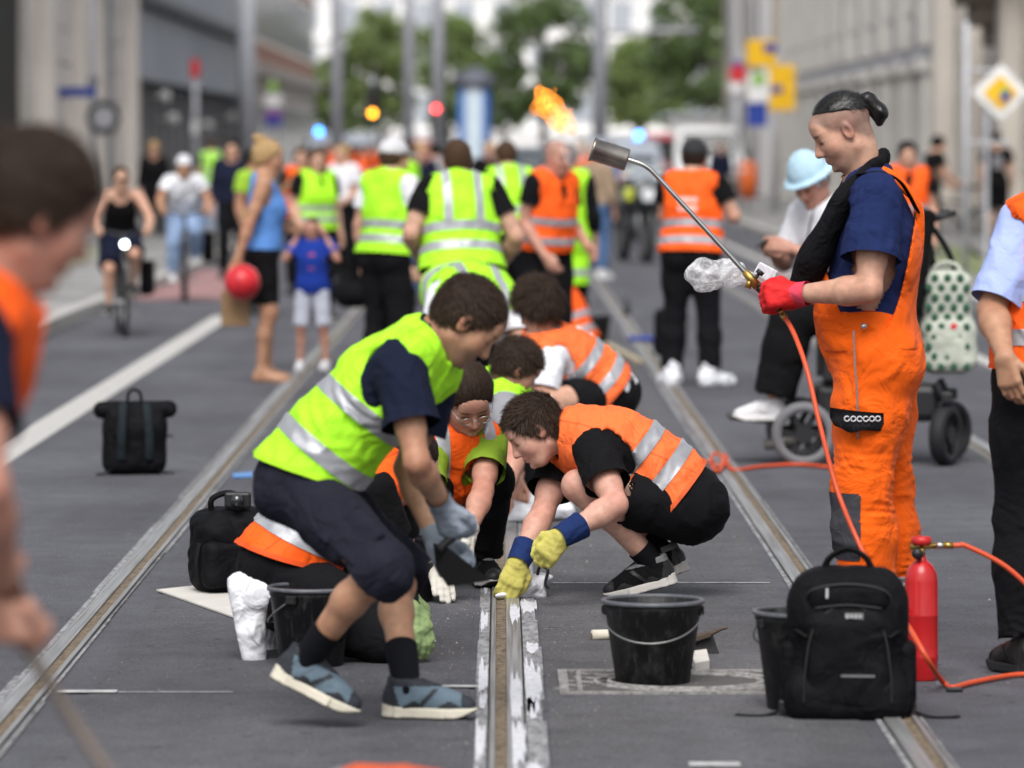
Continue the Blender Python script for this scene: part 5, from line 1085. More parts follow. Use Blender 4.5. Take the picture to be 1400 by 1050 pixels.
    for zt, wd in ((.036, .105), (.0, .105), (-.026, .09)):
        rows.append([bm.verts.new((t*wd, -.004+.06*t*t-.004*math.cos(t*3), zt*1.0-.010*t-(.016*math.exp(-((t+.45)/.3)**2) if zt < 0 else 0))) for t in np.linspace(-1, 1, 15)])
    for a_, b_ in zip(rows, rows[1:]):
        for i in range(14): bm.faces.new((a_[i], b_[i], b_[i+1], a_[i+1]))
    bmesh.ops.solidify(bm, geom=list(bm.faces), thickness=.008)
    fl = bmo('pocket_flap', bm, MATS['dark_knee_patch'], r, True); fl.location = tuple(fl0-base)
    pm = mat('white_print', (.62, .62, .64), .7)
    for i in range(6):    # embossed trade mark of round letters on the flap
        bm = bmesh.new(); x = -.052+i*.021; pts = [(x+.0085*math.cos(a), -.0125+.06*(x/.105)**2, .011+.0085*math.sin(a)) for a in np.linspace(.7 if i in (0, 3) else 0, 6.28 if i != 2 else 5.6, 12)]; tube(bm, pts, .0026, 5, 1); bmo('print_letter', bm, pm, fl, True)
    seam = [P(1167, 452, Z-.235), P(1169, 500, Z-.245), P(1172, 540, Z-.25), P(1173, 600, Z-.25)]
    tubeo('side_zip', [p-base for p in seam], .0035, mat('grey_zip', (.2, .2, .21), .5), r, 6, 4); bm = bmesh.new(); bmesh.ops.create_uvsphere(bm, u_segments=12, v_segments=8, radius=.011, matrix=Matrix.Translation(Vector(P(1181, 446, Z-.235)-base))); bmo('button', bm, mat('steel_button', (.5, .5, .52), .35, .8), r, True)
    V2, F2 = slab(Vp, Fp, lerp(J['knL'], J['anL'], .80), A(0, 0, 1), .03); mesh_np('reflective_band', V2, F2, MATS['reflective'], r, loc=base)
    # dark jacket slung round the neck
    jm = cloth('black_jacket_cloth', (.005, .005, .0065), .85, .7)
    pts = [P(1112, 350, Z+.03), P(1140, 300, Z+.08), P(1168, 252, Z+.11), P(1196, 228, Z+.09), P(1207, 216, Z+.0), P(1202, 222, Z-.07), P(1184, 236, Z-.12), P(1160, 264, Z-.135), P(1135, 310, Z-.12), P(1112, 355, Z-.08), P(1098, 392, Z-.04)]
    tubeo('slung_jacket', [p-base for p in pts], lambda t: (.038+.012*math.sin(t*9)+.055*max(0, t-.55)+.005*math.sin(t*37)), jm, r, 12, 8, .72)
    pts = [P(1172, 238, Z-.16), P(1205, 236, Z-.20), P(1232, 250, Z-.16), P(1255, 290, Z-.08)]
    tubeo('strap', [p-base for p in pts], .014, jm, r, 8, 6, .3)
    return J, r
J_torch, o_torch = torchman()
def PX(px, Z): return (px-VP_X)*Z/FPX
def hat(root, J, kind, m, base=None):
    base = np.array(root.location); hc, r_, f_, u_ = J['_h']; L = J['_hl']; ax = (r_, f_, u_); R3 = np.array(ax)
    if kind == 'bucket':
        V, Q = sdf_mesh([(.02, [cap(L(0, -.01, .055), L(0, -.01, .1), .102, .080), cap(L(0, -.01, .04), L(0, -.01, .05), .152, .112)])], .008, mod=lambda p, d: np.maximum(d+.002*wrink(p.astype(float), 40, 31), .022-.03-((p.astype(float)-hc)@u_-.0)*-1*-1) if False else np.maximum(d, (.035-((p.astype(float)-hc)@u_))))
        return mesh_np('bucket_hat', V, Q, m, root, loc=base)
    def mod(p, d):
        l = (p.astype(float)-hc)@R3.T; return np.maximum(d, (.036-.25*np.minimum(l[:, 1]+.02, 0)*-1*.0)-l[:, 2]+np.where(l[:, 1] < -.02, -.012, 0))
    pr = [hscale(ell(L(0, -.014, .04), (.090, .111, .1), ax))]
    V, Q = sdf_mesh([(.02, pr)], .008, mod=mod); o = mesh_np('helmet' if kind == 'helmet' else 'cap', V, Q, m, root, loc=base)
    if kind == 'cap':
        V, Q = sdf_mesh([(.01, [ell(L(0, .115, .045), (.075, .075, .007), ax)])], .006); mesh_np('cap_peak', V, Q, m, o, loc=base)
    return o
def back_print(root, J, m):
    "pale stencilled patch on the back of the vest"
    V, F, vo = J['_vest']; base = np.array(root.location); rs, fs, us = frame(J['neck']-J['chest'], J['shR']-J['shL']); rng = np.random.RandomState(3)
    for k in range(6):
        x = -.05+.05*(k % 3); z = .03 if k < 3 else -.03
        V2, F2 = slab(V, F, J['chest']+us*(z+.04), us, .018, keep=lambda q: abs((q-J['chest'])@rs-x) < .02 and (q-J['chest'])@fs < -.02)
        if len(F2): mesh_np('back_print', V2, F2, m, vo, loc=base)
PRINT = mat('pale_print', (.8, .55, .5), .7)
def lower(J, Z=None): return J
# woman with glasses, squatting beside the rail
def glasses_woman():
    Z = 17.5; J = {}; J['pel'] = P(612, 668, Z+.42); J['chest'] = P(622, 632, Z+.14); J['neck'] = P(630, 588, Z+.0)
    J['hipL'] = J['pel']+A(.09, .02, -.01); J['hipR'] = J['pel']+A(-.09, -.02, -.01); J['shL'] = P(668, 606, Z+.05); J['shR'] = P(588, 612, Z-.03)
    J['knL'] = P(674, 655, Z+.05); J['knR'] = P(590, 668, Z-.0); J['anL'] = P(660, 775, Z+.25); J['anR'] = P(595, 770, Z+.3); J['anL'][2] = J['anR'][2] = .1
    J['toeL'] = J['anL']+A(.05, -.18, -.06); J['toeR'] = J['anR']+A(-.05, -.18, -.06)
    J['elL'] = on_ray(J['shL'], 660, 672, .27, -1); J['wrL'] = on_ray(J['elL'], 640, 728, .24, -1); J['elR'] = on_ray(J['shR'], 580, 690, .27, -1); J['wrR'] = on_ray(J['elR'], 590, 765, .25, -1)
    J['head'] = P(641, 545, Z-.1); J['hf'] = A(.22, -.66, -.72); J['hu'] = A(.06, -.70, .70); J['hdL'] = A(0, -.2, -1); J['hdR'] = A(.3, -.6, -.55); J['hnL'] = A(-1, -.1, 0); J['hnR'] = A(.1, -.3, -1); J['htL'] = A(0, -1, 0); J['htR'] = A(1, 0, 0); J['hunch'] = .02
    r = figure('dark haired woman with glasses in orange vest over olive green top, working at the rail', J, dict(skin='red', fem=True, vox=.009, cvox=.0085, seed=8, bulk=.95, curlR=.15, curlL=.5, top=dict(mat=GREENT, sleeve=.6, loose=.015), bottom=dict(mat=BLKTR, len=1.9, loose=.012),
        vest=dict(mat=ORANGE, hem=.02, stripes=(.09, .2), loose=.026, vert=True), shoes=TR_BLACK, gloves=dict(L=dict(mat=GLWHITE, cuff_len=.03), R=dict(mat=GLWHITE, cuff_len=.03)),
        hair=dict(mat=H_DARK, vol=.013, strands=2200, slen=.035, lift=.08, flow='back', extra=[((0, -.1, .0), (0, -.13, -.03), .026, .022), ((0, -.13, -.03), (.02, -.13, -.15), .022, .014)])))
    L = J['_hl']; base = np.array(r.location); gm = mat('spectacle_wire', (.35, .33, .3), .3, .8); bm = bmesh.new()
    for x in (-.032, .032): tube(bm, [L(x+.022*math.cos(a), .108, .0+.017*math.sin(a))-base for a in np.linspace(0, 6.283, 14)], .0018, 6, 1)
    tube(bm, [L(-.011, .109, .003)-base, L(0, .112, .005)-base, L(.011, .109, .003)-base], .0015, 6, 2)
    for x in (-1, 1): tube(bm, [L(x*.054, .106, .004)-base, L(x*.076, .05, .006)-base, L(x*.08, .0, .004)-base], .0015, 6, 2)
    bmo('glasses', bm, gm, r, True); return J, r
glasses_woman()
def green_squat():
    Z = 20.6; J = {}; J['pel'] = P(640, 610, Z+.25); J['chest'] = P(672, 560, Z+.1); J['neck'] = P(694, 528, Z); J['hipR'] = J['pel']+A(.04, -.08, 0); J['hipL'] = J['pel']+A(-.04, .08, 0)
    J['shR'] = P(690, 555, Z-.15); J['shL'] = P(700, 550, Z+.18); J['knR'] = P(690, 630, Z-.15); J['knL'] = P(700, 625, Z+.25); J['anR'] = P(668, 700, Z+.1); J['anL'] = P(716, 698, Z+.2); J['anR'][2] = J['anL'][2] = .1; J['toeR'] = J['anR']+A(.17, -.08, -.06); J['toeL'] = J['anL']+A(.18, -.02, -.06)
    J['elR'] = on_ray(J['shR'], 705, 620, .27, -1); J['wrR'] = on_ray(J['elR'], 692, 672, .23, -1); J['elL'] = on_ray(J['shL'], 718, 615, .27, 1); J['wrL'] = on_ray(J['elL'], 706, 655, .23, -1)
    J['head'] = P(706, 503, Z-.03); J['hf'] = A(.72, .25, -.65); J['hu'] = A(.6, .1, .79); J['hdR'] = A(-.2, -.2, -1); J['hdL'] = A(-.1, -.2, -1)
    return J, figure('bare handed worker in lime vest squatting behind the crouching man', J, dict(skin='red', vox=.010, cvox=.01, seed=9, curlR=.9, curlL=.8, top=dict(mat=GREYT, sleeve=.5), bottom=dict(mat=BLKTR, len=1.9), vest=dict(mat=LIME, hem=.0, stripes=(.12, .27)), shoes=SHCOV, hair=dict(mat=H_DARK, vol=.012, strands=2600, slen=.03, lift=.5, amp=.005)))
green_squat()
def orange_kneel():
    Z = 22.6; J = {}; J['pel'] = P(832, 540, Z+.1); J['chest'] = P(782, 492, Z+.05); J['neck'] = P(736, 462, Z); J['hipL'] = J['pel']+A(-.02, -.09, 0); J['hipR'] = J['pel']+A(.02, .09, 0)
    J['shL'] = P(752, 488, Z-.16); J['shR'] = P(738, 486, Z+.18); J['knL'] = on_ray(J['hipL'], 742, 552, .42, -1); J['knR'] = on_ray(J['hipR'], 735, 545, .42, 1); J['anL'] = P(812, 642, Z-.05); J['anR'] = P(808, 636, Z+.25); J['anL'][2] = J['anR'][2] = .14
    J['fuL'] = J['fuR'] = nrm(A(-.3, 0, .95)); J['toeL'] = J['anL']+A(-.18, 0, -.1); J['toeR'] = J['anR']+A(-.18, 0, -.1); J['elL'] = on_ray(J['shL'], 738, 560, .27, -1); J['wrL'] = on_ray(J['elL'], 715, 610, .24, -1); J['elR'] = on_ray(J['shR'], 722, 555, .27, 1); J['wrR'] = on_ray(J['elR'], 700, 600, .24, -1)
    J['head'] = P(736, 420, Z-.02); J['hf'] = A(-.5, .35, -.6); J['hu'] = A(-.35, .2, .85); J['hunch'] = .03
    r = figure('dark haired person in orange vest with pale back print crouching in shorts', J, dict(skin='light', vox=.010, cvox=.01, seed=10, top=dict(mat=WHITEC, sleeve=.6, hem=-.06), bottom=dict(mat=BLKTR, len=.6, hemloose=.03, name='shorts'), vest=dict(mat=ORANGE_P, hem=.02, stripes=(.08, .21), vneck=False), shoes=TR_BLACK,
        hair=dict(mat=H_DARK, vol=.026, strands=3200, slen=.05, lift=.4, side=.03, amp=.009))); back_print(r, J, PRINT); return J, r
orange_kneel()
def green_bent():
    Z = 25.2; J = {}; J['pel'] = P(628, 400, Z+.3); J['chest'] = P(645, 396, Z+.0); J['neck'] = P(662, 408, Z-.24); J['hipL'] = J['pel']+A(.09, 0, -.02); J['hipR'] = J['pel']+A(-.09, 0, -.02); J['shL'] = P(704, 415, Z-.18); J['shR'] = P(600, 405, Z-.12)
    for s, x in (('L', .12), ('R', -.14)): J['kn'+s] = J['hip'+s]+A(x*.3, -.08, -.43); J['an'+s] = J['hip'+s]+A(x*.4, .05, -.84); J['an'+s][2] = .095; J['toe'+s] = J['an'+s]+A(x*.3, -.18, -.06)
    J['elL'] = on_ray(J['shL'], 712, 480, .28, -1); J['wrL'] = on_ray(J['elL'], 700, 540, .25, -1); J['elR'] = on_ray(J['shR'], 592, 470, .28, -1); J['wrR'] = on_ray(J['elR'], 610, 530, .25, -1); J['head'] = P(668, 440, Z-.36); J['hf'] = A(.1, -.5, -.85); J['hu'] = A(.1, -.85, .45)
    figure('worker in lime vest bent double with the back showing above the stooping man', J, dict(skin='light', vox=.012, fine=False, seed=11, top=dict(mat=WHITEC, sleeve=.6), bottom=dict(mat=BLKTR, len=1.9), vest=dict(mat=LIME, hem=.0, stripes=(.08, .22), vert=True, vneck=False), shoes=TR_BLACK, hair=dict(mat=H_BRN)))
green_bent()
def kneeler():
    Z = 15.35; J = {}; J['pel'] = P(386, 768, Z); J['chest'] = P(455, 694, Z); J['neck'] = P(518, 645, Z+.02); J['hipR'] = J['pel']+A(.01, -.09, -.02); J['hipL'] = J['pel']+A(.01, .09, -.02); J['shR'] = P(510, 672, Z-.17); J['shL'] = P(528, 672, Z+.19)
    J['knR'] = P(528, 858, Z-.24); J['knL'] = P(528, 846, Z+.2); J['knR'][2] = J['knL'][2] = .075; J['anR'] = P(352, 822, Z-.14); J['anL'] = P(372, 835, Z+.16); J['anR'][2] = .20; J['anL'][2] = .19
    J['fuR'] = nrm(A(.93, 0, -.2)*-1*-1*A(1, 1, 1)); J['toeR'] = J['anR']+A(.03, -.02, -.19); J['fuR'] = nrm(A(.97, 0, .2)); J['fuL'] = nrm(A(.97, 0, .2)); J['toeL'] = J['anL']+A(.03, 0, -.19)
    J['elR'] = on_ray(J['shR'], 545, 775, .28, 1); J['wrR'] = on_ray(J['elR'], 560, 826, .22, -1); J['elL'] = on_ray(J['shL'], 555, 770, .28, 1); J['wrL'] = on_ray(J['elL'], 556, 815, .22, 1); J['hdL'] = A(.2, 0, -1)
    J['head'] = P(552, 632, Z+.12); J['hf'] = A(.7, .3, -.6); J['hu'] = A(.6, .1, .8); J['hdR'] = A(.4, -.1, -.8); J['hnR'] = A(.1, .2, -1)
    figure('kneeling worker in orange vest behind the stooping man, foot in white plastic cover', J, dict(skin='light', vox=.010, cvox=.0085, seed=12, curlR=.25, top=dict(mat=BLACK, sleeve=.6, hem=-.05), bottom=dict(mat=BLKTR, len=1.86, loose=.02), vest=dict(mat=ORANGE, hem=.025, hemn=A(.30, 0, .95), strn=A(.45, 0, .89), stripes=(.095, .245), sw=.029, flare=.015), shoes=SHCOV, gloves=dict(R=dict(mat=GLGREEN, cuff=BLACK), L=dict(mat=GLGREEN, cuff=BLACK)), hair=dict(mat=H_DARK, strands=0)))
kneeler()
def right_edge():
    Z = 14.8; J = posed((PX(1446, Z), Z), 195, 1.80); J['shL'] = P(1402, 306, Z-.02); J['elL'] = on_ray(J['shL'], 1356, 424, .31, -1); J['wrL'] = on_ray(J['elL'], 1374, 488, .25, -1); J['hdL'] = A(.18, -.15, -1); J['hnL'] = A(.6, .8, 0); J['htL'] = A(.7, -.7, 0)
    figure('man in light blue shirt and orange vest cut off by the right edge', J, dict(skin='tan', vox=.0085, cvox=.008, seed=14, bulk=1.08, curlL=.35, top=dict(mat=LBLUE, sleeve=.9, loose=.018, flare=.010), bottom=dict(mat=BLKTR, len=1.93, loose=.022), vest=dict(mat=ORANGE, hem=-.0, stripes=(.1, .24), vneck=False, arm=.09), shoes=BOOT, hair=dict(mat=H_BRN, strands=600)))
right_edge()
def left_near():
    Z = 7.8; J = {}; J['pel'] = P(-190, 720, Z); J['chest'] = P(-105, 545, Z); J['neck'] = P(-18, 410, Z); J['hipR'] = J['pel']+A(0, -.09, -.03); J['hipL'] = J['pel']+A(0, .09, -.03); J['shR'] = P(-50, 458, Z-.17); J['shL'] = P(-20, 460, Z+.19)
    for s, y in (('R', -.1), ('L', .12)): J['kn'+s] = J['hip'+s]+A(.06, y*.2, -.43); J['an'+s] = A(J['hip'+s][0]-.02+y*.5, J['hip'+s][1], .095); J['toe'+s] = J['an'+s]+A(.19, 0, -.06)
    J['elR'] = on_ray(J['shR'], -22, 668, .29, -1); J['wrR'] = on_ray(J['elR'], 2, 800, .24, 1); J['elL'] = on_ray(J['shL'], -40, 660, .29, 1); J['wrL'] = on_ray(J['elL'], -10, 770, .25, -1)
    J['head'] = P(46, 287, Z); J['hf'] = A(.70, .42, -.5); J['hu'] = A(.42, .1, .85); J['hdR'] = A(.15, 0, -1); J['hnR'] = A(.7, .7, .1)
    figure('blurred dark haired man in orange vest at the left edge nearest the camera', J, dict(skin='red', vox=.010, seed=15, curlR=.8, fine=True, top=dict(mat=NAVY, sleeve=.6), bottom=dict(mat=BLKTR, len=1.9), vest=dict(mat=ORANGE, hem=.02, stripes=(.09, .25), vneck=False, arm=.092, flare=.04), shoes=BOOT, hair=dict(mat=H_DARK, strands=1500, vol=.015)))
    g = P(14, 850, Z+.03); e = P(190, 1120, Z-.1); base = g
    t = empty('tool', tuple(P(190, 1120, Z-.1)), 0, 'slim tool handle held by the blurred man at the left edge', 'tool'); b_ = np.array(t.location); tubeo('handle', [P(0, 800, Z+.05)-b_, g-b_, e-b_], .011, mat('worn_wood_handle', (.16, .13, .11), .6), t, 10, 3)
    tip = e+nrm(e-g)*.25; bm = bmesh.new(); cyl(bm, e-b_, tip-b_, .014, .02, 12); bmo('ferrule', bm, mat('tool_steel', (.3, .3, .3), .4, .8), t, True)
left_near()
def bottom_near():
    Z = 9.2; x = PX(585, Z); J = posed((x, Z), 90, 1.75); o = A(x, Z, 0)
    for k, v in dict(pel=(-.30, 0, .2), chest=(-.12, 0, .29), neck=(.05, 0, .32), head=(.18, -.02, .30), hipR=(-.29, -.09, .24), hipL=(-.29, .09, .24), knR=(.02, -.13, .07), knL=(.02, .13, .07), anR=(-.38, -.12, .09), anL=(-.38, .12, .09), toeR=(-.48, -.12, .03), toeL=(-.48, .12, .03), shR=(.02, -.17, .29), shL=(.02, .17, .29), elR=(.14, -.22, .13), elL=(.14, .22, .13), wrR=(.3, -.15, .06), wrL=(.3, .15, .06)).items(): J[k] = o+A(*v)
    J['hf'] = A(.5, 0, -.85); J['hu'] = A(.85, 0, .5); J['fuL'] = J['fuR'] = A(0, 0, 1); J['hunch'] = .02
    figure('worker kneeling low at the bottom edge, only orange back and dark hair showing', J, dict(vox=.012, fine=False, seed=16, top=dict(mat=BLACK, sleeve=.6), bottom=dict(mat=BLKTR, len=1.9), vest=dict(mat=ORANGE, hem=.0, vneck=False), shoes=BOOT, hair=dict(mat=H_DARK, vol=.016)))
bottom_near()
# ------------------------------------------------------------------ figures further down the street
def bgp(label, px, Z, face, H=1.75, look=None, post=None, pos=None, **kw):
    J = posed(pos if pos is not None else (PX(px, Z), Z), face, H, **kw); d = dict(vox=max(.014, .0004*Z), fine=False, seed=int(px) % 40+60, wr=1.0); d.update(look or {}); r = figure(label, J, d)
    if post: post(r, J)
    return J, r
VL = dict(mat=LIME, vneck=False, vert=True); VO = dict(mat=ORANGE); TB = dict(mat=BLACK, sleeve=.55); BT = dict(mat=BLKTR, len=1.92)
bgp('worker in black cap and orange printed vest standing in white shoe covers', 945, 32.3, 165, 1.74, dict(skin='light', bulk=1.08, top=TB, bottom=BT, vest=dict(mat=ORANGE, vneck=False, stripes=(.08, .2)), shoes=SHCOV, hair=dict(mat=H_DARK)), lambda r, J: (hat(r, J, 'cap', cloth('charcoal_cap', (.035, .036, .04))), back_print(r, J, PRINT)), lean=7, elR=(.30, .05, 1.2), wrR=(.22, .26, 1.28), elL=(-.22, .1, 1.2), wrL=(-.1, .3, 1.2), hf=(.1, 1, -.3), anL=(-.14, -.02, .09), anR=(.14, .0, .09), toeL=(-.24, .15, .03), toeR=(.24, .15, .03), knL=(-.12, .02, .5), knR=(.12, .02, .5))
bgp('bald worker in orange vest facing us beyond the torch flame', 750, 33.5, 42, 1.74, dict(skin='red', buzz=.5, top=TB, bottom=BT, vest=dict(mat=ORANGE, stripes=(.08, .22)), shoes=BOOT), lean=6, hf=(0, .8, -.55), wrL=(-.2, .22, .95), wrR=(.22, .2, .9))
bgp('worker in lime vest and white cap seen from behind', 527, 32, 140, 1.74, dict(skin='light', top=dict(mat=WHITEC, sleeve=.6), bottom=BT, vest=dict(VL, stripes=(.1, .2), vert=False), shoes=TR_BLACK, hair=dict(mat=H_BRN)), lambda r, J: hat(r, J, 'cap', cloth('white_cap', (.6, .6, .62))), lean=6, elR=(.28, .08, 1.15), wrR=(.18, .32, 1.05), hf=(.1, .9, -.5))
bgp('broad worker in lime vest with dark short hair, back to us, centre of the group', 632, 27.5, 190, 1.76, dict(skin='light', bulk=1.2, top=TB, bottom=BT, vest=dict(VL, stripes=(.12, .24), flare=.03), shoes=TR_BLACK, hair=dict(mat=H_BRN, vol=.008)), lean=14, hf=(0, .75, -.6), elL=(-.3, .05, 1.16), wrL=(-.22, .3, 1.02), elR=(.33, .02, 1.14), wrR=(.27, .25, .95))
bgp('worker in lime vest behind the bald worker', 698, 38, 195, 1.74, dict(skin='light', bulk=1.05, top=TB, bottom=BT, vest=VL, shoes=TR_BLACK, hair=dict(mat=H_BRN)), lean=10, elL=(-.3, .05, 1.15), elR=(.3, .05, 1.15))
bgp('worker in long lime coat half hidden behind the bald worker', 774, 39, 170, 1.70, dict(skin='light', top=dict(mat=BLACK, sleeve=1.8), vest=dict(mat=LIME, hem=-.42, vneck=False, stripes=(.1,)), bottom=BT, shoes=BOOT, hair=dict(mat=H_DARK)))
def ballbag(r, J):
    w_ = J['wrR']; b_ = empty('ball', tuple(P(331, 386, 32.75)), 0, 'red ball held by the woman in blue tank top', 'ball'); bm = bmesh.new(); bmesh.ops.create_uvsphere(bm, u_segments=28, v_segments=18, radius=.125); bmo('ball_shell', bm, mat('red_ball', (.55, .02, .03), .35, var=.3, vscale=9), b_, True)
    bm = bmesh.new(); tube(bm, [(.126*math.cos(a), -.02*math.sin(a*3), .126*math.sin(a)) for a in np.linspace(0, 6.283, 40)], .004, 5, 1); bmo('seam', bm, mat('pink_seam', (.7, .25, .25), .5), b_, True)
    p = empty('paper_bag', tuple(P(322, 446, 32.95)), 0, 'brown paper bag hanging below the red ball', 'bag'); bm = bmesh.new(); box(bm, (0, 0, .13), (.20, .11, .26), bev=.008); bmo('bag_body', bm, mat('kraft_paper', (.27, .17, .09), .85, bump=.3), p)
    bm = bmesh.new()
    for y in (-.05, .05): tube(bm, [(-.06, y, .26), (-.04, y*.4, .38), (.04, y*.4, .38), (.06, y, .26)], .005, 6, 4)
    bmo('handle', bm, MATS['kraft_paper'], p, True)
bgp('barefoot blond woman in blue tank top and black shorts holding a ball', 362, 33, 95, 1.73, dict(skin='tan', fem=True, bulk=.95, top=dict(mat=TANK, sleeve=0, loose=.012, hem=.0), bottom=dict(mat=BLACK, len=.85, loose=.003, hemloose=.0, waist=.04, name='shorts'), hair=dict(mat=H_BLD, vol=.014, extra=[((0, -.06, .12), (0, -.1, .13), .04, .03)], ename='hair_bun')), ballbag, elR=(.22, -.12, 1.14), wrR=(.22, -.2, .90), elL=(-.2, -.06, 1.15), wrL=(-.15, .12, 1.12), hf=(.1, 1, -.3), anL=(-.08, .02, .075), anR=(.08, -.03, .075))
bgp('small boy in blue t-shirt and grey shorts with hands over his ears', 427, 34.5, -8, 1.75, dict(skin='red', bulk=.92, vox=.02, top=dict(mat=BLUET, sleeve=.6, hem=-.08, loose=.03), bottom=dict(mat=GREYC, len=.98, loose=.012, hemloose=.025, name='shorts'), hair=dict(mat=H_BRN, vol=.008), shoes=TR_WHITE), lambda r, J: [setattr(r, 'scale', (.66, .66, .66)), plate(r, 'shirt_print', (J['chest']-np.array(r.location))[0], (J['chest'])[2], .07, .18, mat('red_print', (.5, .08, .08), .7), (J['chest']-np.array(r.location))[1]-.125, .004)], knL=(-.13, .03, .5), knR=(.13, .03, .5), anL=(-.15, -.02, .09), anR=(.15, -.02, .09), elL=(-.30, .06, 1.27), wrL=(-.16, .06, 1.53), elR=(.30, .06, 1.27), wrR=(.16, .06, 1.53), hdL=(.3, 0, 1), hdR=(-.3, 0, 1))
bgp('long haired woman in lime vest behind the small boy', 432, 44, 30, 1.66, dict(skin='light', fem=True, top=TB, bottom=BT, vest=dict(mat=LIME, stripes=(.1, .2)), shoes=TR_BLACK, hair=dict(mat=H_BRN, vol=.014, extra=[((-.06, .0, .0), (-.07, .03, -.22), .035, .025), ((.06, .0, .0), (.07, .03, -.22), .035, .025), ((0, -.07, .0), (0, -.08, -.22), .05, .03)], ename='long_hair')), hf=(.3, .9, -.3), wrR=(.3, .2, 1.0))
bgp('person in black sitting on the ground right of the boy', 484, 38, 60, 1.72, dict(skin='light', top=dict(mat=BLACK, sleeve=1.8), bottom=BT, shoes=BOOT, hair=dict(mat=H_BLK)), pel=(0, 0, .5), chest=(0, .1, .78), neck=(0, .16, .98), head=(0, .24, 1.1), shL=(-.18, .13, .95), shR=(.18, .13, .95), elL=(-.24, .3, .75), elR=(.24, .3, .75), wrL=(-.15, .5, .65), wrR=(.15, .5, .65), hipL=(-.09, .02, .48), hipR=(.09, .02, .48), knL=(-.14, .42, .5), knR=(.14, .42, .5), anL=(-.14, .4, .09), anR=(.14, .4, .09), toeL=(-.15, .58, .03), toeR=(.15, .58, .03))
bgp('blond person in black walking away past the shop front', 211, 78, 0, 1.72, dict(skin='light', fem=True, top=dict(mat=BLACK, sleeve=1.8), bottom=BT, shoes=BOOT, hair=dict(mat=H_BLD, vol=.03)))
bgp('distant figure in lime vest and pale jeans near the shop front', 290, 84, 180, 1.78, dict(top=TB, bottom=dict(mat=JEANS, len=1.9), vest=VL, shoes=TR_WHITE, hair=dict(mat=H_BRN)))
bgp('person in dark clothes and navy bag left of the blue tank top woman', 318, 58, 0, 1.75, dict(top=dict(mat=NAVY, sleeve=1.8), bottom=BT, shoes=BOOT, hair=dict(mat=H_BLK)))
bgp('person in lime t-shirt behind the blond woman', 347, 46, 60, 1.66, dict(skin='tan', top=dict(mat=cloth('lime_tee', (.28, .48, .04)), sleeve=.5), bottom=BT, shoes=BOOT, hair=dict(mat=H_BLK)), elL=(-.25, .1, 1.2), wrL=(-.2, .3, 1.35))
bgp('pedestrian in black t-shirt and shorts on the right pavement', 1362, 73, 172, 1.76, dict(skin='light', top=TB, bottom=dict(mat=BLACK, len=.9, name='shorts'), shoes=TR_BLACK, hair=dict(mat=H_BLK)), lambda r, J: plate(r, 'shirt_print', 0, J['chest'][2]+.03, .14, .22, GREYT, -.15, .004), pos=(PX(1362, 73), 73, .12))
bgp('worker whose dark hair and orange vest show behind the torch man', 1240, 42, 0, 1.72, dict(skin='light', top=TB, bottom=BT, vest=VO, shoes=BOOT, hair=dict(mat=H_BLK, vol=.016)))
bgp('blond person in jeans and tan jacket standing by the police van', 814, 58, 150, 1.68, dict(skin='light', top=dict(mat=cloth('tan_jacket', (.30, .22, .15)), sleeve=1.85, loose=.03), bottom=dict(mat=DENIM, len=1.9), shoes=TR_WHITE, hair=dict(mat=H_BLD, vol=.02)))
bgp('distant person in dark suit walking on the right', 985, 108, 0, 1.74, dict(top=dict(mat=NAVY, sleeve=1.9), bottom=BT, shoes=BOOT, hair=dict(mat=H_BLK)))
for px, Z, lab in ((413, 52, 'worker in orange top between the blond woman and the police van'), (452, 100, 'leftmost orange vested figure before the police van'), (474, 104, 'second orange vested figure before the police van'), (497, 99, 'third orange vested figure before the police van'), (512, 106, 'rightmost orange vested figure before the police van')):
    bgp(lab, px, Z, 0, 1.66+(px % 7)*.015, dict(top=TB, bottom=BT, vest=VO, shoes=BOOT, hair=dict(mat=H_BRN)))
bgp('far figure in red top left of the advertising column', 585, 112, 0, 1.7, dict(top=dict(mat=cloth('red_top', (.45, .03, .03)), sleeve=.6), bottom=BT, shoes=BOOT, hair=dict(mat=H_BLK)))
bgp('seated worker in orange vest beside the far black bucket', 790, 36, 250, 1.7, dict(skin='light', top=dict(mat=WHITEC, sleeve=.6), bottom=dict(mat=DUNG, len=1.9), vest=dict(mat=ORANGE, stripes=(.08, .2)), shoes=BOOT, hair=dict(mat=H_BRN)), pel=(0, 0, .16), chest=(0, .12, .42), neck=(0, .22, .60), head=(0, .3, .7), shL=(-.18, .18, .57), shR=(.18, .18, .57), elL=(-.24, .34, .38), elR=(.24, .34, .38), wrL=(-.12, .5, .2), wrR=(.12, .5, .2), hipL=(-.09, .02, .14), hipR=(.09, .02, .14), knL=(-.13, .4, .32), knR=(.13, .4, .32), anL=(-.13, .38, .09), anR=(.13, .38, .09), toeL=(-.14, .56, .03), toeR=(.14, .56, .03), hf=(0, .6, -.8), hu=(0, .8, .6))
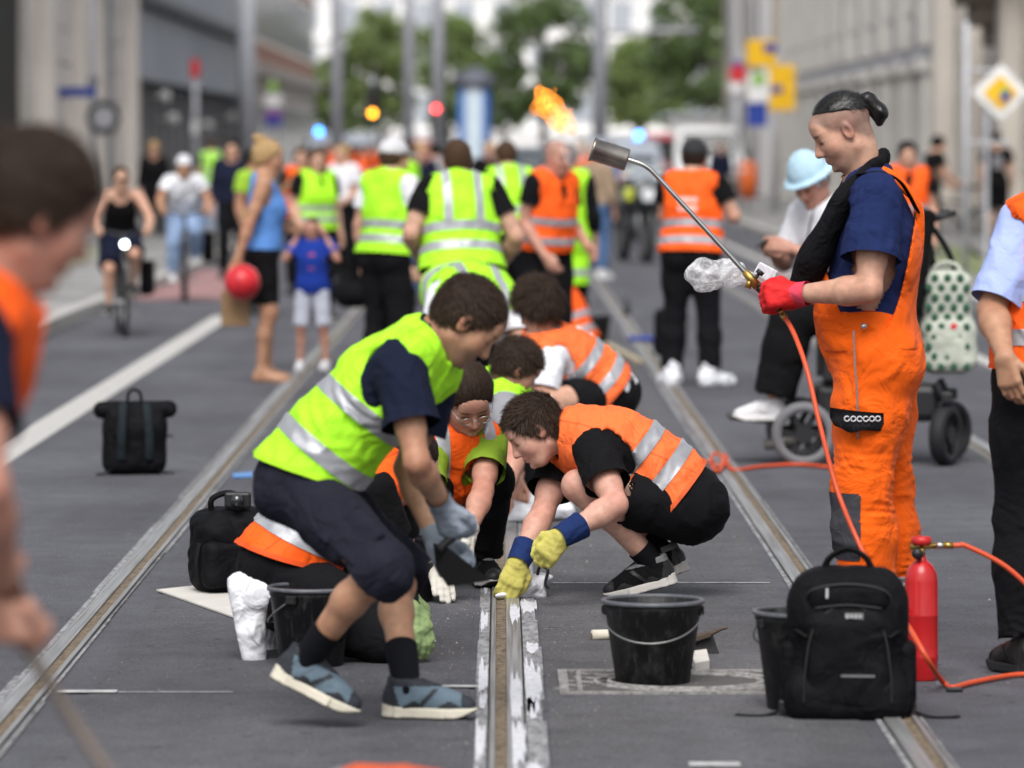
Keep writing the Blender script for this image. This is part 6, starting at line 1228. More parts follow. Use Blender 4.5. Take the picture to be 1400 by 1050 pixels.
for px, Z, fc, H, tm, vm, lab in ((575, 62, 30, 1.72, NAVY, None, 'dark clothed bystander between the two nearest lime vests'), (598, 70, 200, 1.7, GREYT, None, 'bystander in grey left of the advertising column'), (470, 58, 320, 1.68, WHITEC, None, 'bystander in white top right of the long haired woman'), (668, 66, 10, 1.74, BLACK, None, 'bystander in black right of the broad lime worker'), (556, 48, 250, 1.74, BLACK, LIME, 'far lime vested worker right of the white cap'), (690, 78, 0, 1.7, DENIM, None, 'bystander in denim beneath the flame'), (835, 90, 0, 1.7, TANK, None, 'distant figure in blue left of the motorcycle'), (797, 72, 340, 1.73, BLACK, ORANGE, 'distant orange vested worker right of the bald one')):
    bgp(lab, px, Z, fc, H, dict(vox=.022, top=dict(mat=tm, sleeve=.6), bottom=BT if tm is not BLACK else dict(mat=DENIM, len=1.9), vest=dict(mat=vm, vneck=False) if vm else None, shoes=BOOT, hair=dict(mat=(H_BRN, H_BLK, H_BLD)[px % 3])), lean=(px % 5)*2, wrL=(-.2, .25, 1.0), elR=(.28, .0, 1.16))
# ------------------------------------------------------------------ bicycles and riders
RIMM = mat('bike_rim', (.35, .35, .36), .35, .7)
def bicycle(x, Z, face, label, lamp=False, col=(.02, .02, .022), z0=0):
    t = empty('bicycle', (x, Z, z0), R(face), label, 'bicycle'); fm = mat('bike_frame_%d' % int(abs(x)*100), col, .35)   # local: -y forward
    for y in (-.53, .53):
        bm = bmesh.new(); tube(bm, [(0, y+.335*math.cos(a), .35+.335*math.sin(a)) for a in np.linspace(0, 6.283, 33)], .026, 8, 1); wh = bmo('wheel', bm, RUBBER, t, True); bm = bmesh.new(); tube(bm, [(0, y+.305*math.cos(a), .35+.305*math.sin(a)) for a in np.linspace(0, 6.283, 29)], .01, 6, 1)
        for a in np.linspace(0, 6.283, 19)[:-1]: cyl(bm, (.0, y, .35), (0, y+.3*math.cos(a), .35+.3*math.sin(a)), .0015, .0015, 4)
        cyl(bm, (-.05, y, .35), (.05, y, .35), .025, .025, 10); bmo('rim', bm, RIMM, wh, True)
    bm = bmesh.new()
    for a, b, r_ in (((0, -.53, .35), (0, -.40, .95), .017), ((0, -.40, .92), (0, .18, .42), .018), ((0, -.42, .82), (0, .22, .75), .015), ((0, .14, .35), (0, .27, .92), .016), ((0, .18, .36), (0, .53, .35), .012), ((0, .25, .78), (0, .53, .35), .011)): cyl(bm, a, b, r_, r_, 10)
    bmo('frame', bm, fm, t, True); bm = bmesh.new(); tube(bm, [(-.29, -.22, 1.04), (-.2, -.36, 1.06), (0, -.43, 1.02), (.2, -.36, 1.06), (.29, -.22, 1.04)], .013, 8, 5); cyl(bm, (0, -.40, .93), (0, -.43, 1.03), .016, .016, 8); bmo('handlebar', bm, fm, t, True)
    V, Q = sdf_mesh([(.03, [ell((0, .33, .97), (.075, .12, .03)), ell((0, .2, .97), (.03, .13, .025))])], .01); mesh_np('saddle', V, Q, RUBBER, t)
    bm = bmesh.new(); cyl(bm, (-.1, .16, .33), (.1, .16, .33), .02, .02, 8); cyl(bm, (.1, .16, .33), (.1, .05, .22), .01, .01, 6); cyl(bm, (-.1, .16, .33), (-.1, .27, .45), .01, .01, 6); box(bm, (.14, .05, .22), (.1, .08, .02)); box(bm, (-.14, .27, .45), (.1, .08, .02)); bmo('crank', bm, RIMM, t)
    if lamp: bm = bmesh.new(); cyl(bm, (0, -.5, .93), (0, -.58, .93), .025, .03, 16); bmo('headlamp', bm, emit('bike_lamp', (.9, .96, 1), 9), t, True)
    return t
def rider(px, Z, face, lab, blab, look, lamp, post=None, H=1.72, bag=None, sc_=.88):
    x = PX(px, Z); bk = bicycle(x, Z, face, blab, lamp); bk.scale = (sc_,)*3
    J = posed((x, Z), face, H, pel=(0, -.28, 1.02), chest=(0, -.12, 1.28), neck=(0, -.02, 1.47), head=(0, .05, 1.6), shL=(-.18, -.03, 1.43), shR=(.18, -.03, 1.43), elL=(-.29, .1, 1.22), elR=(.29, .1, 1.22), wrL=(-.27, .25, 1.08), wrR=(.27, .25, 1.08), hipL=(-.09, -.26, .98), hipR=(.09, -.26, .98), knL=(-.13, .12, .83), knR=(.13, .08, .68), anL=(-.13, -.16, .50), anR=(.13, -.02, .30), toeL=(-.14, .04, .45), toeR=(.14, .18, .25), hdL=(.0, 1, 0), hdR=(0, 1, 0))
    look = dict(dict(vox=.016, fine=False, seed=30, curlL=.8, curlR=.8), **look); look['base'] = A(x, Z, 0); r = figure(lab, J, look)
    if post: post(r, J)
    if bag: bm = bmesh.new(); box(bm, bag[:3], (.14, .34, .32), bev=.04); bo = bmo('pannier_body', bm, BLACK, None, True); tb = empty('pannier', (x, Z, 0), 0, bag[3], 'bag'); bo.parent = tb; bm = bmesh.new(); box(bm, (bag[0], bag[1], bag[2]+.17), (.15, .35, .05), bev=.02); bmo('flap', bm, BLACK, tb); tb.scale = (sc_,)*3
    r.scale = (sc_,)*3
    return r
rider(166, 41, 8, 'cyclist in black tank top and navy shorts riding towards us', 'black city bicycle with lit white headlamp', dict(skin='light', top=dict(mat=BLACK, sleeve=0, loose=.008), bottom=dict(mat=NAVY, len=.9, loose=.03, hemloose=.05, name='shorts'), shoes=TR_BLACK, hair=dict(mat=H_BRN, vol=.008)), True, lambda r, J: tubeo('sunglasses', [J['_hl'](-.06, .085, .005)-np.array(r.location), J['_hl'](0, .105, .004)-np.array(r.location), J['_hl'](.06, .085, .005)-np.array(r.location)], .016, RUBBER, r, 8, 4, .6), bag=(.23, .4, .55, 'black pannier bag on the nearer bicycle'))
rider(252, 50, 5, 'cyclist in white t-shirt, pale jeans and white helmet', 'bicycle ridden by the cyclist in white helmet', dict(skin='tan', fem=True, top=dict(mat=WHITEC, sleeve=.6), bottom=dict(mat=JEANS, len=1.85), shoes=TR_WHITE, hair=dict(mat=H_BRN)), False, lambda r, J: (hat(r, J, 'helmet', mat('white_helmet', (.65, .66, .7), .4)), tubeo('rucksack_strap', [J['shL']+A(.06, -.13, .0)-np.array(r.location), J['chest']+A(-.1, -.17, -.05)-np.array(r.location)], .02, NAVY, r, 8, 3, .3)), sc_=.93, H=1.70, bag=(.26, .35, .6, 'dark pannier on the bicycle of the helmeted cyclist'))
bicycle(PX(1300, 64), 64, -70, 'bicycle pushed along the right pavement', z0=.12)
bgp('person in dark clothes pushing a bicycle on the right pavement', 1276, 64, 110, 1.7, dict(skin='light', top=dict(mat=BLACK, sleeve=.6), bottom=dict(mat=BLACK, len=.9, name='shorts'), shoes=TR_BLACK, hair=dict(mat=H_BLK)), pos=(PX(1272, 64.6), 64.6, .12), lean=8, wrL=(-.25, .35, 1.05), wrR=(.2, .35, 1.05), elL=(-.25, .1, 1.2), elR=(.25, .1, 1.2))
# motorcycle by the police van
mo = empty('motorcycle', (PX(868, 66), 66, 0), R(12), 'dark police motorcycle parked before the silver van', 'motorcycle')
for y in (-.7, .7):
    bm = bmesh.new(); tube(bm, [(0, y+.27*math.cos(a), .33+.27*math.sin(a)) for a in np.linspace(0, 6.283, 29)], .06, 10, 1); wh = bmo('wheel', bm, RUBBER, mo, True); bm = bmesh.new(); cyl(bm, (-.05, y, .33), (.05, y, .33), .21, .21, 24); bmo('rim', bm, RIMM, wh)
V, Q = sdf_mesh([(.06, [cap((0, -.35, .9), (0, .1, .85), .17, .16), cap((0, .1, .75), (0, .75, .85), .15, .13), cap((0, -.2, .5), (0, .3, .5), .2, .18), ell((0, -.62, .95), (.24, .16, .26))])], .02); mesh_np('fairing', V, Q, mat('motorcycle_black', (.02, .022, .024), .35, coat=.4), mo)
for x in (-.34, .34): bm = bmesh.new(); box(bm, (x, .65, .72), (.2, .5, .4), bev=.05); bmo('pannier_case', bm, MATS['motorcycle_black'], mo)
bm = bmesh.new(); cyl(bm, (0, -.74, .98), (0, -.8, .98), .1, .1, 18); bmo('headlight', bm, MATS['headlight_glass'], mo); bm = bmesh.new(); tube(bm, [(-.42, -.3, 1.12), (-.2, -.5, 1.1), (0, -.52, 1.08), (.2, -.5, 1.1), (.42, -.3, 1.12)], .018, 8, 4); bmo('handlebar', bm, RUBBER, mo, True); bm = bmesh.new(); box(bm, (0, -.62, 1.28), (.36, .02, .34), Matrix.Rotation(R(-25), 3, 'X')); bmo('windshield', bm, WINM, mo)
for x in (-.25, .25): bm = bmesh.new(); box(bm, (x, -.66, .98), (.13, .1, .18), bev=.03); bmo('yellow_panel', bm, POLY, mo)
for x in (-.1, .1): bm = bmesh.new(); cyl(bm, (x, -.7, .33), (x*.9, -.45, 1.0), .03, .03, 10); bmo('fork', bm, RIMM, mo, True)
# ------------------------------------------------------------------ wheelchair and its user
WEBB = cloth('wheelchair_webbing', (.008, .008, .009), .8, .2, .3)
def wheelchair():
    Z = 24.6; x = PX(1185, Z); t = empty('wheelchair', (x, Z, 0), 0, 'black powered wheelchair behind the torch man', 'wheelchair')   # faces -x
    BLKP = mat('black_plastic', (.014, .014, .016), .45); GREYR = mat('grey_tyre', (.16, .16, .17), .8)
    def wheel(cx, cy, r, w_, hub, m=RUBBER, steer=0):
        bm = bmesh.new(); n = 36; pts = [(r-.035)*1.0, w_]
        prof = [(r-.05, -w_), (r-.012, -w_), (r, -w_*.55), (r, w_*.55), (r-.012, w_), (r-.05, w_)]
        rings = [[bm.verts.new((rr*math.cos(2*math.pi*i/n), yy, rr*math.sin(2*math.pi*i/n))) for i in range(n)] for rr, yy in prof]
        for A_, B_ in zip(rings, rings[1:]+rings[:1]):
            for i in range(n): bm.faces.new((A_[i], A_[(i+1) % n], B_[(i+1) % n], B_[i]))
        bmesh.ops.recalc_face_normals(bm, faces=bm.faces); o = bmo('wheel', bm, m, t, True); o.location = (cx, cy, r); o.rotation_euler = (0, 0, steer); bm = bmesh.new()
        for k in range(6): a = k*math.pi/3; box(bm, ((r-.05)*.5*math.cos(a), 0, (r-.05)*.5*math.sin(a)), (r-.04, w_*.8, .03), Matrix.Rotation(-a, 3, 'Y'))
        cyl(bm, (0, -w_*.9, 0), (0, w_*.9, 0), .05, .05, 16); bmo('spoked_hub', bm, hub, o); return o
    for y in (-.27, .27): wheel(PX(1095, Z)-x, y, .17, .045, BLKP, GREYR)
    for y, px, st in ((-.22, 1289, 1.1), (.2, 1306, .9)):
        wheel(PX(px, Z)-x, y, .16, .04, BLKP, RUBBER, st); bm = bmesh.new(); c = PX(px, Z)-x; box(bm, (c, y, .36), (.06, .12, .06), bev=.01); cyl(bm, (c-.02, y, .36), (c-.06, y, .44), .02, .02, 10); bmo('caster_fork', bm, BLKP, t)
    bm = bmesh.new(); box(bm, (.05, 0, .33), (.66, .42, .2), bev=.04); box(bm, (-.02, 0, .58), (.46, .38, .26), bev=.04); bmo('base', bm, BLKP, t); bm = bmesh.new(); cyl(bm, (0, 0, .4), (0, 0, .72), .06, .06, 16); bmo('lift_column', bm, BLKP, t)
    bm = bmesh.new(); box(bm, (-.02, 0, .76), (.5, .46, .1), bev=.03); bmo('seat', bm, BLACK, t); bm = bmesh.new(); box(bm, (.27, 0, 1.08), (.09, .44, .56), Matrix.Rotation(R(8), 3, 'Y'), bev=.03); bmo('backrest', bm, BLACK, t)
    for y in (-.24, .24): bm = bmesh.new(); box(bm, (.0, y, .62), (.5, .03, .34), bev=.012); bmo('side_panel', bm, BLKP, t)
    for y in (-.27, .27): bm = bmesh.new(); box(bm, (.02, y, .98), (.36, .06, .05), bev=.015); cyl(bm, (.2, y, .98), (.22, y, .76), .016, .016, 8); bmo('armrest', bm, BLKP, t)
    fx = PX(1030, Z)-x; bm = bmesh.new(); box(bm, (fx, 0, .235), (.27, .34, .02), Matrix.Rotation(R(6), 3, 'Y'), bev=.006); cyl(bm, (fx+.12, 0, .24), (-.2, 0, .36), .025, .025, 10); bmo('footplate', bm, BLKP, t)
    bm = bmesh.new(); cyl(bm, (PX(1045, Z)-x, -.05, .10), (PX(1090, Z)-x, -.05, .12), .03, .04, 12); bmo('motor_guard', bm, mat('wheelchair_frame', (.25, .24, .22), .5, .4), t, True)
    for y in (-.15, .15): bm = bmesh.new(); cyl(bm, (.33, y, 1.3), (.46, y, 1.34), .016, .016, 8); cyl(bm, (.30, y, .9), (.33, y, 1.32), .014, .014, 8); bmo('push_handle', bm, BLKP, t, True)
    b = empty('tote_bag', (PX(1292, Z), Z-.1, .49), 0, 'white tote bag with green leaf print hanging on the wheelchair', 'bag')
    b.scale = (1.22, 1, 1)
    V, Q = sdf_mesh([(.05, [bxp((0, 0, .27), (.105, .085, .27), .06), bxp((0.01, 0, .14), (.115, .10, .14), .06)])], .01, mod=lambda p, d: d+.006*wrink(p.astype(float), 14, 41)); mesh_np('bag_body', V, Q, cloth('canvas_bag', (.46, .49, .42), .9, .5), b)
    gm = mat('leaf_print_green', (.03, .09, .055), .8); k = 0
    for r_ in range(10):
        for c_ in range(4):
            px_ = -.085+c_*.055+(.027 if r_ % 2 else 0); pz = .035+r_*.052
            if abs(px_) > .1: continue
            bm = bmesh.new(); bmesh.ops.create_uvsphere(bm, u_segments=10, v_segments=6, radius=1, matrix=Matrix.Translation((px_, -.100 if r_ < 5 else -.088, pz)) @ Matrix.Diagonal((.017, .008, .023, 1))); bmo('leaf_motif', bm, gm if (r_, c_) != (4, 2) else SRED, b, True)
    tubeo('hanging_strap', [(-.05, .0, .5), (-.07, .03, .66), (-.1, .05, .8)], .014, WEBB, b, 8, 4); tubeo('hanging_strap', [(.05, .0, .5), (.0, .03, .66), (-.08, .06, .8)], .014, WEBB, b, 8, 4)
    bm = bmesh.new(); tube(bm, [(-.06, 0, .5), (-.05, 0, .56), (.0, 0, .585), (.05, 0, .56), (.06, 0, .5)], .012, 8, 4); bmo('handle', bm, MATS['canvas_bag'], b, True)
    J = posed((x, Z), 305, 1.75, pel=(0, -.06, .88), chest=(0, -.08, 1.16), neck=(0, .0, 1.38), head=(0, .07, 1.50), shL=(-.19, -.03, 1.33), shR=(.19, -.03, 1.33), elL=(-.25, .05, 1.06), elR=(.25, .05, 1.06), wrL=(-.08, .27, 1.15), wrR=(.1, .27, 1.15), hipL=(-.1, .0, .86), hipR=(.1, .0, .86), knL=(-.13, .42, .82), knR=(.13, .42, .82), anL=(-.12, .50, .36), anR=(.12, .50, .36), toeL=(-.13, .69, .3), toeR=(.13, .69, .3), hf=(-.25, .85, -.6), hu=(0, .55, .85), hdL=(.5, .8, .3), hdR=(-.5, .8, .3))
    off = P(1108, 236, Z)-J['head']
    for k in list(J):
        if k not in DIRK and k[:2] in ('ch', 'ne', 'he', 'sh', 'el', 'wr', 'pe', 'hi'): J[k] = J[k]+A(off[0], 0, 0)*(1 if k[:2] not in ('pe', 'hi') else .4)
    J['hipL'] = J['pel']+A(.02, -.09, -.03); J['hipR'] = J['pel']+A(-.02, .09, -.03)
    for s, y in (('L', -.13), ('R', .12)): J['kn'+s] = P(1084, 432, Z+y); J['an'+s] = P(1056, 552, Z+y); J['toe'+s] = J['an'+s]+A(-.19, -.02, -.06)
    r = figure('wheelchair user in pale blue bucket hat and white shirt looking at a phone', J, dict(skin='red', base=A(x, Z, 0), vox=.011, fine=True, hvox=.006, seed=40, curlL=.6, curlR=.6, top=dict(mat=WHITEC, sleeve=.75, loose=.02), bottom=dict(mat=BLACK, len=1.9, loose=.05, hemloose=.06), shoes=TR_WHITE, hair=dict(mat=H_GRY, strands=0)))
    hat(r, J, 'bucket', HATB); base = np.array(r.location); tubeo('lanyard', [J['neck']+A(-.02, -.08, .02)-base, J['chest']+A(-.13, -.1, .1)-base, J['chest']+A(-.15, -.07, -.12)-base], .012, NAVY, r, 8, 4, .3)
    ph = empty('phone', tuple(lerp(J['wrL'], J['wrR'], .5)+A(-.10, 0, .03)), 0, 'phone in the hands of the wheelchair user', 'phone'); bm = bmesh.new(); box(bm, (0, 0, 0), (.075, .15, .009), Matrix.Rotation(R(-35), 3, 'Y'), bev=.003); bmo('case', bm, BLKP, ph); bm = bmesh.new(); box(bm, (.003, 0, .0055), (.066, .138, .002), Matrix.Rotation(R(-35), 3, 'Y')); bmo('screen', bm, GLASS_D, ph)
wheelchair()
# ------------------------------------------------------------------ gas torch, hose, cylinder, flame
def torch():
    Z = 15.72; b = P(1045, 402, Z); t = empty('gas_torch', tuple(b), 0, 'steel roofing torch with brass valve held in the red glove', 'torch'); STE = mat('polished_steel', (.55, .54, .52), .25, 1.0, .1, 20); BR = mat('brass', (.45, .29, .08), .35, .9)
    q = lambda px, py, dz=0: P(px, py, Z+dz)-b
    tubeo('lance', [q(1050, 405), q(1026, 380), q(960, 308), q(900, 243), q(884, 228), q(868, 221), q(850, 216)], .0085, STE, t, 12, 6)
    a, c = q(858, 219), q(808, 203); d = nrm(c-a); bm = bmesh.new(); n = 32; M = Vector(d).to_track_quat('Z', 'Y').to_matrix(); prof = [(0, .012), (.012, .004), (.036, .0), (.039, .006), (.039, .118), (.042, .12), (.042, .128), (.036, .128), (.034, .03), (0, .028)]
    rings = [[bm.verts.new(M @ Vector((r_*math.cos(2*math.pi*i/n), r_*math.sin(2*math.pi*i/n), z))+Vector(a)) for i in range(n)] for r_, z in prof]
    for A_, B_ in zip(rings, rings[1:]):
        for i in range(n): bm.faces.new((A_[i], A_[(i+1) % n], B_[(i+1) % n], B_[i]))
    bmesh.ops.remove_doubles(bm, verts=bm.verts, dist=1e-5); bmesh.ops.recalc_face_normals(bm, faces=bm.faces); bmo('burner_bell', bm, mat('heat_stained_steel', (.40, .36, .32), .3, 1.0, .35, 14), t, True)
    bm = bmesh.new(); cyl(bm, q(1018, 371), q(1036, 392), .013, .017, 14); cyl(bm, q(1026, 382), q(1022, 394), .010, .012, 12); bmo('valve_body', bm, BR, t, True)
    bm = bmesh.new(); cyl(bm, q(1030, 384), q(1038, 374), .006, .006, 10); cyl(bm, q(1037, 375), q(1041, 370), .014, .014, 14); bmo('control_knob', bm, MATS['black_plastic'], t, True)
    tubeo('grip', [q(1036, 392), q(1052, 406), q(1066, 424)], .015, MATS['black_plastic'], t, 12, 4); bm = bmesh.new(); cyl(bm, q(1064, 421), q(1072, 432), .009, .008, 12); bmo('hose_nipple', bm, BR, t, True)
    lv = tubeo('trigger_lever', [q(1035, 388, -.01), q(1052, 396, -.014), q(1068, 412, -.016)], .005, MATS['black_plastic'], t, 8, 3)
torch()
HOSE = mat('orange_rubber_hose', (.62, .085, .03), .45, var=.08)
def ground_pt(px, py, h=.012): g = G(px, py); return A(g[0], g[1], h)
hp = [P(1070, 430, 15.72), P(1085, 455, 15.62), P(1103, 505, 15.5), P(1122, 585, 15.42), P(1148, 680, 15.35), P(1190, 775, 15.2), P(1225, 830, 14.6), P(1250, 870, 14.25), P(1272, 908, 14.2), ground_pt(1290, 938), ground_pt(1302, 945), ground_pt(1330, 938), ground_pt(1385, 928), ground_pt(1440, 926)]
hb = ground_pt(1302, 945, 0); ho = empty('gas_hose', tuple(hb), 0, 'orange hose running from the torch grip down to the ground', 'hose'); tubeo('hose', [p-hb for p in hp], .0085, HOSE, ho, 10, 8); bm = bmesh.new(); cyl(bm, hp[0]-hb, hp[0]+nrm(hp[1]-hp[0])*.03-hb, .011, .011, 12); bmo('ferrule', bm, MATS['brass'], ho, True)
bm = bmesh.new(); box(bm, (.004, -.02, .008), (.05, .03, .014), bev=.004); bmo('ground_clip', bm, MATS['black_plastic'], ho)
hp = [ground_pt(975, 636), ground_pt(985, 646, .03), ground_pt(992, 634, .05), ground_pt(1000, 645), ground_pt(1040, 641), ground_pt(1090, 638), ground_pt(1140, 642), ground_pt(1185, 640)]
hb = ground_pt(1000, 645, 0); ho = empty('loose_hose', tuple(hb), 0, 'orange hose lying across the rail behind the crouching man', 'hose'); tubeo('hose', [p-hb for p in hp], .010, HOSE, ho, 10, 6); tubeo('knot', [ground_pt(970, 640, .03)-hb, ground_pt(978, 632, .05)-hb, ground_pt(990, 640, .04)-hb, ground_pt(982, 650, .02)-hb, ground_pt(972, 644, .03)-hb], .010, HOSE, ho, 10, 5)
def cylinder():
    g = G(1261, 932); c = A(g[0], g[1]+.05, 0); t = empty('gas_cylinder', tuple(c), 0, 'red gas cylinder with valve behind the black rucksack', 'gas cylinder'); red = mat('red_cylinder_paint', (.46, .012, .014), .32, var=.15, vscale=12, coat=.3, bump=.1, bscale=40)
    bm = bmesh.new(); lathe(bm, [(0, 0), (.050, 0), (.054, .006), (.054, .07), (.0555, .075), (.054, .08), (.0535, .205), (.0545, .208), (.0535, .211), (.053, .315), (.048, .345), (.036, .368), (.02, .38), (.016, .385), (.016, .395), (0, .395)], 40); bmo('bottle', bm, red, t, True)
    bm = bmesh.new(); cyl(bm, (0, 0, .392), (0, 0, .43), .012, .012, 14); cyl(bm, (-.035, 0, .425), (.045, 0, .43), .010, .010, 12); bmo('valve', bm, MATS['brass'], t, True)
    bm = bmesh.new(); lathe(bm, [(0, .43), (.03, .432), (.033, .445), (.03, .458), (0, .46)], 10); bmo('hand_wheel', bm, mat('red_knob', (.5, .02, .02), .4), t, True)
    bm = bmesh.new(); cyl(bm, (-.015, -.01, .405), (-.015, -.035, .405), .018, .018, 14); bmo('regulator', bm, MATS['black_plastic'], t, True); bm = bmesh.new(); cyl(bm, (.045, 0, .43), (.075, 0, .43), .012, .010, 12); bmo('outlet_nut', bm, MATS['polished_steel'], t, True)
    a = c+A(.07, 0, .43); hp = [a, a+A(.05, 0, .0), P(1320, 746, c[1]), P(1365, 768, c[1]), P(1400, 796, c[1]), P(1450, 850, c[1]), ground_pt(1470, 930), ground_pt(1500, 960)]
    ho = empty('supply_hose', tuple(c+A(.3, 0, 0)), 0, 'orange hose leaving the top of the gas cylinder to the right', 'hose'); b = np.array(ho.location); tubeo('hose', [p-b for p in hp], .0085, HOSE, ho, 10, 8); bm = bmesh.new(); cyl(bm, a-b, a+A(.03, 0, 0)-b, .011, .011, 12); bmo('ferrule', bm, MATS['brass'], ho, True)
cylinder()
def flame():
    c = P(760, 165, 15.7); t = empty('flame', tuple(c), 0, 'orange flame leaping from the mouth of the torch', 'flame')
    def fm(name, col, dens):
        m = bpy.data.materials.new(name); m.use_nodes = True; n = m.node_tree; n.nodes.clear(); o = n.nodes.new('ShaderNodeOutputMaterial'); v = n.nodes.new('ShaderNodeVolumePrincipled'); v.inputs['Density'].default_value = 9.0; v.inputs['Color'].default_value = (.25, .10, .03, 1)
        tc = _coord(n); no = _tex(n, 'ShaderNodeTexNoise', 38, 3, tc, Distortion=1.2); r_ = _ramp(n, no.outputs[0], [(.34, (.22, .22, .22)), (.66, (1, 1, 1))]); mu = n.nodes.new('ShaderNodeMath'); mu.operation = 'MULTIPLY'; mu.inputs[1].default_value = dens; n.links.new(r_, mu.inputs[0]); n.links.new(mu.outputs[0], v.inputs['Emission Strength'])
        v.inputs['Emission Color'].default_value = (*col, 1); n.links.new(v.outputs[0], o.inputs['Volume']); return m
    def Lp(px, py): return P(px, py, 15.7)-c
    s = 1/401.
    def lick(name, pts, m, amp=.006):
        g = [cap(Lp(a[0], a[1]), Lp(b[0], b[1]), a[2]*s, b[2]*s) for a, b in zip(pts, pts[1:])]; V, Q = sdf_mesh([(.02, g)], .0045, mod=lambda p, d: d+amp*wrink(p.astype(float), 42, 44), margin=.03); mesh_np(name, V, Q, m, t)
    OUT = fm('flame_orange', (1.0, .31, .035), 22); CORE = fm('flame_yellow', (1.0, .56, .13), 26)
    lick('flame_lick', [(780, 176, 11), (766, 164, 17), (752, 146, 18), (744, 132, 13), (736, 121, 6)], OUT); lick('flame_lick', [(752, 152, 11), (737, 142, 10), (730, 150, 6), (727, 159, 3)], OUT); lick('flame_lick', [(762, 170, 10), (772, 156, 9), (780, 150, 4)], OUT)
    lick('flame_core', [(774, 170, 5), (762, 158, 8), (752, 143, 8), (747, 132, 4)], CORE); lick('flame_core', [(770, 176, 6), (765, 168, 7)], CORE); lick('flame_spark', [(757, 126, 3), (759, 122, 4)], OUT, .002); lick('flame_lick', [(748, 138, 9), (740, 128, 8), (733, 124, 3)], OUT)
    # pale unburnt gas in front of the bell
    gz = bpy.data.materials.new('hot_gas'); gz.use_nodes = True; n = gz.node_tree; n.nodes.clear(); o = n.nodes.new('ShaderNodeOutputMaterial'); v = n.nodes.new('ShaderNodeVolumePrincipled'); v.inputs['Color'].default_value = (.95, .96, 1, 1); v.inputs['Density'].default_value = 3; v.inputs['Emission Color'].default_value = (.8, .88, 1, 1); v.inputs['Emission Strength'].default_value = .5; n.links.new(v.outputs[0], o.inputs['Volume'])
    V, Q = sdf_mesh([(.03, [cap(Lp(800, 202), Lp(784, 204), 13*s, 17*s), cap(Lp(784, 204), Lp(776, 192), 17*s, 10*s), cap(Lp(788, 208), Lp(780, 218), 14*s, 8*s)])], .006, mod=lambda p, d: d+.004*wrink(p.astype(float), 35, 45), margin=.02)
    h = empty('gas_vapour', tuple(c+Lp(788, 204)), 0, 'pale vapour at the mouth of the torch bell', 'vapour'); mesh_np('vapour_puff', V-Lp(788, 204), Q, gz, h)
flame()
# ------------------------------------------------------------------ buckets
BUCK = mat('black_bucket_plastic', (.008, .008, .0095), .5, var=.3, vscale=14, bump=.1, bscale=50, spec=.3); _m, _n, _b, _o = _nodes('dusty_bucket'); _v = _coord(_n); _t = _tex(_n, 'ShaderNodeTexNoise', 11, 6, _v, Roughness=.7); _s = _tex(_n, 'ShaderNodeTexNoise', 3, 3, _coord(_n, (30, 30, 2)))
_x = _mixc(_n, _ramp(_n, _t.outputs[0], [(.52, (0, 0, 0)), (.74, (.55, .55, .55))]), (.007, .007, .0085), (.10, .098, .095)); _x = _mixc(_n, _ramp(_n, _s.outputs[0], [(.58, (0, 0, 0)), (.72, (.3, .3, .3))]), _x, (.12, .12, .12)); _n.links.new(_x, _b.inputs['Base Color']); _b.inputs['Roughness'].default_value = .5; _b.inputs['Specular IOR Level'].default_value = .3; BUCK = _m
WIRE = mat('wire_handle', (.3, .3, .3), .4, .8)
def bucket(px, py, r, h, label, dx=0, dy=0):
    g = G(px, py); t = empty('bucket', (g[0], g[1]+r*.72, 0), R(px), label, 'bucket', 'black builder buckets'); bm = bmesh.new(); r0 = r*.74
    lathe(bm, [(0, .008), (r0-.01, .008), (r0-.004, .0), (r0, .004), (lerp(r0, r, .93)-.003, h-.03), (lerp(r0, r, .95), h-.026), (r-.002, h-.02), (r-.004, h-.004), (r-.004, h-.006), (r-.012, h-.008), (lerp(r0, r, .9)-.008, h-.05), (r0-.008, .014), (0, .014)], 48); bmo('shell', bm, BUCK, t, True)
    bm = bmesh.new(); lathe(bm, [(r-.006, h-.012), (r+.005, h-.012), (r+.007, h-.006), (r+.005, h), (r-.002, h+.002), (r-.010, h-.002), (r-.006, h-.012)], 48); bmo('rim', bm, mat('worn_bucket_rim', (.10, .105, .12), .4, var=.3, vscale=30), t, True)
    tubeo('wire_handle', [(r*1.01*math.cos(a), r*1.01*math.sin(a)*.999-.0, h-.035-.10*math.sin(a)*0-.09*abs(math.sin(a))) for a in np.linspace(0, math.pi, 9)], .0028, WIRE, t, 6, 4)
    for sx in (-1, 1): bm = bmesh.new(); box(bm, (sx*(r*.97), 0, h-.035), (.018, .04, .03), bev=.005); bmo('handle_lug', bm, BUCK, t)
    return t
bucket(894, 940, .158, .268, 'black bucket standing on the iron cover in the foreground'); bucket(1104, 975, .155, .30, 'black bucket half hidden behind the foreground rucksack'); bucket(424, 915, .14, .262, 'black bucket beside the legs of the stooping man'); bt = bucket(552, 826, .145, .27, 'black bucket with bottles behind the stooping man'); bucket(812, 474, .15, .27, 'small distant black bucket beside the rail')
bb = np.array(bt.location)
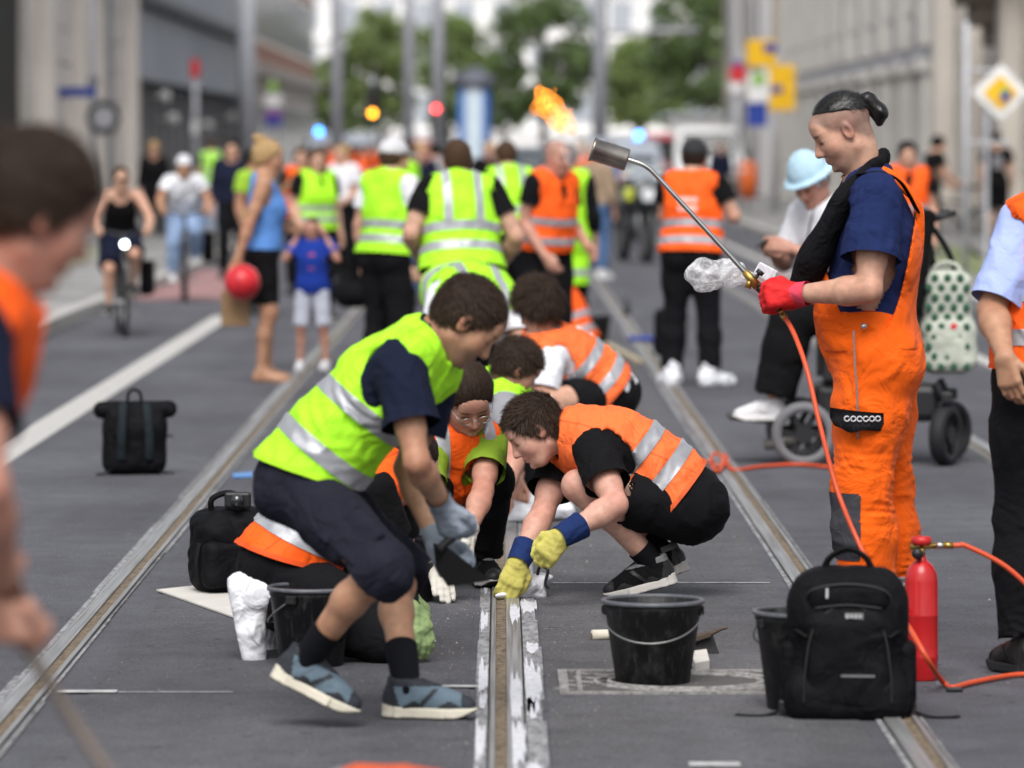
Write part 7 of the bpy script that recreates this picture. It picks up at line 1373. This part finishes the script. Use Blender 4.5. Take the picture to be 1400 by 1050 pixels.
for (dx, dy, h, cap_c, body, lab) in ((.0, -.02, .30, (.6, .06, .02), (.02, .05, .22), 'blue bottle with red cap standing in the bucket'), (.07, .03, .28, (.3, .3, .3), (.08, .08, .09), 'dark spray can standing in the bucket')):
    t = empty('bottle', (bb[0]+dx, bb[1]+dy, .02), 0, lab, 'bottle'); bm = bmesh.new(); lathe(bm, [(0, 0), (.03, 0), (.032, .01), (.032, h-.06), (.015, h-.03), (.013, h-.02), (0, h-.02)], 20); bmo('body', bm, mat('bottle_%d' % int(h*100), body, .35), t, True); bm = bmesh.new(); lathe(bm, [(.0, h-.021), (.017, h-.021), (.017, h+.012), (0, h+.014)], 16); bmo('cap', bm, mat('cap_%d' % int(h*100), cap_c, .4), t, True)
t = empty('yellow_tool', (bb[0]-.08, bb[1], .02), 0, 'yellow handled tool sticking out of the bucket', 'tool'); bm = bmesh.new(); box(bm, (0, 0, .25), (.026, .018, .13), bev=.006); bmo('grip', bm, mat('yellow_plastic', (.6, .5, .02), .5), t); bm = bmesh.new(); cyl(bm, (0, 0, .0), (0, 0, .2), .006, .006, 10); bmo('shaft', bm, MATS['polished_steel'], t)
# ------------------------------------------------------------------ rucksacks
BAGM = cloth('black_rucksack_nylon', (.0045, .0045, .0058), .7, .5, .25, .15, .0, .12); WEB = cloth('black_webbing', (.008, .008, .009), .8, .2, .3); PIPE = mat('dark_piping', (.014, .014, .016), .6)
def rucksack():
    g = G(1162, 984); t = empty('rucksack', (g[0], g[1]+.10, 0), R(-4), 'large black rucksack standing in the right foreground', 'rucksack')
    V, Q = sdf_mesh([(.06, [bxp((0, .0, .20), (.175, .105, .20), .07), bxp((0, .01, .33), (.155, .09, .115), .07), bxp((0, -.03, .06), (.18, .11, .07), .05)])], .007, mod=lambda p, d: d+.005*wrink(p.astype(float), 13, 46)); mesh_np('main_compartment', V, Q, BAGM, t)
    V, Q = sdf_mesh([(.04, [bxp((0, -.10, .17), (.135, .045, .15), .045), bxp((0, -.09, .29), (.11, .04, .06), .04)])], .007, mod=lambda p, d: d+.004*wrink(p.astype(float), 15, 47)); fp_ = mesh_np('front_pocket', V, Q, BAGM, t)
    V, Q = sdf_mesh([(.04, [bxp((0, -.075, .365), (.125, .05, .05), .04)])], .007, mod=lambda p, d: d+.003*wrink(p.astype(float), 15, 48)); mesh_np('top_pocket', V, Q, BAGM, t)
    for s in (-1, 1):
        V, Q = sdf_mesh([(.03, [bxp((s*.172, -.01, .12), (.03, .07, .11), .028)])], .008, mod=lambda p, d: d+.003*wrink(p.astype(float), 18, 49)); mesh_np('side_pocket', V, Q, BAGM, t)
        tubeo('front_piping', [(s*.13, -.142, .05), (s*.125, -.147, .16), (s*.10, -.140, .28), (s*.04, -.128, .335), (0, -.126, .34)], .0035, PIPE, t, 6, 6)
        tubeo('compression_strap', [(s*.176, .0, .27), (s*.15, -.09, .265), (s*.12, -.14, .25)], .009, WEB, t, 6, 5, .3); tubeo('loose_strap', [(s*.15, .06, .05), (s*.19, .0, .02), (s*.24, -.05, .006), (s*.30, -.06, .006), (s*.33, -.04, .006)], .011, WEB, t, 6, 5, .25)
        tubeo('shoulder_strap', [(s*.06, .09, .40), (s*.12, .16, .36), (s*.16, .17, .2), (s*.15, .11, .06)], .03, WEB, t, 8, 6, .3)
        bm = bmesh.new(); box(bm, (s*.19, -.06, .035), (.03, .02, .035), bev=.005); bmo('buckle', bm, MATS['black_plastic'], t)
    tubeo('grab_handle', [(-.075, .03, .42), (-.055, .02, .47), (-.0, .015, .498), (.055, .02, .47), (.075, .03, .42)], .016, WEB, t, 8, 6, .5)
    tubeo('top_zip', [(-.13, -.09, .33), (-.11, -.115, .385), (0, -.118, .405), (.11, -.115, .385), (.13, -.09, .33)], .004, PIPE, t, 6, 6); tubeo('pocket_zip', [(-.1, -.131, .335), (0, -.137, .345), (.1, -.131, .335)], .0035, PIPE, t, 6, 5)
    bm = bmesh.new(); box(bm, (-.062, -.128, .378), (.008, .006, .03), bev=.002); bmo('zip_pull', bm, mat('pale_zip_pull', (.5, .5, .5), .5), t); bm = bmesh.new(); box(bm, (.018, -.142, .312), (.056, .005, .020), bev=.002); lg = bmo('logo_patch', bm, mat('grey_logo', (.16, .16, .165), .5), t)
    for i in range(4): bm = bmesh.new(); box(bm, (-.002+i*.0125, -.1455, .312), (.008, .003, .009 if i % 2 else .011)); bmo('logo_letter', bm, mat('pale_logo', (.42, .42, .43), .5), lg)
    bm = bmesh.new(); box(bm, (.03, -.147, .135), (.10, .004, .008), bev=.001); bmo('reflective_bar', bm, mat('dim_reflector', (.12, .12, .13), .35), t)
rucksack()
def rolltop():
    g = G(182, 650); t = empty('roll_top_rucksack', (g[0], g[1]+.08, 0), R(8), 'black roll-top rucksack standing alone on the left lane', 'rucksack')
    V, Q = sdf_mesh([(.05, [bxp((0, 0, .15), (.165, .085, .15), .06), bxp((0, 0, .27), (.15, .075, .09), .05)])], .01, mod=lambda p, d: d+.006*wrink(p.astype(float), 11, 51)); mesh_np('body', V, Q, BAGM, t)
    V, Q = sdf_mesh([(.03, [cap((-.165, 0, .335), (.175, 0, .335), .045, .045)])], .009, mod=lambda p, d: d+.004*wrink(p.astype(float), 16, 52)); mesh_np('rolled_top', V, Q, BAGM, t)
    for s in (-.06, .06): tubeo('shoulder_strap', [(s, -.06, .37), (s*1.1, -.10, .30), (s*1.2, -.11, .18), (s*1.2, -.09, .08)], .024, cloth('dark_teal_webbing', (.014, .020, .024), .8), t, 8, 6, .35)
    tubeo('grab_loop', [(-.035, -.03, .37), (-.03, -.03, .42), (0, -.03, .44), (.03, -.03, .42), (.035, -.03, .37)], .008, WEB, t, 8, 5); tubeo('loose_strap', [(-.12, -.08, .03), (-.16, -.09, .012), (-.2, -.1, .008)], .012, WEB, t, 6, 4, .4); tubeo('loose_strap', [(.12, -.08, .03), (.16, -.06, .012), (.2, -.06, .008)], .010, WEB, t, 6, 4, .4); bm = bmesh.new(); box(bm, (.175, -.02, .2), (.05, .02, .012), bev=.003); bmo('buckle', bm, MATS['black_plastic'], t)
rolltop()
def sidebag():
    g = G(308, 812); t = empty('black_bag', (g[0], g[1]+.02, 0), R(20), 'soft black rucksack on the ground behind the kneeling worker', 'bag')
    V, Q = sdf_mesh([(.05, [bxp((0, 0, .16), (.13, .11, .16), .08), bxp((.05, 0, .25), (.12, .1, .07), .05)])], .009, mod=lambda p, d: d+.01*wrink(p.astype(float), 10, 53)); mesh_np('body', V, Q, BAGM, t); V, Q = sdf_mesh([(.03, [bxp((-.03, -.1, .12), (.09, .04, .09), .035)])], .009, mod=lambda p, d: d+.005*wrink(p.astype(float), 14, 54)); mesh_np('front_pocket', V, Q, BAGM, t)
    tubeo('handle', [(-.05, 0, .3), (-.06, -.02, .36), (.0, -.03, .385), (.06, -.02, .36), (.06, 0, .3)], .012, WEB, t, 8, 5); tubeo('hanging_strap', [(-.12, -.06, .2), (-.14, -.08, .12), (-.13, -.08, .04)], .009, WEB, t, 6, 5, .4)
    b = empty('camera', (g[0]+.05, g[1]-.02, .33), 0, 'small black camera lying on top of the soft rucksack', 'camera'); bm = bmesh.new(); box(bm, (0, 0, .03), (.1, .05, .06), bev=.01); bmo('camera_body', bm, MATS['black_plastic'], b); bm = bmesh.new(); cyl(bm, (0, -.02, .03), (0, -.07, .03), .026, .024, 18); bmo('lens', bm, GLASS_D, b, True)
sidebag()
def bluebag():
    g = G(916, 486); t = empty('small_rucksack', (g[0], g[1], 0), 0, 'black and blue rucksack left of the man in shoe covers', 'rucksack'); V, Q = sdf_mesh([(.05, [bxp((0, 0, .19), (.13, .09, .19), .06)])], .014, mod=lambda p, d: d+.008*wrink(p.astype(float), 10, 55)); mesh_np('body', V, Q, BAGM, t); V, Q = sdf_mesh([(.05, [bxp((0.02, -.08, .2), (.05, .03, .1), .03)])], .014); mesh_np('blue_pocket', V, Q, cloth('blue_nylon', (.03, .10, .3), .6), t); tubeo('handle', [(-.03, 0, .37), (0, 0, .42), (.03, 0, .37)], .01, WEB, t, 6, 4)
bluebag()
# ------------------------------------------------------------------ tools and litter
def tools():
    # black trowel in the stooping man's hand
    c = lerp(J_walk['wrR'], J_walk['wrR'], 0)+nrm(J_walk['hdR'])*.10; t = empty('pointing_trowel', tuple(c), 0, 'black trowel in the grey glove of the stooping man', 'trowel'); Zt = c[1]; q = lambda px, py, dz=0: P(px, py, Zt+dz)-c
    bm = bmesh.new(); v = [bm.verts.new(q(*p)) for p in ((592, 742, .03), (612, 748, -.02), (672, 794, -.02), (612, 802, .03), (596, 778, .04))]; bm.faces.new(v); bmesh.ops.solidify(bm, geom=list(bm.faces), thickness=.006); bmo('blade', bm, mat('blackened_blade', (.012, .012, .013), .5), t); tubeo('handle', [q(628, 728), q(612, 740), q(600, 752)], .014, MATS['black_plastic'], t, 10, 3)
    c = G(712, 818); c = A(c[0], c[1], 0); t = empty('cleaning_cloth', tuple(c), 0, 'white cloth wrapped spatula pressed on the rail by the yellow glove', 'cloth'); a, b = ground_pt(683, 822, .02)-c, P(738, 792, c[1]+.05)-c
    V, Q = sdf_mesh([(.03, [cap(a, lerp(a, b, .5), .018, .045, A(0, .5, 1), .5), cap(lerp(a, b, .5), b, .05, .042, A(0, .5, 1), .55), cap(lerp(a, b, .6), lerp(a, b, .9)+A(0.01, -.02, -.05), .035, .03)])], .005, mod=lambda p, d: d+.005*wrink(p.astype(float), 28, 56), margin=.02); mesh_np('cloth_wrap', V, Q, COVER, t); tubeo('black_cord', [b+A(-.01, -.03, .01), b+A(.0, -.04, .05), b+A(.03, -.05, .04), b+A(.02, -.05, -.01), b+A(.035, -.05, -.03)], .006, MATS['black_plastic'], t, 8, 5)
    c = P(985, 376, 16.1); t = empty('plastic_bag', tuple(c), 0, 'crumpled translucent plastic bag hanging before the torch hand', 'plastic bag'); m, n, bs, o = _nodes('clear_film'); bs.inputs['Base Color'].default_value = (.78, .79, .82, 1); bs.inputs['Roughness'].default_value = .22; tr = n.nodes.new('ShaderNodeBsdfTransparent'); mx = n.nodes.new('ShaderNodeMixShader'); no = _tex(n, 'ShaderNodeTexNoise', 22, 5, _coord(n), Distortion=1.5); mx2 = _ramp(n, no.outputs[0], [(.35, (.25, .25, .25)), (.62, (.75, .75, .75))]); n.links.new(mx2, mx.inputs[0]); n.links.new(tr.outputs[0], mx.inputs[1]); n.links.new(bs.outputs[0], mx.inputs[2]); n.links.new(mx.outputs[0], o.inputs[0]); _bump(n, bs, no.outputs[0], .9, .02)
    V, Q = sdf_mesh([(.03, [ell((-.05, 0, .0), (.075, .05, .058)), ell((.035, 0, .01), (.05, .04, .05)), cap((.03, 0, 0), (.1, 0, -.01), .035, .02)])], .006, mod=lambda p, d: d+.009*wrink(p.astype(float), 26, 57, 3), margin=.03); mesh_np('film', V, Q, m, t)
    bm = bmesh.new(); b2 = P(1047, 373, 16.05)-c; box(bm, b2, (.075, .02, .05), Matrix.Rotation(R(28), 3, 'Y'), bev=.006); bmo('bag_label', bm, COVER, t)
    def lay(name, pts, m, label, cat, th=.006):
        pp = [ground_pt(x, y, .006) for x, y in pts]; c = sum(pp)/len(pp); c[2] = 0; bm = bmesh.new(); bm.faces.new([bm.verts.new(p-c) for p in pp][::-1]); bmesh.ops.recalc_face_normals(bm, faces=bm.faces); r_ = bmesh.ops.extrude_face_region(bm, geom=list(bm.faces)); bmesh.ops.translate(bm, vec=(0, 0, th), verts=[v for v in r_['geom'] if isinstance(v, bmesh.types.BMVert)]); bmesh.ops.recalc_face_normals(bm, faces=bm.faces); return tag(bmo(name, bm, m, None, False, c), label, cat)
    CARD = mat('white_cardboard', (.56, .54, .50), .85, var=.1); lay('cardboard_sheet', ((214, 810), (300, 801), (396, 858), (372, 866)), CARD, 'flat white cardboard sheet under the soft black rucksack', 'cardboard')
    lay('paper_scrap', ((572, 884), (562, 876), (586, 868), (596, 880)), mat('paper_white', (.62, .62, .62), .8), 'scrap of white paper behind the foot of the stooping man', 'paper')
    lay('blue_tape', ((318, 655), (318, 650), (346, 648), (346, 654)), mat('blue_tape', (.1, .25, .55), .5), 'short strip of blue tape beside the left rail', 'tape'); lay('white_wedge', ((944, 905), (950, 922), (970, 918), (966, 902)), CARD, 'pale wooden wedge behind the foreground bucket', 'wedge', .03)
    c = ground_pt(826, 876, .018); t = empty('paper_roll', tuple(c*A(1, 1, 0)), 0, 'cream paper roll lying left of the foreground bucket', 'roll'); bm = bmesh.new(); cyl(bm, (-.042, 0, .019), (.06, .03, .019), .0185, .0185, 24); bmo('roll', bm, mat('cream_paper', (.62, .58, .48), .85), t, True); bm = bmesh.new(); cyl(bm, (-.0445, -.001, .019), (-.041, 0, .019), .008, .008, 14); bmo('core', bm, mat('roll_core', (.25, .2, .15), .9), t)
    c = ground_pt(960, 895, 0); t = empty('hand_brush', tuple(c), 0, 'dark hand brush leaning behind the foreground bucket', 'brush'); bm = bmesh.new(); box(bm, (-.02, 0, .055), (.10, .04, .02), Matrix.Rotation(R(-18), 3, 'Y'), bev=.004); bmo('brush_head', bm, mat('dark_wood', (.07, .05, .035), .7), t); bm = bmesh.new()
    for i in range(14): cyl(bm, (-.06+i*.007, 0, .04+i*.002), (-.05+i*.008, .0, .0), .005, .003, 5)
    bmo('bristles', bm, mat('bristle', (.03, .03, .03), .8), t); tubeo('brush_handle', [(.02, 0, .065), (.06, 0, .085), (.085, 0, .09)], lambda q_: .009-.005*q_, MATS['dark_wood'], t, 8, 4)
    c = ground_pt(840, 482, 0); t = empty('timber_batten', tuple(c), 0, 'pale timber batten lying beside the far rail', 'timber'); a, b = ground_pt(822, 470, .02)-c, ground_pt(874, 498, .02)-c; bm = bmesh.new(); d = b-a; box(bm, (a+b)/2, (np.linalg.norm(d), .06, .03), Matrix.Rotation(math.atan2(d[1], d[0]), 3, 'Z'), bev=.003); bmo('batten', bm, mat('pale_timber', (.42, .36, .26), .8, stretch=(1, 12, 12)), t); bm = bmesh.new(); box(bm, b+nrm(d)*.003, (.004, .055, .026), Matrix.Rotation(math.atan2(d[1], d[0]), 3, 'Z')); bmo('sawn_end', bm, mat('end_grain', (.36, .28, .18), .9), t)
    c = ground_pt(885, 468, 0); t = empty('blue_tool', tuple(c), 0, 'blue handled tool lying by the far rail', 'tool'); tubeo('grip', [A(-.16, 0, .03), A(0, .02, .03), A(.1, .03, .03)], .025, SBLUE, t, 8, 4); tubeo('white_end', [A(.1, .03, .03), A(.26, .06, .03)], .022, SWHITE, t, 8, 3)
    c = ground_pt(857, 432, 0); t = empty('dark_bottle', tuple(c), 0, 'small dark bottle standing on the road near the far rail', 'bottle'); bm = bmesh.new(); lathe(bm, [(0, 0), (.035, 0), (.035, .1), (.015, .14), (.014, .17), (0, .17)], 16); bmo('body', bm, GLASS_D, t, True); bm = bmesh.new(); lathe(bm, [(.017, .155), (.017, .18), (0, .182)], 12); bmo('cap', bm, RUBBER, t, True)
tools()
# cast iron cover in the road
def cover():
    a, b = G(772, 950), G(1062, 920); x0, x1, y0, y1 = a[0], b[0]+.02, a[1], b[1]; t = empty('drain_cover', ((x0+x1)/2, (y0+y1)/2, 0), 0, 'cast iron cover with diamond pattern let into the road', 'manhole cover'); w_, d_ = x1-x0, y1-y0
    IRON = mat('worn_cast_iron', (.12, .115, .11), .55, .4, .25, 30); FILL = mat('cover_infill', (.085, .083, .08), .85, vscale=40); PALE = grime('paint_flecked_iron', (.07, .07, .07), (.17, .165, .16), (.36, .35, .34), 40, (1, 1, 1), .36, .6)
    boxes('infill', [((0, 0, .003), (w_, d_, .004))], FILL, t); boxes('frame', [((0, -d_/2, .006), (w_+.03, .022, .010)), ((0, d_/2, .006), (w_+.03, .022, .010)), ((-w_/2, 0, .0062), (.030, d_-.022, .010)), ((w_/2, 0, .0062), (.022, d_-.022, .010)), ((-w_/2+.05, 0, .0062), (.015, d_-.03, .010))], PALE, t)
    for k in range(2):
        rx, ry = (w_*.40, d_*.43) if k == 0 else (w_*.34, d_*.33); bm = bmesh.new(); tube(bm, [(rx*math.cos(q)+.03, ry*math.sin(q), .006) for q in np.linspace(0, 6.283, 60)], .009, 6, 1); bmo('ring', bm, PALE, t, True)
    bm = bmesh.new()
    for i in range(16):
        q = 6.283*i/16; cx, cy = w_*.37*math.cos(q)+.03, d_*.38*math.sin(q); box(bm, (cx, cy, .006), (.03, .03, .008), Matrix.Rotation(q+.78, 3, 'Z'))
    tag(bmo('stud_ring', bm, IRON, t), kind='stuff')
    for sx in (-1, 1):
        bm = bmesh.new()
        for i in range(5): box(bm, (sx*(w_*.36+.022*i)-.02*0, (i-2)*d_*.17*(1 if sx > 0 else -1), .006), (.10, .012, .008), Matrix.Rotation(R(30*sx), 3, 'Z'))
        bmo('corner_rib', bm, PALE, t)
cover()
print('SCRIPT', round(time.time()-T0, 1), 'objects', len(bpy.data.objects), 'tris', sum(len(o.data.polygons) for o in bpy.data.objects if o.type == 'MESH')*2)
